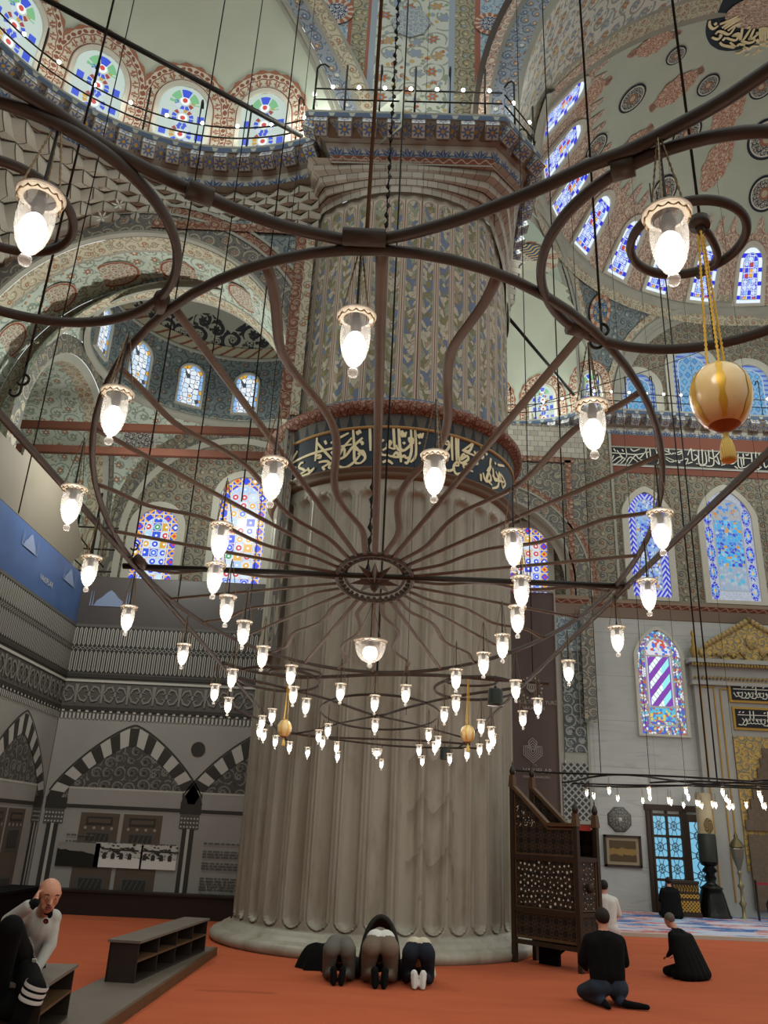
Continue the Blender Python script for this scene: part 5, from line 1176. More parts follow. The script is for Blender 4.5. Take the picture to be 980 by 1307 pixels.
b = MB(); x0, x1 = dx0+1.06, dx0+1.55; b.raw([(x0, YQ-.06, .25), (x1, YQ-.3, .25), (x1, YQ-.3, 2.4), (x0, YQ-.06, 2.4)], [(0, 1, 2, 3)], 0, False, [(0, 0), (.9, 0), (.9, 4.2), (0, 4.2)]); b.build('open_leaf', M_doorglass, dr)
b = MB(); b.beam((x0, YQ-.08, .02), (x0, YQ-.08, 2.6), .07, .05, up=(0, 1, 0)); b.beam((x1, YQ-.32, .02), (x1, YQ-.32, 2.6), .08, .06, up=(0, 1, 0)); b.beam((x0, YQ-.08, 2.5), (x1, YQ-.32, 2.5), .05, .2); b.beam((x0, YQ-.08, .13), (x1, YQ-.32, .13), .05, .25); b.build('leaf_frame', M_wood, dr)
# octagon and framed picture on the marble wall
P = atY(791, 1046, YQ-.05); b = MB(); b.lathe([(0, .05), (.34, .05), (.36, .02), (.36, 0)], (0, 0, 0), 8); b.v = [(P[0]+v[0]*cos(.39)-v[1]*sin(.39), YQ-v[2], P[2]+v[0]*sin(.39)+v[1]*cos(.39)) for v in b.v]; b.uv = [((v[0]-P[0])/.36, (v[2]-P[2])/.36) for v in b.v]
oc = thing('wall_medallion', (P[0], YQ, P[2]), 'grey carved octagonal medallion above the framed picture on the marble wall', 'medallion')
b.build('carved_disc', mat('carved_octagon', lambda: (lambda u, v: mix(gt(hyp(u, v), .82), scrolls(u, v, 4.2, c('4a4844'), c('8d8b84'), [(.0, '6a6863'), (.5, '3b3a37')], [(.0, '8d8b84'), (.5, '4a4844')], .1), '5a5853'))(*uvc()), .6), oc)
b = MB(); b.ball((P[0], YQ-.06, P[2]), (.06, .03, .06)); b.build('boss', M_plight, oc)
A = atY(770, 1065, YQ-.05); B = atY(820, 1108, YQ-.05); pf = thing('framed_picture', ((A[0]+B[0])/2, YQ, B[2]), 'framed dark gold panel hung on the marble wall left of the door', 'picture')
cx, cz, w_, h_ = (A[0]+B[0])/2, (A[2]+B[2])/2, B[0]-A[0], A[2]-B[2]
b = MB()
for s in (1, -1): b.box((cx+s*(w_/2-.03), YQ-.05, cz), (.06, .08, h_)); b.box((cx, YQ-.05, cz+s*(h_/2-.03)), (w_, .08, .06))
b.build('frame', M_wood, pf); b = MB(); b.box((cx, YQ-.03, cz), (w_-.1, .03, h_-.1)); b.build('mount', mat('tan_mount', '94846a', .6), pf)
b = MB(); b.raw([(cx-w_*.36, YQ-.055, cz-h_*.33), (cx+w_*.36, YQ-.055, cz-h_*.33), (cx+w_*.36, YQ-.055, cz+h_*.33), (cx-w_*.36, YQ-.055, cz+h_*.33)], [(0, 1, 2, 3)], 0, False, [(0, 0), (1, 0), (1, 1), (0, 1)])
b.build('dark_gold_panel', mat('dark_gold_landscape', lambda: (lambda u, v: mix(rng(v+.3*noise(vec(u, v), 5., 3.)-.15, .32, .62), '4d3c22', '8a6c38'))(*uvc()), .5), pf)
# ------------------------------------------------------------------ iron chandelier over the viewer
ZC = 2.8
def cz(x, y, z=ZC): return atZ(x, y, z)
HC = V3(-.03, 3.78, ZC); RA, RB = 1.14, 2.385
ch = thing('chandelier', HC, 'huge brown iron chandelier frame with oval wheel of straight and wavy spokes', 'chandelier')
def smooth(P, k=5, closed=False):
    P = [np.array(p, float) for p in P]; n = len(P); Q = []
    for i in range(n if closed else n-1):
        g = (lambda q: P[q % n]) if closed else (lambda q: P[max(0, min(n-1, q))])
        p0, p1, p2, p3 = g(i-1), g(i), g(i+1), g(i+2)
        for j in range(k):
            t = j/k; Q.append(.5*((2*p1)+(p2-p0)*t+(2*p0-5*p1+4*p2-p3)*t*t+(3*p1-p0-3*p2+p3)*t**3))
    if not closed: Q.append(P[-1])
    return Q
def bar(name, pts, w=.016, h=.02, closed=False, m=M_iron, sm=5, parent=None, up=(0, 0, 1)):
    b = MB(); Q = smooth(pts, sm, closed) if sm else [np.array(p, float) for p in pts]
    b.tube(Q, h, 8, 0, closed, True, w/h, up); return b.build(name, m, parent or ch)
def oval(k, dz=0., a0=0, a1=360, n=96): return [HC+V3(RA*k*cos(math.radians(a0+(a1-a0)*i/n)), RB*k*sin(math.radians(a0+(a1-a0)*i/n)), dz) for i in range(n)]
bar('oval_ring', oval(1.), .0105, .0135, True, sm=0)
def clamp(P, d, r=.03, l=.05):
    d = np.array(d)/np.linalg.norm(d); b = MB(); b.tube([P-d*l/2, P+d*l/2], r*.72, 10); b.build('clamp', M_iron, ch)
# hub
b = MB(); b.tube(oval(.16, 0), .012, 6, 0, True); b.tube(oval(.125, .01), .008, 6, 0, True)
for k in range(32): b.ball(oval(.143, .0, 0, 360, 32)[k], (.012, .016, .012), 0, 6, 4)
hub = b.build('hub_ring', M_iron, ch)
b = MB(); top = HC+V3(0, 0, .03); bot = HC+V3(0, 0, -.03); st = [HC+V3(RA*(.115 if k % 2 else .052)*cos(k*pi/10), RB*(.115 if k % 2 else .052)*sin(k*pi/10), 0) for k in range(20)]
b.raw([top, bot]+st, [(0, 2+k, 2+(k+1) % 20) for k in range(20)]+[(1, 2+(k+1) % 20, 2+k) for k in range(20)]); b.ball(HC+V3(0, 0, -.03), (.022, .03, .03)); b.build('hub_star', M_iron, ch)
# spokes
for k in range(28):
    a = math.radians(-90+k*360/28); p0 = HC+V3(RA*.165*cos(a), RB*.165*sin(a), 0); p1 = HC+V3(RA*cos(a), RB*sin(a), 0); pts = []
    tn = V3(-RA*sin(a), RB*cos(a), 0); tn /= np.linalg.norm(tn); wv = k % 2
    for i in range(41):
        t = i/40; q = p0+(p1-p0)*t
        if wv: q = q+tn*(.028+.016*t)*sin(t*2*pi*2.0+.4)*min(1, 6*t, 6*(1-t))
        pts.append(q)
    b = MB(); b.tube(pts, .0068, 6, 0, False, True, 2.0); b.build('wavy_spoke' if wv else 'straight_spoke', M_strap, ch)
bar('cross_bar', [HC+V3(-1.2, -.05, -.005), HC+V3(1.2, -.1, -.005)], .02, .014, m=M_ironbl, sm=0)
for x in (-1.165, 1.15): bar('side_bar', [V3(x-.04*(1 if x < 0 else -1), -.6, ZC-.012), V3(x, 4, ZC-.012), V3(x*.99, 11.2, ZC-.012)], .011, .015, sm=6)
near = [cz(x, y, ZC+.02) for x, y in ((0, 100), (60, 136), (120, 178), (180, 212), (240, 241), (300, 267), (360, 288), (415, 301), (452, 307), (500, 303), (560, 288), (620, 268), (690, 240), (750, 212), (800, 193), (860, 163), (920, 130), (980, 90))]
near = [near[0]+(near[0]-near[1])*1.8]+near+[near[-1]+(near[-1]-near[-2])*1.8]
bar('curved_bar', near, .011, .0145)
def circ(px, name, z=ZC, w=.0105, h=.0135, flip=False, n=72):
    P = [cz(x, y, z) for x, y in px]; cx, cy, r = fit_circle(P); bar(name, [V3(cx+r*cos(2*pi*k/n), cy+r*sin(2*pi*k/n), z) for k in range(n)], w, h, True, sm=0); return cx, cy, r
CL = circ([(0, 140), (60, 150), (120, 185), (170, 220), (205, 262), (226, 300), (228, 335), (215, 370), (190, 388), (150, 400), (100, 408), (50, 408), (0, 402)], 'corner_ring')
CR = circ([(735, 415), (712, 385), (697, 345), (697, 310), (710, 275), (735, 245), (770, 222), (810, 200), (850, 187), (900, 183), (950, 195), (790, 438), (850, 445), (910, 442), (980, 428)], 'corner_ring')
SR = circ([(815, 300), (830, 275), (850, 262), (890, 250), (930, 265), (940, 300), (920, 335), (880, 355), (845, 350), (825, 335)], 'scroll_ring', ZC+.01, .009, .011)
SL = circ([(20, 225), (60, 225), (80, 245), (86, 275), (78, 305), (55, 320), (20, 322), (0, 318)], 'scroll_ring', ZC+.01, .009, .011)
b = MB(); P = cz(893, 290); b.tube([P, P+V3(0, 0, .02)], .02, 12); b.ball(P, (.01, .01, .02)); b.build('scroll_boss', M_iron, ch)
bar('scroll_arm', [cz(893, 290), cz(905, 300), cz(915, 330), cz(890, 352)], .008, .01)
# joints where the bars are lashed together
clamp(cz(465, 303, ZC+.01), (1, 0, 0), .027, .09); clamp(cz(737, 420), (1, .3, 0), .026, .05); clamp(cz(205, 386), (-.4, 1, 0), .026, .05); clamp(cz(795, 215), (1, -.5, 0), .028, .04); clamp(cz(255, 247), (1, .5, 0), .028, .05); clamp(cz(180, 718), (0, 1, 0), .03, .12); clamp(cz(788, 750), (0, 1, 0), .03, .12)
# the far end of the frame
fx = lambda L: [cz(x, y) for x, y in L]
bar('curved_bar', fx([(285, 846), (330, 858), (400, 864), (480, 861), (560, 862), (640, 868), (700, 872)]), .012, .014)
bar('curved_bar', fx([(305, 865), (360, 877), (420, 893), (460, 907), (485, 913), (520, 903), (580, 889), (651, 879)]), .011, .013)
bar('curved_bar', fx([(300, 905), (370, 934), (400, 940), (430, 944), (490, 951), (545, 954), (610, 955)]), .012, .013)
bar('curved_bar', fx([(372, 936), (420, 941), (490, 943.5), (550, 946), (600, 950)]), .011, .013)
bar('curved_bar', fx([(484, 914), (520, 922), (550, 930), (590, 941)]), .009, .011); bar('curved_bar', fx([(478, 914), (430, 924), (400, 932), (372, 937)]), .009, .011)
for side in (0, 1):
    mir = lambda P: V3(P[0], 7.56-P[1], P[2]); ctr = V3(*(CL if side else CR)[:2], ZC); r = (CL if side else CR)[2]
    c2 = V3(-.8 if side else .82, 6.7, ZC); bar('corner_ring', [c2+V3(.34*cos(2*pi*k/60), .55*sin(2*pi*k/60), 0) for k in range(60)], .011, .013, True, sm=0)
    c3 = V3(-.63 if side else .74, 6.36, ZC); bar('scroll_ring', [c3+V3(.2*cos(2*pi*k/48), .2*sin(2*pi*k/48), 0) for k in range(48)], .008, .01, True, sm=0)
bar('end_ring', [V3(.05+.6*cos(2*pi*k/72), 8.45+1.25*sin(2*pi*k/72), ZC) for k in range(72)], .01, .012, True, sm=0)
# ------------------------------------------------------------------ glass lamps
m = bpy.data.materials.new('clear_lamp_glass'); m.use_nodes = True; NT = m.node_tree; bs = NT.nodes['Principled BSDF']
bs.inputs['Base Color'].default_value = c('f2f0ea'); bs.inputs['Roughness'].default_value = .12; bs.inputs['Alpha'].default_value = .3; bs.inputs['Specular IOR Level'].default_value = .6; M_lglass = m
m2 = bpy.data.materials.new('frosted_glowing_bulb'); m2.use_nodes = True; bs = m2.node_tree.nodes['Principled BSDF']; bs.inputs['Base Color'].default_value = c('fff4e2'); bs.inputs['Emission Color'].default_value = c('fff8ee'); bs.inputs['Emission Strength'].default_value = 5.; M_bulb = m2
m2.cycles.emission_sampling = 'NONE'
M_rim = mat('frilled_glass_rim', lambda: mix(noise(objc(), 60., 3.), 'a59b88', 'cfc8b8'), .25, 0, .6)
M_brass = mat('aged_brass_chain', lambda: mix(noise(objc(), 40., 2.), '5d4a34', '8c7656'), .4, .7)
M_cablelamp = M_cable
def lamp_proto(bowl=False):
    root = bpy.data.objects.new('glass_lamp' if not bowl else 'bowl_lamp', None); COL.objects.link(root); rootloc[root.name] = (0, 0, 0); root.empty_display_size = .05
    b = MB()
    if not bowl: b.lathe([(.026, -.006), (.03, -.02), (.0315, -.045), (.0295, -.07), (.024, -.093), (.015, -.11), (.006, -.118), (.005, -.12), (.0095, -.125), (.0115, -.132), (.009, -.139), (.0, -.142)], (0, 0, 0), 20)
    else: b.lathe([(.07, 0), (.068, -.03), (.058, -.06), (.04, -.082), (.016, -.094), (.007, -.098), (.012, -.106), (.01, -.115), (0, -.12)], (0, 0, 0), 28)
    b.build('glass_bell' if not bowl else 'glass_bowl', M_lglass, root)
    b = MB(); R_ = .04 if not bowl else .076
    b.grid(lambda u, v: ((R_*(1-.34*v))*(1+.03*cos(14*2*pi*u)*(1-v))*cos(2*pi*u), (R_*(1-.34*v))*(1+.03*cos(14*2*pi*u)*(1-v))*sin(2*pi*u), .003-.009*v+.0015*cos(14*2*pi*u)*(1-v), u, v), 56, 3)
    b.tube([(R_*.97*cos(2*pi*k/40), R_*.97*sin(2*pi*k/40), .002) for k in range(40)], .0028, 5, 0, True); b.build('rim', M_rim, root)
    b = MB()
    if not bowl: b.lathe([(0, -.036), (.01, -.04), (.0175, -.05), (.0225, -.064), (.0232, -.076), (.0195, -.092), (.0115, -.108), (0, -.114)], (0, 0, 0), 16)
    else: b.lathe([(0, -.02), (.025, -.028), (.034, -.05), (.026, -.075), (0, -.088)], (0, 0, 0), 16)
    b.build('bulb', M_bulb, root)
    b = MB(); b.lathe([(0, -.026), (.011, -.03), (.011, -.012), (.006, .012), (.003, .03), (.002, .18), (0, .18)], (0, 0, 0), 8); b.build('lamp_holder', M_cable, root)
    for k in range(3):
        a = k*2.094+.5; b = MB(); n = 26; P0 = V3(R_*.9*cos(a), R_*.9*sin(a), .002); P1 = V3(.004*cos(a), .004*sin(a), .17)
        b.tube([P0+(P1-P0)*i/n for i in range(n+1)], [.0026 if i % 2 else .0011 for i in range(n+1)], 5); b.build('chain', M_brass, root)
    b = MB()
    for k in range(14):
        a0 = k*2*pi/14; b.tube([(R_*.92*cos(a0+t*.45), R_*.92*sin(a0+t*.45), -.004-.006*sin(pi*t)) for t in (0, .25, .5, .75, 1)], .0016, 4)
    b.build('bead_swag', M_brass, root)
    return root
LP = lamp_proto(); BW = lamp_proto(True); used = {}
def put(proto, P, label, group, s=1.):
    o = proto if proto.name not in used else copy_tree(proto)
    used[proto.name] = 1; o.location = tuple(P); o.scale = (s, s, s); o['label'] = label; o['category'] = 'lamp'; o['group'] = group; return o
LPOS = []
def lampat(x, y, label, group, z=2.625, bowl=False, s=1.):
    P = atZ(x, y, z); LPOS.append(P); k = random.uniform(-3, 3); o = put(BW if bowl else LP, P, label, group, s); o.rotation_euler = (0, 0, k); return o
OR = 'first second third fourth fifth sixth seventh eighth ninth tenth eleventh twelfth thirteenth fourteenth fifteenth sixteenth seventeenth eighteenth nineteenth twentieth'.split()
def ordn(k): return OR[k] if k < 20 else (['twenty', 'thirty', 'forty'][(k+1)//10-2]+'-'+OR[(k+1) % 10-1] if (k+1) % 10 else ['twentieth', 'thirtieth', 'fortieth'][(k+1)//10-2])
G1 = 'glass lamps of the great chandelier'
for x, y, lb in ((52, 252, 'large glowing glass lamp in the upper left corner, below the left iron ring'), (851, 275, 'large glowing glass lamp in front of the curled iron ring, above the nearest egg'), (455, 405, 'glowing glass lamp hanging on the near middle of the oval wheel, before the painted shaft'), (350, 590, 'glowing glass lamp hanging in front of the left end of the navy inscription'), (555, 582, 'glowing glass lamp hanging over the right half of the navy inscription'), (755, 518, 'glowing glass lamp under the right joint of the oval wheel, left of nearest egg'), (150, 502, 'glowing glass lamp before the drum windows, hung from the left of the oval wheel')):
    lampat(x, y, lb, G1, 2.64)
STR = [('%s lamp from the top of the outer string down the left side bar', [(95, 624), (117, 712), (165, 775), (235, 823), (275, 874), (292, 891)]), ('%s lamp from the top of the inner left string inside the oval wheel', [(283, 671), (276, 721), (291, 762), (312, 794), (336, 826), (297, 855)]),
       ('%s lamp from the top of the inner right string inside the oval wheel', [(655, 680), (665, 738), (660, 775), (641, 811), (617, 834)]), ('%s lamp from the top of the outer string down the right side bar', [(842, 655), (826, 742), (787, 801), (725, 844), (658, 869), (686, 892), (667, 908)])]
for lb, L in STR:
    for k, (x, y) in enumerate(L): lampat(x, y, lb % ('topmost' if k == 0 else ordn(k)), G1, 2.625)
lampat(473, 819, 'wide glass bowl lamp hanging straight below the hub of the wheel', 'bowl lamps of the great chandelier', 2.585, True, 1.15)
lampat(481, 956, 'small glass bowl lamp at the far end of the chandelier, low before the pillar', 'bowl lamps of the great chandelier', 2.62, True, .95)
FAR = [(372, 850), (582, 855), (435, 873), (518, 875), (478.5, 888), (582, 888), (375, 877), (391, 892), (348, 905), (335, 914), (332, 925), (337, 931), (352, 939), (370, 947), (393, 954), (407, 932), (419, 924), (412, 940), (430, 947), (431, 959), (479, 918), (487, 969), (567, 903), (614, 919), (547, 930), (559, 940), (555, 947), (535, 951), (539, 965), (574, 962), (596, 956), (612, 950), (627, 928), (629, 937), (624, 945)]
FAR.sort()
for k, (x, y) in enumerate(FAR): lampat(x, y, 'small glowing lamp at the far end of the chandelier, %s from the left there' % ordn(k), G1, 2.62)
# ostrich eggs
M_egg = mat('ivory_egg_shell', lambda: mix(noise(objc(), 4., 3.), 'd2b67c', 'dfc48e'), .22, 0, .6)
M_eggcap = mat('amber_egg_base', '8a4f24', .35)
M_gst = mat('bright_gold_leaf', 'd0a63a', .35, .3)
def egg_proto(L):
    root = bpy.data.objects.new('hanging_egg', None); COL.objects.link(root); rootloc[root.name] = (0, 0, 0)
    A, B = .054, .068; sh = lambda t, a, o=0.: ((A+o)*sin(t)*(1+.06*cos(t))*cos(a), (A+o)*sin(t)*(1+.06*cos(t))*sin(a), (B+o)*cos(t))
    b = MB(); b.grid(lambda u, v: (*sh(pi*.82*v, 2*pi*u), u, v), 32, 22); b.build('egg_shell', M_egg, root)
    b = MB(); b.grid(lambda u, v: (*sh(pi*(.82+.18*v), 2*pi*u), u, v), 24, 6); b.build('amber_cap', M_eggcap, root)
    for k in range(6):
        a = k*2*pi/6-1.95; b = MB(); b.grid(lambda u, v, a=a: (*sh(.05+pi*.78*v, a+(u-.5)*.23*(1+.3*sin(v*25)), .0012), u, v), 2, 24); b.build('gold_stripe', M_gst, root)
    b = MB(); b.lathe([(.001, -.07), (.006, -.074), (.004, -.08), (.009, -.088), (.012, -.1), (.014, -.122), (.012, -.128), (0, -.128)], (0, 0, 0), 14); b.build('tassel', mat('gold_silk_tassel', lambda: mix(fract(sep(objc())[0]*400.), 'c09c40', 'e4cc7a'), .7), root)
    for k in range(3):
        a = k*2.094+.3; P0 = V3(.018*cos(a), .018*sin(a), .063); P1 = V3(.004*cos(a), .004*sin(a), L); n = int(L/.006); b = MB(); b.tube([P0+(P1-P0)*i/n for i in range(n+1)], [.0034 if i % 2 else .0014 for i in range(n+1)], 5); b.build('gold_chain', M_gst, root)
    return root
P = cz(893, 290); Pe = atY(918, 507, P[1]); E1_ = egg_proto(ZC-Pe[2]); E1_.location = (P[0], P[1], Pe[2]); tag(E1_, 'large ivory egg with gold stripes and tassel hanging upper right', 'egg', 'hanging ostrich eggs')
for (x, y, xe, ye, lb) in ((377, 860, 363, 930, 'small ivory egg hanging among lamps at the far end, left of the pillar middle'), (604, 867, 597, 937, 'small ivory egg hanging among lamps at the far end, right of the pillar middle')):
    P = cz(x, y); Pe = atY(xe, ye, P[1]); o = egg_proto(ZC-Pe[2]); o.location = (Pe[0], P[1], Pe[2]); tag(o, lb, 'egg', 'hanging ostrich eggs')
for (x, y, r, h, lb) in ((632, 874, .058, .12, 'dark green tin canister hanging from the ring, right of the pillar middle'), (568, 957, .065, .13, 'small dark canister hanging low among the farthest lamps')):
    P = cz(x, y-12); o = thing('hanging_canister', (P[0], P[1], ZC-.1-h), lb, 'canister'); z = ZC-.1-h; b = MB(); b.lathe([(0, z), (r*1.05, z), (r, z+.01), (r*.92, z+h*.9), (r*.8, z+h), (0, z+h)], (P[0], P[1], 0), 24); b.build('canister_body', mat('dark_green_tin', '262a22', .4, .3), o); b = MB(); b.tube([(P[0], P[1], z+h), (P[0], P[1], ZC)], .004, 5); b.ball((P[0], P[1], z+h+.01), .012); b.build('hanger', M_cable, o)
# ------------------------------------------------------------------ cables the frames hang from
def cable(x0, yend, r=.004, lb='', m=M_cable, z=ZC, hook=False, top=17., rope=False, chain=False):
    x = x0-(612-x0)*yend/1960.; P = atZ(x, yend, z); o = thing('suspension_cable' if not chain else 'suspension_chain', (P[0], P[1], z), lb, 'cable' if not chain else 'chain', 'suspension cables')
    b = MB()
    if chain:
        n = 400; Lz = top-z; b.tube([(P[0]+.006*cos(i*2.1), P[1]+.006*sin(i*2.1), z+Lz*i/n) for i in range(n+1)], [r*(1.6 if i % 2 else .6) for i in range(n+1)], 5); b.build('links', m, o)
    else:
        b.tube([(P[0], P[1], z+(.08 if hook else 0)), (P[0], P[1], (z+top)/2), (P[0], P[1], top)], r, 6); b.build('strand', m, o)
    if hook:
        b = MB(); H = [V3(P[0]+.017*sin(t), P[1], z+.04+.017*cos(t)) for t in np.linspace(.0, 4.2, 14)]; H2 = [V3(P[0]-.015+.015*cos(t), P[1], z-.0+.015*sin(t)) for t in np.linspace(0, -3.6, 10)]
        b.tube(smooth(H, 2), .0042, 6); b.tube(smooth([V3(P[0], P[1], z+.1), V3(P[0], P[1], z+.02)]+H2, 2), .0042, 6); b.build('hook', M_ironbl, o)
    return o
CB = [(145, 500, .0042, True), (171, 655, .003, False), (287, 708, .004, True), (335, 775, .004, False), (383, 640, .0028, False), (402, 842, .003, False), (521, 858, .008, False), (548, 913, .003, False), (659, 858, .004, False), (692, 752, .0035, False), (740, 438, .0032, True), (858, 440, .0042, False)]
for k, (x0, ye, r, hk) in enumerate(CB): cable(x0, ye, r, 'black suspension cable of the chandelier, %s from the left' % ordn(k), hook=hk)
cable(487, 304, .0042, 'brown rope lashed to the near joint of the iron frame', M_rope, rope=True)
cable(508.5, 735, .009, 'black chain that carries the hub of the chandelier', M_cable, chain=True)
# ------------------------------------------------------------------ second lamp frame in front of the marble wall
c2 = thing('lamp_frame', (6.6, 18.5, 3.0), 'black iron lamp frame hanging low before the marble wall at right', 'chandelier')
ZF = 3.0
fz = lambda L: [atZ(x, y, ZF) for x, y in L]
for L in ([(640, 982), (700, 986), (760, 988), (860, 991), (980, 999), (1060, 1006)], [(655, 991), (690, 999), (725, 998), (760, 991), (800, 989), (850, 995), (900, 1001), (980, 1004)], [(730, 1000), (800, 1002), (880, 1003), (980, 1007), (1040, 1012)], [(742, 1003), (800, 1004.5), (860, 1003), (920, 1000), (980, 996)], [(830, 999), (880, 997), (930, 999), (980, 1001)]):
    bar('frame_bar', fz(L), .018, .02, m=M_ironbl, parent=c2)
FL = [(748.6, 1008), (757.6, 1012), (777, 1005), (788, 1015), (820, 1018), (828, 1005), (829, 1014), (853, 1018), (856, 1020), (875, 1005), (878, 1014), (872, 1024), (889, 1021), (892, 1022), (895, 1025), (909, 1023), (913, 1024), (922, 1007), (926, 1015), (930, 1020), (935, 1026), (952, 1024), (968.5, 1010), (971, 1016), (973, 1024), (976, 1025)]
FL.sort()
for k, (x, y) in enumerate(FL): lampat(x, y, 'tiny glowing lamp on the frame before the marble wall, %s from the left' % ordn(k), 'lamps of the right hand frame', 2.82, s=1.2)
lampat(930, 1028, 'small bowl lamp under the frame before the marble wall, near the tall candlestick', 'lamps of the right hand frame', 2.82, True, 1.1)
for k, (x0, ye, r) in enumerate(((715, 986, .008), (756, 1000, .007), (806, 998, .018), (813, 1000, .018), (786, 990, .004), (883, 1001, .005), (830, 995, .004))): cable(x0, ye, r, 'black cable holding the right hand lamp frame, %s from the left' % ordn([0, 1, 3, 4, 2, 6, 5][k]), z=ZF, top=19.)
# ------------------------------------------------------------------ wooden pulpit
ML = V3(2.26, 13.71, 0); MR_ = V3(3.04, 12.83, 0); mu = (MR_-ML)/np.linalg.norm(MR_-ML); mv = V3(-mu[1], mu[0], 0); LU = float(np.linalg.norm(MR_-ML)); LV = .5
pul = thing('pulpit', ML+mu*.5+mv*.25, 'carved dark wooden pulpit chair inlaid with white mother of pearl beside the pillar', 'pulpit')
def mpt(u, v, z): return ML+mu*u+mv*v+V3(0, 0, z)
def mbox(mb, u0, u1, v0, v1, z0, z1, m=0): mb.box(mpt((u0+u1)/2, (v0+v1)/2, (z0+z1)/2), (abs(u1-u0), abs(v1-v0), z1-z0), m, ax=(mu, mv, (0, 0, 1)))
T0, T1, UK = 2.5, 1.93, .68
for (u, v, zt) in ((0, 0, T0), (0, LV, T0), (LU, 0, T1), (LU, LV, T1)):
    b = MB(); mbox(b, u-.035, u+.035, v-.035, v+.035, 0, zt); p = b.build('corner_post', M_wood, pul)
    b = MB(); b.box(mpt(u, v, zt+.07), (.1, .1, .18), 0, ax=(mu, mv, (0, 0, 1)), taper=.72); b.build('post_cap', M_woodl, p)
    b = MB(); b.lathe([(.03, zt+.16), (.045, zt+.19), (.05, zt+.22), (.03, zt+.27), (.02, zt+.29), (.008, zt+.31), (.012, zt+.33), (.004, zt+.36), (.0, zt+.4)], mpt(u, v, 0), 12); b.build('finial', mat('dark_turned_metal', '3a332c', .3, .6), p)
def panel(mp, u0, u1, z0, z1, name, dots, tp=None, m=None):
    """framed carved panel on a face; mp(u,z,off)"""
    pts = tp or [(u0, z0), (u1, z0), (u1, z1), (u0, z1)]
    b = MB(); b.poly(pts, mp, 0, .0); o = b.build(name, m or M_carved, pul)
    b = MB(); b.ribbon(pts, .035, mp, 0, .014, closed=True, thick=.014); b.build('gilt_edge', M_woodl, o)
    if dots:
        b = MB(); cu_, cz_ = (u0+u1)/2, (z0+z1)/2; ax = mp(1, 0, 0)-mp(0, 0, 0)
        def inside(u, z):
            n = len(pts); r = False
            for i in range(n):
                (x1, y1), (x2, y2) = pts[i], pts[(i+1) % n]
                if (y1 > z) != (y2 > z) and u < (x2-x1)*(z-y1)/(y2-y1)+x1: r = not r
            return r and min(u-u0, u1-u) > .04
        for k, (r, n, s) in enumerate(((.0, 1, .02), (.11, 10, .014), (.17, 10, .017), (.24, 20, .015), (.31, 20, .02), (.38, 30, .015), (.45, 30, .019), (.52, 40, .015), (.6, 40, .018), (.68, 46, .015))):
            for i in range(n):
                a = 2*pi*(i+.5*(k % 2))/n; u = cu_+r*cos(a); z = cz_+r*sin(a)
                if inside(u, z) and z0+.03 < z < z1-.03: disc(b, mp(u, z, .008), ax, (0, 0, 1), s*dots*random.uniform(.75, 1.1), 0, 6)
        b.build('inlay_dot_pattern', mat('mother_of_pearl', 'd9d2c4', .25), o)
def f_carved():
    u, v = uvc(); s = 6.5; x = fract(u*s)-.5; y = fract(v*s)-.5; a = at2(y, x); d = hyp(x, y); k = ab(fract(a*8/6.2832)-.5); l = mx(lt(k*d, .035), lt(ab(d-.36), .03)); return mix(l, '18110b', '4a3525'), l
M_carved = mat('carved_star_lattice_wood', f_carved, .5, 0, .35, .5, .01)
fr_ = lambda u, z, off=0.: mpt(u, -.0-off, z); bk_ = lambda u, z, off=0.: mpt(u, LV+off*0+.0, z)
sd_ = lambda v, z, off=0.: mpt(LU+off, v, z)
panel(fr_, .05, LU-.05, .36, .7, 'lower_panel', 0); panel(fr_, .05, LU-.05, .76, 1.43, 'inlaid_panel', 1.)
panel(fr_, .05, LU-.05, 1.5, T0, 'sloping_panel', .0, [(.05, 1.5), (LU-.05, 1.5), (LU-.05, T1-.06), (UK, T1-.06), (.05, T0-.08)])
b = MB(); random.seed(9)
for k in range(60):
    u = random.uniform(.07, .42); z = random.uniform(1.9, 2.4)
    if z < T0-.1-(T0-T1)*u/UK-.06: disc(b, fr_(u, z, .01), mu, (0, 0, 1), random.uniform(.007, .012), 0, 6)
b.build('inlay_dot_pattern', mat('mother_of_pearl_small', 'c9c0ae', .25), pul)
panel(bk_, .05, LU-.05, .36, T1-.1, 'rear_panel', 0); panel(bk_, .05, LU-.05, 1.5, T0, 'sloping_panel', .0, [(.05, 1.5), (LU-.05, 1.5), (LU-.05, T1-.06), (UK, T1-.06), (.05, T0-.08)])
panel(sd_, .05, LV-.05, .36, .72, 'side_panel', 0); panel(sd_, .05, LV-.05, .78, 1.43, 'side_panel', .55)
b = MB(); b.ball(sd_(LV*.5, 1.08, .03), (.05, .05, .07)); b.ball(sd_(LV*.5, 1.08, .05), (.03, .03, .04)); b.build('carved_boss', M_wood, pul)
for z in (.29, .73, 1.46):
    b = MB(); mbox(b, 0, LU, -.03, .03, z-.03, z+.03); mbox(b, 0, LU, LV-.03, LV+.03, z-.03, z+.03); mbox(b, LU-.03, LU+.03, 0, LV, z-.03, z+.03); b.build('rail', M_wood, pul)
for v in (0, LV):
    b = MB(); b.beam(mpt(0, v, T0), mpt(UK, v, T1), .09, .05); b.beam(mpt(UK, v, T1), mpt(LU, v, T1), .09, .05); b.build('hand_rail', M_woodl, pul)
b = MB(); mbox(b, .05, LU-.05, .03, LV-.03, 1.44, 1.5); b.build('seat_board', M_wood, pul)
b = MB(); mbox(b, UK+.02, LU-.05, .05, LV-.05, 1.86, 1.94); b.build('red_cushion', mat('red_velvet', '8f2a22', .9), pul)
b = MB(); b.beam(mpt(.35, .3, 0), mpt(.7, .45, .3), .03, .04); mbox(b, .25, .6, .25, .32, .0, .25); b.build('step_stool', M_black2, pul)
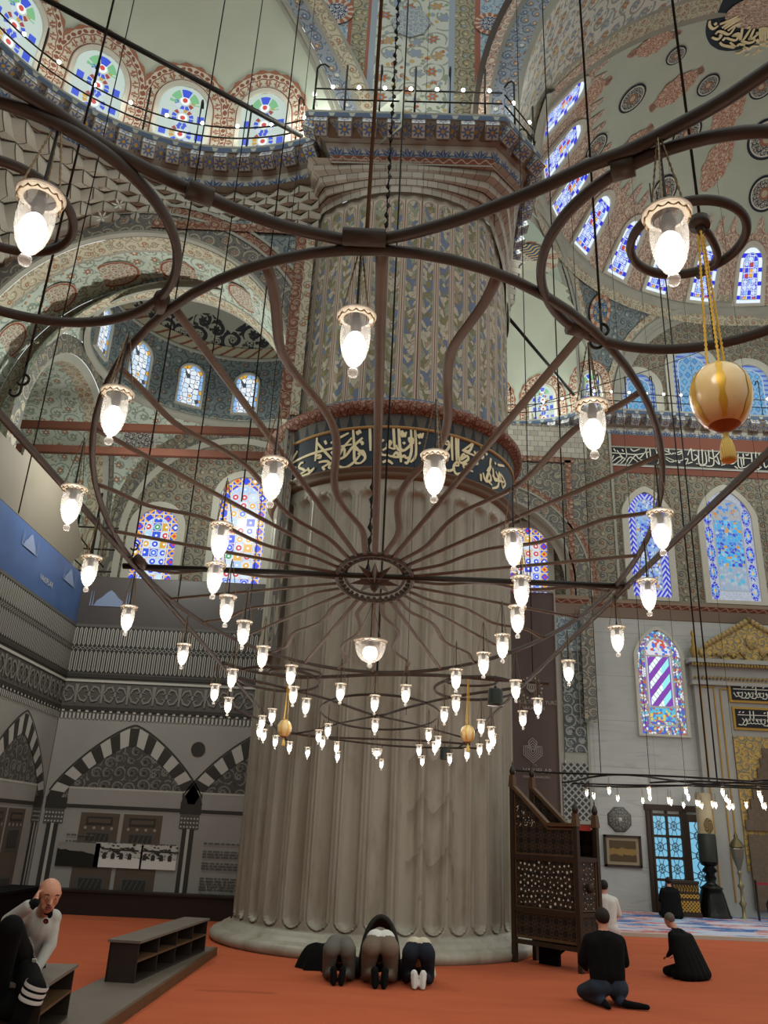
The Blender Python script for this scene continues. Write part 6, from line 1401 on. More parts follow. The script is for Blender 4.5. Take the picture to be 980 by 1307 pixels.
# ------------------------------------------------------------------ shoe shelves on their low plinth
def shelf(name, p0, p1, wd, z0, z1, nb, lb):
    p0 = V3(*p0, 0); p1 = V3(*p1, 0); d = (p1-p0)/np.linalg.norm(p1-p0); n = V3(-d[1], d[0], 0); L = float(np.linalg.norm(p1-p0))
    o = thing(name, (p0+p1)/2+n*wd/2+V3(0, 0, z0), lb, 'shoe rack', None)
    bx = lambda mb, a0, a1, w0, w1, h0, h1, m=0: mb.box(p0+d*(a0+a1)/2+n*(w0+w1)/2+V3(0, 0, (h0+h1)/2), (a1-a0, w1-w0, h1-h0), m, ax=(d, n, (0, 0, 1)))
    b = MB(); bx(b, -.02, L+.02, -.02, wd+.02, z1-.025, z1); b.build('top_board', M_shelft, o)
    for a in (0, L-.025): b = MB(); bx(b, a, a+.025, 0, wd, z0, z1-.025); b.build('end_board', M_shelf, o)
    b = MB(); bx(b, 0, L, wd-.02, wd, z0, z1-.025); b.build('back_board', M_shelf, o)
    for h in (z0+.01, (z0+z1)/2): b = MB(); bx(b, .025, L-.025, 0, wd-.02, h-.01, h+.012); b.build('shelf_board', M_woodl if h > z0+.02 else M_shelf, o)
    for k in range(1, nb): b = MB(); bx(b, L*k/nb-.011, L*k/nb+.011, 0, wd-.02, z0, z1-.025); b.build('divider', M_shelf, o)
    return o
shelf('shoe_rack', (-2.4, 9.85), (-2.16, 12.55), .32, .1, .5, 4, 'long low dark wooden shoe rack with eight open pigeonholes, behind the seated man')
sr2 = shelf('shoe_rack', (-2.4, 7.1), (-2.5, 8.1), .36, .1, .5, 1, 'short dark wooden shoe rack the man in grey sits on, lower left corner')
pl_ = thing('rack_plinth', (-2.3, 10, 0), 'low grey brown plinth board running under both shoe racks', 'plinth')
b = MB(); b.raw([(-2.1, 13., .1), (-2.72, 13., .1), (-2.95, 5.4, .1), (-2.2, 5.4, .1), (-2.1, 13., 0), (-2.72, 13., 0), (-2.95, 5.4, 0), (-2.2, 5.4, 0)], [(0, 1, 2, 3), (4, 0, 3, 7), (5, 6, 2, 1), (4, 5, 1, 0), (7, 3, 2, 6)]); b.build('plinth_top', M_shelft, pl_)
b = MB(); b.beam((-2.08, 13., .05), (-2.18, 5.4, .05), .04, .1); b.build('edge_strip', M_woodl, pl_)
b = MB(); b.box((-4.1, 17.65, .2), (4.2, .36, .4)); b.box((-4.1, 17.65, .42), (4.3, .42, .04)); o = b.build('low_bench', M_shelf, None, (-4.1, 17.65, 0)); tag(o, 'long dark low bench at the foot of the printed screen', 'bench')
b = MB(); b.box((-6.2, 12, .25), (.5, 9, .5)); b.box((-6.2, 12, .52), (.6, 9.1, .04)); o = b.build('low_bench', M_black2, None, (-6.2, 12, 0)); tag(o, 'dark low bench along the left wing of the printed screen', 'bench')
# ------------------------------------------------------------------ people
M_sweater = mat('light_grey_sweater', lambda: mix(noise(objc(), 10., 4.), '9c9a92', 'b9b7ae'), .9)
M_dgrey = mat('grey_trousers', lambda: mix(noise(objc(), 14., 4.), '55524c', '6b6861'), .9)
M_taupe = mat('taupe_trousers', lambda: mix(noise(objc(), 14., 4.), '625548', '7a6b5c'), .9)
M_navyc = mat('navy_trousers', lambda: mix(noise(objc(), 14., 4.), '12161e', '1e2430'), .9)
M_cream2 = mat('cream_shirt', lambda: mix(noise(objc(), 12., 3.), 'b3a98f', 'ccc3aa'), .9)
M_whitec = mat('white_cotton', lambda: mix(noise(objc(), 12., 3.), 'c2bfb8', 'd6d3cc'), .9)
M_jean = mat('dark_blue_jeans', lambda: mix(noise(objc(), 16., 4.), '1c2430', '2f3a48'), .9)
M_olivej = mat('dark_olive_jacket', lambda: mix(noise(objc(), 10., 4.), '1c1c17', '2c2b24'), .85)
M_hair = mat('dark_hair', lambda: mix(noise(objc(), 40., 2.), '120d0a', '231a14'), .7)
M_ghair = mat('short_grey_hair', lambda: mix(noise(objc(), 50., 2.), '4c443c', '6d645a'), .8)
def body(name, prims, parent, voxel=.014, smooth_=6, loc=None):
    """one continuous figure grown from tapered limbs: prims = (p0, r0, p1, r1, material)"""
    b = MB(); A = []
    for p0, r0, p1, r1, mm in prims:
        p0 = np.array(p0, float); p1 = np.array(p1, float); L = np.linalg.norm(p1-p0)
        n = max(2, int(L/min(r0, r1)*2)) if L > 1e-4 else 1
        prof = []
        for i in range(9): t = pi*i/16; prof.append((-r0*cos(t), r0*sin(t)))
        for i in range(9): t = pi/2+pi*i/16; prof.append((L-r1*cos(t), r1*sin(t)))
        d = (p1-p0)/L if L > 1e-4 else V3(0, 0, 1); sx = np.cross(d, (0, 0, 1) if abs(d[2]) < .9 else (1, 0, 0)); sx /= np.linalg.norm(sx); sy = np.cross(d, sx); N = 14; vs = []
        for a_, r_ in prof:
            for k in range(N): vs.append(p0+d*a_+(sx*cos(2*pi*k/N)+sy*sin(2*pi*k/N))*max(r_, 1e-5))
        fs = [(i*N+k, i*N+(k+1) % N, (i+1)*N+(k+1) % N, (i+1)*N+k) for i in range(len(prof)-1) for k in range(N)]
        fs += [tuple(range(N-1, -1, -1)), tuple(range((len(prof)-1)*N, len(prof)*N))]
        b.raw(vs, fs)
        A.append((p0, r0, p1, r1, mm))
    me = bpy.data.meshes.new('tmp'); me.from_pydata([tuple(v) for v in b.v], [], b.f); ob = bpy.data.objects.new('tmp', me); COL.objects.link(ob)
    md = ob.modifiers.new('r', 'REMESH'); md.mode = 'VOXEL'; md.voxel_size = voxel; md.use_smooth_shade = True
    ms = ob.modifiers.new('s', 'SMOOTH'); ms.factor = .5; ms.iterations = smooth_
    dg = bpy.context.evaluated_depsgraph_get(); out = bpy.data.meshes.new_from_object(ob.evaluated_get(dg)); bpy.data.objects.remove(ob)
    ctr = np.zeros(len(out.polygons)*3); out.polygons.foreach_get('center', ctr); ctr = ctr.reshape(-1, 3); best = np.full(len(ctr), 1e9); idx = np.zeros(len(ctr), int); ml = []
    for p0, r0, p1, r1, mm in A:
        if mm not in ml: ml.append(mm)
        d = p1-p0; L2 = max(1e-9, d@d); t = np.clip((ctr-p0)@d/L2, 0, 1); q = np.linalg.norm(ctr-(p0+t[:, None]*d), axis=1)-(r0+(r1-r0)*t); m_ = q < best; best[m_] = q[m_]; idx[m_] = ml.index(mm)
    out.materials.clear()
    for mm in ml: out.materials.append(mm)
    out.polygons.foreach_set('material_index', idx.astype(np.int32)); out.polygons.foreach_set('use_smooth', np.ones(len(idx), bool))
    o0 = np.array(rootloc[parent.name] if parent else loc, float); n = len(out.vertices); co = np.zeros(n*3); out.vertices.foreach_get('co', co); out.vertices.foreach_set('co', (co.reshape(-1, 3)-o0).ravel())
    out.uv_layers.new(name='UVMap'); out.update(); o = bpy.data.objects.new(name, out); COL.objects.link(o)
    if parent: o.parent = parent
    return o
def place(loc, yaw, s=1.):
    ca, sa = cos(yaw), sin(yaw); return lambda x, y, z: V3(loc[0]+s*(ca*x-sa*y), loc[1]+s*(sa*x+ca*y), loc[2]+s*z)
def hand(T, wr, dirv, side, up, s, mm, curl=.4):
    """palm, four unequal bent fingers and a thumb off the side of the palm"""
    wr = np.array(wr, float); d = np.array(dirv, float); d /= np.linalg.norm(d); u = np.array(up, float); u -= d*(u@d); u /= np.linalg.norm(u); w_ = np.cross(d, u)*side; P = []
    for k in range(4):
        o = (k-1.5)*.02*s; base = wr+d*.03*s+w_*o*.7; kn = wr+d*.085*s+w_*o; P.append((base, .017*s, kn, .013*s, mm)); L = (.036, .042, .039, .03)[k]*s
        m1 = kn+(d*cos(curl)-u*sin(curl))*L; m2 = m1+(d*cos(curl*2.2)-u*sin(curl*2.2))*L*.8; P += [(kn, .0105*s, m1, .0095*s, mm), (m1, .0095*s, m2, .008*s, mm)]
    t0 = wr+d*.025*s-w_*.025*s; t1 = t0+(d*.7-w_*.75-u*.2)*.042*s; t2 = t1+(d*.95-w_*.2-u*.3)*.034*s; P += [(t0, .015*s, t1, .012*s, mm), (t1, .0115*s, t2, .009*s, mm)]
    return P
def head_prims(T, c0, s, face, mm):
    """skull, jaw, nose, ears; face = forward direction (x,y,z) in local frame"""
    f = np.array(face, float); f /= np.linalg.norm(f); up = V3(0, 0, 1)-f*f[2]; up /= np.linalg.norm(up); r = np.cross(f, up); c0 = np.array(c0, float)
    P = lambda a, b_, c_: T(*(c0+(r*a+f*b_+up*c_)))
    return [(P(0, -.025, .03), .086*s, P(0, .02, .02), .082*s, mm), (P(0, .02, -.02), .07*s, P(0, .04, -.085), .042*s, mm), (P(-.022, .05, -.07), .034*s, P(.022, .05, -.07), .034*s, mm), (P(0, .095, .0), .011*s, P(0, .112, -.035), .014*s, mm), (P(-.05, .075, .02), .018*s, P(.05, .075, .02), .018*s, mm),
            (P(.082, -.005, .01), .012*s, P(.08, -.008, -.03), .01*s, mm), (P(-.082, -.005, .01), .012*s, P(-.08, -.008, -.03), .01*s, mm), (P(-.025, .085, -.075), .01*s, P(.025, .085, -.075), .01*s, mm), (P(-.018, .082, -.06), .009*s, P(.018, .082, -.06), .009*s, mm)]
def hair_cap(parent, ctr, s, back, m=M_hair, name='hair', low=-.05, thick=.006):
    """cap of hair: covers crown, sides and the nape towards direction back"""
    bx = np.array(back, float); bx /= np.linalg.norm(bx); rx = np.cross(bx, (0, 0, 1)); rx /= np.linalg.norm(rx); ux = np.cross(rx, bx); ctr = np.array(ctr, float); b = MB()
    def f(u, v):
        a = 2*pi*u; lim = (.5+.3*(.5+.5*cos(a)))*pi; t = v*lim; R_ = np.array((.088+thick, .098+thick, .098+thick))*s*(1+.015*sin(40*a)*sin(30*t)); q = ctr+rx*R_[0]*sin(t)*sin(a)+bx*R_[1]*sin(t)*cos(a)+ux*(R_[2]*cos(t)+.02*s); return (*q, u, v)
    b.grid(f, 32, 14); return b.build(name, m, parent)
def sujud(loc, yaw, s, top, pants, sock, label, shirt_tail=None, hood=None):
    T = place(loc, yaw, s); o = thing('person', loc, label, 'person'); P = []
    for q in (1, -1):
        P += [(T(q*.066, .09, .2), .05*s, T(q*.058, .04, .06), .048*s, sock), (T(q*.058, .04, .06), .05*s, T(q*.055, .03, .035), .04*s, sock), (T(q*.088, .11, .16), .05*s, T(q*.16, .5, .075), .07*s, pants), (T(q*.165, .5, .085), .082*s, T(q*.125, .3, .42), .125*s, pants),
              (T(q*.12, .29, .43), .13*s, T(q*.07, .36, .5), .13*s, pants), (T(q*.06, .48, .47), .115*s, T(q*.08, .8, .33), .125*s, top), (T(q*.1, .78, .32), .12*s, T(q*.17, .86, .26), .085*s, top), (T(q*.18, .85, .26), .075*s, T(q*.235, .76, .1), .055*s, top), (T(q*.235, .76, .1), .052*s, T(q*.2, .98, .045), .036*s, top if q > 0 else top)]
        P += hand(T, T(q*.2, .98, .03), T(q*.19, 1.2, .02)-T(q*.2, .98, .03), q, (0, 0, 1), s, M_skin, .1)
    P += [(T(0, .47, .47), .13*s, T(0, .8, .34), .14*s, top), (T(0, .9, .27), .06*s, T(0, 1., .17), .055*s, M_skin), (T(0, 1.0, .14), .09*s, T(0, 1.05, .13), .085*s, M_hair)]
    if shirt_tail: P += [(T(q*.07, .37, .52), .128*s, T(q*.05, .47, .49), .13*s, shirt_tail) for q in (1, -1)]
    body('body', P, o, .016*s)
    for q in (1, -1):
        b = MB(); b.grid(lambda u, v, q=q: (*(T(q*(.062+.0*v), .045-.03*v, .2-.18*v)+np.array((cos(yaw), sin(yaw), 0))*(u-.5)*s*(.055+.03*sin(v*pi))-np.array((-sin(yaw), cos(yaw), 0))*.04*s*sin(pi*min(.98, max(.02, u)))), u, v), 6, 8); b.build('sole', sock, o)
    if hood:
        b = MB(); cx = T(0, .86, .36)
        b.grid(lambda u, v: (*T((.2+.03*sin(v*pi))*cos(pi*u)*1.25, .62+.34*v, max(.03, .16+(.62-.1*v)*sin(pi*u)*(1-.12*v))), u, v), 24, 8); b.build('jacket', M_olivej, o)
        b = MB(); b.tube([T(.23*cos(pi*k/16)*1.1, .62, .18+.6*sin(pi*k/16)) for k in range(17)], .03*s, 8); b.build('hood', M_olivej, o)
        for q in (1, -1): b = MB(); b.tube([T(q*.25, .7, .22), T(q*.31, .72, .12), T(q*.28, .85, .05)], [.085*s, .08*s, .06*s], 10); b.build('sleeve', M_olivej, o)
    return o
g0 = atZ(430, 1259, 0); sujud(g0, .0, .82, M_black2, M_dgrey, M_black2, 'man bowing to the carpet in grey trousers and black top, left of the three')
g1 = atZ(484, 1263, 0); sujud(g1, .0, .92, M_olivej, M_taupe, M_black2, 'man bowing to the carpet in taupe trousers, white shirt tail and hooded dark jacket', M_whitec, True)
g2 = atZ(534, 1264, 0); sujud(g2, -.03, .82, M_cream2, M_navyc, M_whitec, 'person bowing to the carpet in navy trousers and cream shirt, white soles showing', M_cream2)
# black coat heaped by the plinth
P0 = atZ(384, 1236, 0); b = MB(); random.seed(2)
def coat(u, v):
    a = 2*pi*u; r = (1-v)**.6; w_ = .3+.1*cos(a-.4)+.05*sin(3*a); h = .30*(1-(1-v)**2)*(1+.22*sin(2*a+1)*(1-v))
    return P0[0]+.16+w_*r*cos(a)+.1*v, P0[1]+.02+.2*r*sin(a)*(1+.1*sin(5*a)), max(.0, h+.02*sin(9*a+4*v)*v*(1-v)*4), u, v
b.grid(coat, 48, 14); o = b.build('folded_coat', M_black2, None, (P0[0]+.16, P0[1]+.08, 0)); tag(o, 'black coat dropped in a heap at the pillar plinth beside the bowing men', 'coat')
def kneel(loc, yaw, s, top, pants, sock, label, hair=M_hair, robe=0., lean=.0, foot_out=None, headfwd=.03, bald=False, seat=.0):
    T = place(loc, yaw, s); o = thing('person', loc, label, 'person'); P = []; L = lambda z: lean*max(0, z-.3)
    for q in (1, -1):
        ft = (T(q*.1, -.2, .05), .045*s, T(q*.09, -.34, .035), .032*s, sock) if not (foot_out and q == 1) else (T(.16, -.2, .05), .05*s, T(.4, -.3, .04), .035*s, sock)
        P += [ft, (T(q*.12, -.16, .07), .06*s, T(q*.2, .28, .075), .07*s, pants), (T(q*.13, -.08, .2), .125*s, T(q*.21, .3, .1), .085*s, pants),
              (T(q*.09, -.08, .22), .13*s, T(q*.09, -.06, .32), .13*s, pants), (T(q*.085, -.06+L(.33), .33), .14*s, T(q*.11, -.02+L(.66), .66), .135*s, top), (T(q*.08, -.01+L(.72), .72), .115*s, T(q*.19, .0+L(.71), .715), .085*s, top),
              (T(q*.205, .0+L(.7), .7), .08*s, T(q*.275, .06+L(.47), .47), .064*s, top), (T(q*.275, .06+L(.47), .47), .062*s, T(q*.17, .26+L(.36), .36), .036*s, top)]
        P += hand(T, T(q*.17, .27+L(.36), .345), T(q*.12, .4+L(.3), .31)-T(q*.17, .27+L(.36), .345), q, (0, 0, 1), s, M_skin, .3)
    P += [(T(0, -.06+L(.35), .35), .15*s, T(0, -.02+L(.7), .7), .14*s, top), (T(0, .0+L(.79), .79), .066*s, T(0, headfwd*.6+L(.87), .88), .06*s, M_skin)]
    hc = (0, headfwd+L(.97), .955); P += head_prims(T, hc, s, (0, 1, -.25), M_skin)
    F = lambda a, y: np.array((cos(yaw), sin(yaw), 0))*a+np.array((-sin(yaw), cos(yaw), 0))*y
    Pr = [(p0, r0, p1, r1, m_) for p0, r0, p1, r1, m_ in P]
    # the head faces the way the person sits
    n0 = len(Pr)-9
    for k in range(n0, len(Pr)): pass
    if robe:
        for k in range(9):
            a = pi*(k/8)-pi/2+0; x = robe*sin(a*1.0)*1.0; P.append((T(x*.9, -.12-.16*cos(a), .09), .1*s, T(x*.6, -.06-.06*cos(a)+L(.66), .66), .1*s, top))
        P += [(T(-robe*.8, .05, .08), .09*s, T(robe*.8, .05, .08), .09*s, top), (T(-robe*.7, -.2, .09), .1*s, T(robe*.7, -.2, .09), .1*s, top)]
    body('body', P, o, .016*s if s*1. < 1.2 else .018)
    if not bald: hair_cap(o, T(hc[0], hc[1]-.005, hc[2]+.025), s, F(0, -1), hair)
    else: hair_cap(o, T(hc[0], hc[1]-.005, hc[2]+.02), s, F(0, -1), hair, thick=.003)
    # collar
    b = MB(); b.tube([T(.062*cos(2*pi*k/20), .0+L(.82)+.06*sin(2*pi*k/20), .825) for k in range(20)], .014*s, 6, 0, True); b.build('collar', top, o)
    return o
pA = atZ(775, 1283, 0); kneel(pA, .06, .9, M_black2, M_jean, M_black2, 'man in black jumper and dark jeans sitting on his heels, nearest on the carpet', foot_out=True)
pB = atZ(884, 1257, 0); kneel(atZ(878, 1249, 0), .7, .74, M_black2, M_black2, M_black2, 'grey haired man in a black cloak sitting hunched alone on the carpet', hair=M_ghair, robe=.4, lean=.35, headfwd=.06, bald=True)
pC = atZ(772, 1206, 0); kneel(V3(4.66, 17.55, 0), -.25, .95, M_whitec, M_whitec, M_whitec, 'dark haired person in a white shirt kneeling beyond the wooden pulpit')
pD = atZ(847, 1174, .06); kneel(V3(7.72, 22.75, .06), -.1, .86, M_black2, M_black2, M_black2, 'worshipper in a black robe kneeling before the blue glass door', robe=.26)
# seated man at the left edge -------------------------------------------------
zc0 = 6.7
J = lambda x, y, dz=0.: atC(x, y, zc0+dz)
Rv, Uv, Fv = RT, UP, FW
mo = thing('person', J(25, 1240), 'bald man in light grey sweater seated on the shoe rack, hand at his cheek', 'person')
hd = J(63, 1142, -.1); P = []
fwd = -FW*.85+RT*.5; fwd /= np.linalg.norm(fwd); upv = UP*.92+RT*.3; upv -= fwd*(upv@fwd); upv /= np.linalg.norm(upv); rv = np.cross(fwd, upv)
H = lambda a, b_, c_: hd+rv*a+fwd*b_+upv*c_
hs = 1.0
P += [(H(0, -.03, .03), .086, H(0, .02, .025), .084, M_skin), (H(0, .02, -.02), .068, H(0, .045, -.085), .042, M_skin), (H(-.02, .055, -.075), .032, H(.02, .055, -.075), .032, M_skin), (H(0, .098, .005), .011, H(0, .116, -.03), .014, M_skin), (H(-.013, .1, -.034), .01, H(.013, .1, -.034), .01, M_skin), (H(-.045, .076, .028), .017, H(.045, .076, .028), .017, M_skin),
      (H(.086, -.01, .015), .014, H(.083, -.012, -.03), .011, M_skin), (H(-.086, -.01, .015), .014, H(-.083, -.012, -.03), .011, M_skin), (H(-.05, .055, -.025), .022, H(-.045, .05, -.05), .02, M_skin), (H(.05, .055, -.025), .022, H(.045, .05, -.05), .02, M_skin)]
nk0, nk1 = J(55, 1164, .02), H(0, -.01, -.09)
sR, sL = J(34, 1167, -.02), J(67, 1172, .05); ch0 = J(51, 1182, .02); pv = J(22, 1236, .1)
P += [(nk0, .058, nk1, .054, M_skin), (ch0, .135, J(36, 1212, .06), .14, M_sweater), (J(36, 1212, .06), .14, pv, .15, M_sweater), (sR, .075, ch0, .12, M_sweater), (sL, .072, ch0, .12, M_sweater), (J(50, 1170, .02), .075, ch0, .13, M_sweater)]
eR, wR = J(11, 1176, -.28), J(44, 1153, -.3)
P += [(sR, .07, eR, .06, M_sweater), (eR, .06, J(36, 1157, -.31), .05, M_sweater), (J(38, 1156, -.31), .043, wR, .036, M_black2)]
P += hand(None, wR, H(.1, -.02, .01)-wR+V3(0, 0, .03), 1, -FW, 1., M_skin, .25)
eL, wL = J(64, 1206, -.05), J(47, 1236, -.2)
P += [(sL, .066, eL, .052, M_sweater), (eL, .051, J(50, 1231, -.18), .042, M_sweater), (J(50, 1231, -.18), .03, wL, .028, M_skin)]
P += hand(None, wL, J(47, 1246, -.22)-wL, -1, -FW, 1., M_skin, .8)
kR, kL = J(14, 1184, -.62), J(44, 1264, -.72)
P += [(pv, .15, kR, .09, M_black2), (kR, .088, J(4, 1245, -.6), .06, M_black2), (J(4, 1245, -.6), .06, J(-8, 1320, -.6), .05, M_black2), (pv, .15, kL, .085, M_black2), (J(36, 1256, -.45), .1, kL, .082, M_black2), (kL, .082, J(28, 1300, -.78), .07, M_black2), (J(28, 1300, -.78), .07, J(8, 1336, -.75), .05, M_black2), (J(8, 1336, -.75), .045, J(24, 1340, -.95), .035, M_black2), (pv+V3(-.1, 0, 0), .15, pv+V3(.06, .06, -.02), .15, M_black2), (J(0, 1235, -.2), .12, J(14, 1285, -.6), .1, M_black2)]
body('body', P, mo, .0085, 5)
for s in (1, -1):
    b = MB(); e = H(s*.034, .083, .008); b.ball(e, .0125); ey = b.build('eye', mat('eye_white', 'cfc8c0', .2), mo); b = MB(); b.ball(e+fwd*.008, .0065); b.build('iris', mat('dark_iris', '1c130e', .2), ey)
    b = MB(); b.tube([H(s*.018, .096, .03), H(s*.036, .094, .037), H(s*.056, .082, .03)], .005, 6); b.build('eyebrow', M_hair, mo)
b = MB(); b.tube([H(-.024, .09, -.062), H(0, .098, -.057), H(.024, .09, -.062)], .007, 6); b.tube([H(-.02, .09, -.073), H(0, .097, -.076), H(.02, .09, -.073)], .008, 6); b.build('lips', mat('lips', '8a4a40', .5), mo)
b = MB(); b.tube([nk0+(Rv*cos(t)*.062+FW*sin(t)*.06)+UP*(.012-.02*sin(t)*-1) for t in np.linspace(0, 2*pi, 20, endpoint=False)], .02, 7, 0, True); b.build('black_collar', M_black2, mo)
b = MB(); b.ball(J(61, 1163, -.13), (.035, .03, .03)); b.ball(J(64, 1167, -.13), (.02, .02, .03)); b.build('clip_microphone', M_black2, mo)['label'] = 'black clip at the collar'
dcol = mat('white_stripe', 'c4c1ba', .9)
for k in range(3):
    c_ = kL+(pv-kL)/np.linalg.norm(pv-kL)*(.0+.0); ax_ = (J(28, 1300, -.78)-kL); ax_ /= np.linalg.norm(ax_); cc2 = kL+ax_*(-.035+.045*k); s1 = np.cross(ax_, FW); s1 /= np.linalg.norm(s1); s2 = np.cross(ax_, s1)
    b = MB(); b.lathe([(.088, -.014), (.09, 0), (.088, .014)], (0, 0, 0), 28); b.v = [tuple(cc2+s1*v[0]+s2*v[1]+ax_*v[2]) for v in b.v]; b.build('trouser_stripe', dcol, mo)
b = MB(); cst = J(58.5, 1176, -.14); disc(b, cst, RT, UP, .022, 0, 14); disc(b, cst-FW*.003, RT, UP, .014, 1, 5); b.build('club_badge', [mat('badge_black', '141214', .6), mat('badge_red', 'a5333a', .6)], mo)
for yy in (0, 1): b = MB(); q = J(44-2*yy, 1226+6*yy, -.235); b.box(q, (.035, .01, .025), 0, ax=(RT, FW, UP)); b.build('cuff_mark', M_black2 if yy else dcol, mo)
# ------------------------------------------------------------------ furniture by the door
YD = 23.7
YD = 23.42; P = atY(873, 1165, YD); ds = thing('reading_desk', (P[0], YD, .06), 'dark low reading desk with gold patterned bands beside the black robed worshipper', 'desk')
b = MB(); b.box((P[0], YD, .06+.42), (.74, .4, .78)); b.box((P[0], YD, .06+.05), (.78, .46, .1)); b.box((P[0], YD-.02, .06+.83), (.76, .42, .06)); b.build('desk_body', M_wood, ds)
b = MB(); mpd = lambda u, v, off=0.: (P[0]+u, YD-.205-off, .06+v)
for z0, z1 in ((.12, .38), (.44, .54)):
    b.poly([(-.36, z0), (.36, z0), (.36, z1), (-.36, z1)], mpd, 0, .005)
b.build('gold_band', mat('gold_lattice_band', lambda: (lambda u, v: mix(mx(lt(ab(fract((u+v)/.09)-.5), .2), lt(ab(fract((u-v)/.09)-.5), .2)), '1c140c', 'b58a34'))(*uvc()), .5), ds)
b = MB(); random.seed(11)
for k in range(9): x = -.3+k*.075; b.ribbon([(x, .64), (x+.03, .74), (x+.07, .66), (x+.05, .6)], .022, mpd, 0, .008); b.ribbon([(x+.01, .62), (x+.02, .76)], .014, mpd, 0, .008)
b.build('gold_lettering', M_goldp, ds)
YD = 23.62; P = atY(911, 1168, YD); cs = thing('candlestick', (P[0], YD, 0), 'huge black candlestick carrying a pale candle with painted crest, beside the door', 'candlestick')
b = MB(); b.lathe([(.46, 0), (.45, .1), (.42, .14), (.38, .3), (.31, .6), (.27, .72), (.3, .76), (.2, .82), (.1, .9), (.16, 1.0), (.1, 1.1), (.2, 1.18), (.12, 1.28), (.2, 1.32), (.23, 1.36), (.23, 1.4)], (P[0], YD, 0), 28); b.build('stand', mat('polished_black_bronze', '121310', .2, .5), cs)
b = MB(); b.lathe([(.24, 1.4), (.24, 2.05), (.22, 2.1)], (P[0], YD, 0), 24); b.build('drip_holder', mat('dark_green_sleeve', '1d221c', .5), cs)
b = MB(); b.lathe([(.21, 2.1), (.21, 3.1), (.2, 3.14), (.0, 3.14)], (P[0], YD, 0), 24); cd_ = b.build('candle', mat('old_wax', lambda: mix(noise(posc(), 3., 3.), '8d8268', 'a3987c'), .6), cs)
b = MB(); disc(b, (P[0], YD-.215, 2.3), (1, 0, 0), (0, 0, 1), .13, 0, 16, ry=.2); b.build('painted_crest', mat('dark_gold_crest', lambda: (lambda u, v: mix(lt(ab(fract(at2(v, u)*6./6.2832+hyp(u, v)*2.)-.5), .22), '6b5630', '3a2f1c'))(*uvc()), .6), cd_)
P = atY(950, 1172, YD); ls = thing('lantern_stand', (P[0], YD, 0), 'slim brass lantern on a turned floor stand beside the prayer niche', 'lantern')
b = MB(); b.lathe([(.16, 0), (.15, .06), (.05, .1), (.04, .3), (.1, .42), (.04, .5), (.035, .75), (.09, .84), (.035, .92), (.03, 1.1), (.07, 1.16), (.03, 1.22)], (P[0], YD, 0), 16); b.build('stem', mat('tarnished_brass', '8b7f5c', .35, .6), ls)
b = MB(); b.lathe([(.03, 1.2), (.06, 1.28), (.16, 1.55), (.19, 1.75), (.15, 1.82)], (P[0], YD, 0), 8, smooth=False); b.build('glass_cage', mat('grey_lantern_glass', '6d6a5e', .2, .3), ls)
b = MB(); b.lathe([(.2, 1.8), (.19, 1.84), (.1, 1.98), (.05, 2.02), (.06, 2.08), (.02, 2.16), (0, 2.2)], (P[0], YD, 0), 12); b.build('cap', mat('dark_brass', '5d5236', .35, .6), ls)
P = atY(969, 1172, 23.2); sp = thing('barrier_post', (P[0], 23.2, 0), 'slim dark barrier post with red tape in front of the prayer niche', 'barrier')
b = MB(); b.lathe([(.17, 0), (.17, .02), (.03, .05), (.025, .95), (.035, .97), (.03, 1.02), (0, 1.02)], (P[0], 23.2, 0), 14); b.build('post', M_ironbl, sp); b = MB(); b.beam((P[0], 23.2, .93), (P[0]+2.2, 23.4, .93), .01, .06); b.build('red_tape', mat('red_tape', '8a2230', .6), sp)
b = MB(); b.tube([(P[0]+.3, 23.3, .02), (P[0]+.28, 23.3, .45), (P[0]+.38, 23.3, .62), (P[0]+.5, 23.3, .6)], .02, 6); b.build('brace', M_ironbl, sp)
# ------------------------------------------------------------------ gallery railings with little bulbs, tie rods
M_rbulb = bpy.data.materials.new('small_clear_bulb'); M_rbulb.use_nodes = True; bs = M_rbulb.node_tree.nodes['Principled BSDF']; bs.inputs['Emission Color'].default_value = c('fff6e6'); bs.inputs['Emission Strength'].default_value = 8; M_rbulb.cycles.emission_sampling = 'NONE'
RB = []
def railing(path, lb, posts, bulbs, zt=16.08, zl=15.78, hook=True, r=.018):
    P = [V3(p[0], p[1], 0) for p in path]; o = thing('gallery_railing', (*P[0][:2], DZ), lb, 'railing')
    for z in (zl, zt): b = MB(); b.tube([p+V3(0, 0, z) for p in P], r, 6); b.build('rail', M_ironbl, o)
    W = walk(path, sum(hypot(path[i+1][0]-path[i][0], path[i+1][1]-path[i][1]) for i in range(len(path)-1))/posts, .5)
    for k, (p, d, n) in enumerate(W):
        b = MB(); q = V3(p[0], p[1], 0); pts = [q+V3(0, 0, DZ), q+V3(0, 0, 16.75)]
        if hook and k % 2 == 0: nn = V3(n[0], n[1], 0); pts += [q+V3(0, 0, 16.85)+nn*.05, q+V3(0, 0, 16.88)+nn*.15, q+V3(0, 0, 16.8)+nn*.24]
        b.tube(pts, r*1.25, 6); b.build('post', M_ironbl, o)
    for p, d, n in walk(path, sum(hypot(path[i+1][0]-path[i][0], path[i+1][1]-path[i][1]) for i in range(len(path)-1))/bulbs, .5):
        b = MB(); q = (p[0]-n[0]*.02, p[1]-n[1]*.02, zt+.03); b.ball(q, .042, 0, 8, 6); b.build('bulb', M_rbulb, o); RB.append(q)
    return o
inset = lambda path, k: [tuple(np.array(p)+n*k) for p, n in zip(np.array(path), normals(path))]
ins = inset(pathL, .12)
railing(ins[6:61], 'thin black railing with tiny bulbs round the upper left niche gallery', 9, 13)
railing([(-1.85, 13.0), (-1.85, 12.56), (2.05, 12.46)], 'thin black railing with tiny bulbs on the balcony over the pillar', 6, 8)
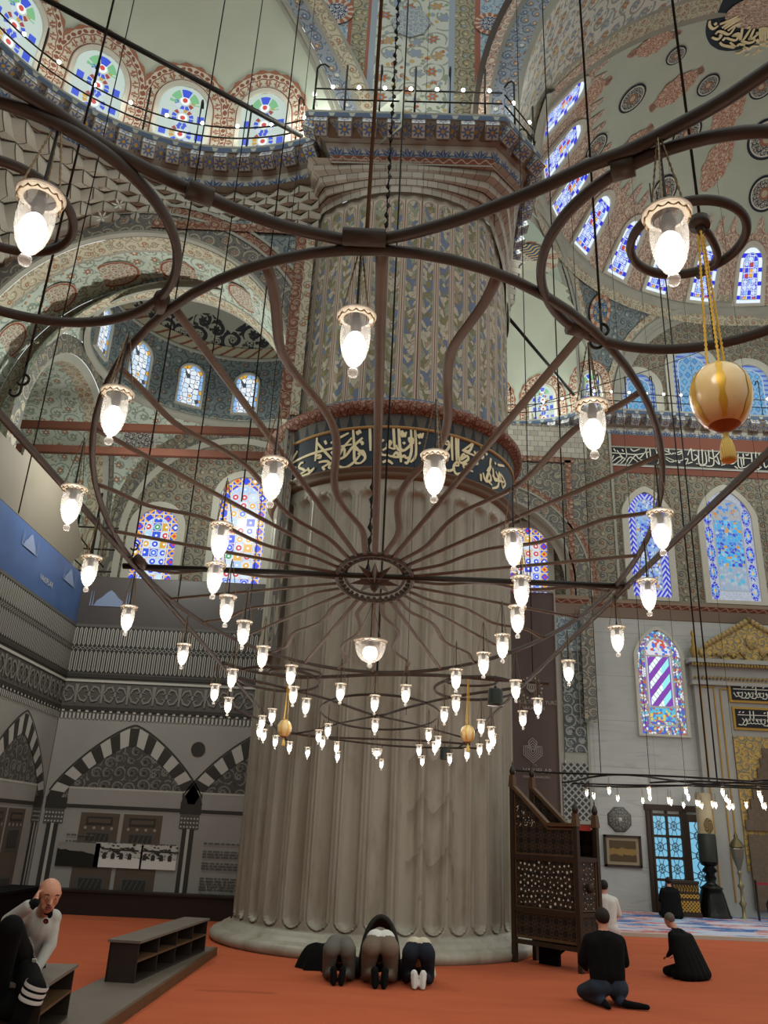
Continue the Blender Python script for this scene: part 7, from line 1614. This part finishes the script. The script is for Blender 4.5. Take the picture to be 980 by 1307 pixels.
railing([(2.1, 12.5), (2.9, 13.4), (2.9, 16)], 'thin black railing with tiny bulbs on the right flank of the pillar balcony', 5, 6)
ins2 = inset(pathR, .12)
railing(ins2[8:31], 'thin black railing with tiny bulbs round the far niche, right of the pillar', 7, 9, r=.016)
railing([(6.7, 24.27), (15, 24.27)], 'thin black railing with tiny bulbs above the inscription on the marble wall side', 9, 14, r=.016)
def rod(px0, px1, z, r, lb):
    a = atZ(*px0, z); d = atZ(*px1, z); dd = d-a; b = MB(); b.tube([a-dd*.15, d], r, 8); o = b.build('tie_rod', M_ironbl, None, tuple(d)); tag(o, lb, 'rod', None, 'structure')
rod((60, 0), (386, 174), 15.62, .055, 'thick black tie rod across the mouth of the upper left niche')
rod((640, 395), (732, 504), 15.62, .05, 'black tie rod across the far niche, right of the pillar')
a, d = atY(620, 536, 19), atY(1000, 410, 23.5); b = MB(); b.tube([a, (a+d)/2-V3(0, 0, .15), d], .012, 5); o = b.build('slack_wire', M_cable, None, tuple(a)); tag(o, 'thin slack wire strung from the pillar towards the far gallery at right', 'wire')
# ------------------------------------------------------------------ light and view
w = bpy.data.worlds.new('world'); SC.world = w; w.use_nodes = True
bg = w.node_tree.nodes['Background']; NT = w.node_tree; tc = NT.nodes.new('ShaderNodeTexCoord'); gx, gy, gz = sep(X(tc.outputs['Generated']))
_set(bg, 'Color', mix(M('MULTIPLY', M('ADD', gz, .25), 1.1), c('525650'), c('f2f8f4'))); bg.inputs[1].default_value = .95
# the rest of the hall round the viewer: walls that shade the left side
b = MB(); b.raw([(-8.6, -9, 0), (-8.6, 7, 0), (-8.6, 7, 13), (-8.6, -9, 13)], [(0, 1, 2, 3)]); b.raw([(-8.6, -9, 0), (7, -9, 0), (7, -9, 9), (-8.6, -9, 9)], [(0, 1, 2, 3)]); struct(b, 'wall_behind', M_grey)
def light(kind, name, loc, power, col=(1, .9, .78), size=.3, rot=None, **k):
    l = bpy.data.lights.new(name, kind); l.energy = power; l.color = col
    if kind == 'AREA': l.size = size
    else: l.shadow_soft_size = size
    for a_, v in k.items(): setattr(l, a_, v)
    o = bpy.data.objects.new(name, l); COL.objects.link(o); o.location = tuple(loc)
    if rot is not None: o.rotation_euler = rot
    return o
for k, P in enumerate(LPOS): light('POINT', 'lamp_light', P+V3(0, 0, -.075), 1.5 if P[1] < 12 else 6., (1, .93, .82), .05)
for k, q in enumerate(RB): light('POINT', 'rail_bulb_light', (q[0], q[1], q[2]), 9., (1, .96, .88), .06)
# gallery deck floodlights, plus fills added in mid-air to brighten bay, soffit and semi-dome
for (x, y, z, p) in ((-1.9, 13.4, 15.9, 60), (3.3, 14.9, 15.9, 130), (3.2, 21.5, 15.9, 120), (-3.8, 9.5, 15.6, 0), (5.6, 24.9, 15.8, 40), (-4.5, 18.7, 11.0, 170), (-5.2, 14.9, 8.6, 330), (11.5, 20.5, 16., 330), (-3.5, 10.5, 15.9, 60)):
    if p: light('POINT', 'gallery_flood_and_fill', (x, y, z), p, (.97, 1, .93), .15)
SC.view_settings.view_transform = 'Standard'; SC.view_settings.look = 'None'; SC.view_settings.gamma = 1; SC.view_settings.exposure = 0.4; SC.view_settings.use_curve_mapping = False
SC.cycles.use_denoising = True
SC.cycles.max_bounces = 5; SC.cycles.diffuse_bounces = 3; SC.cycles.glossy_bounces = 2; SC.cycles.transparent_max_bounces = 16; SC.cycles.sample_clamp_indirect = 4
SC.cycles.use_light_tree = True
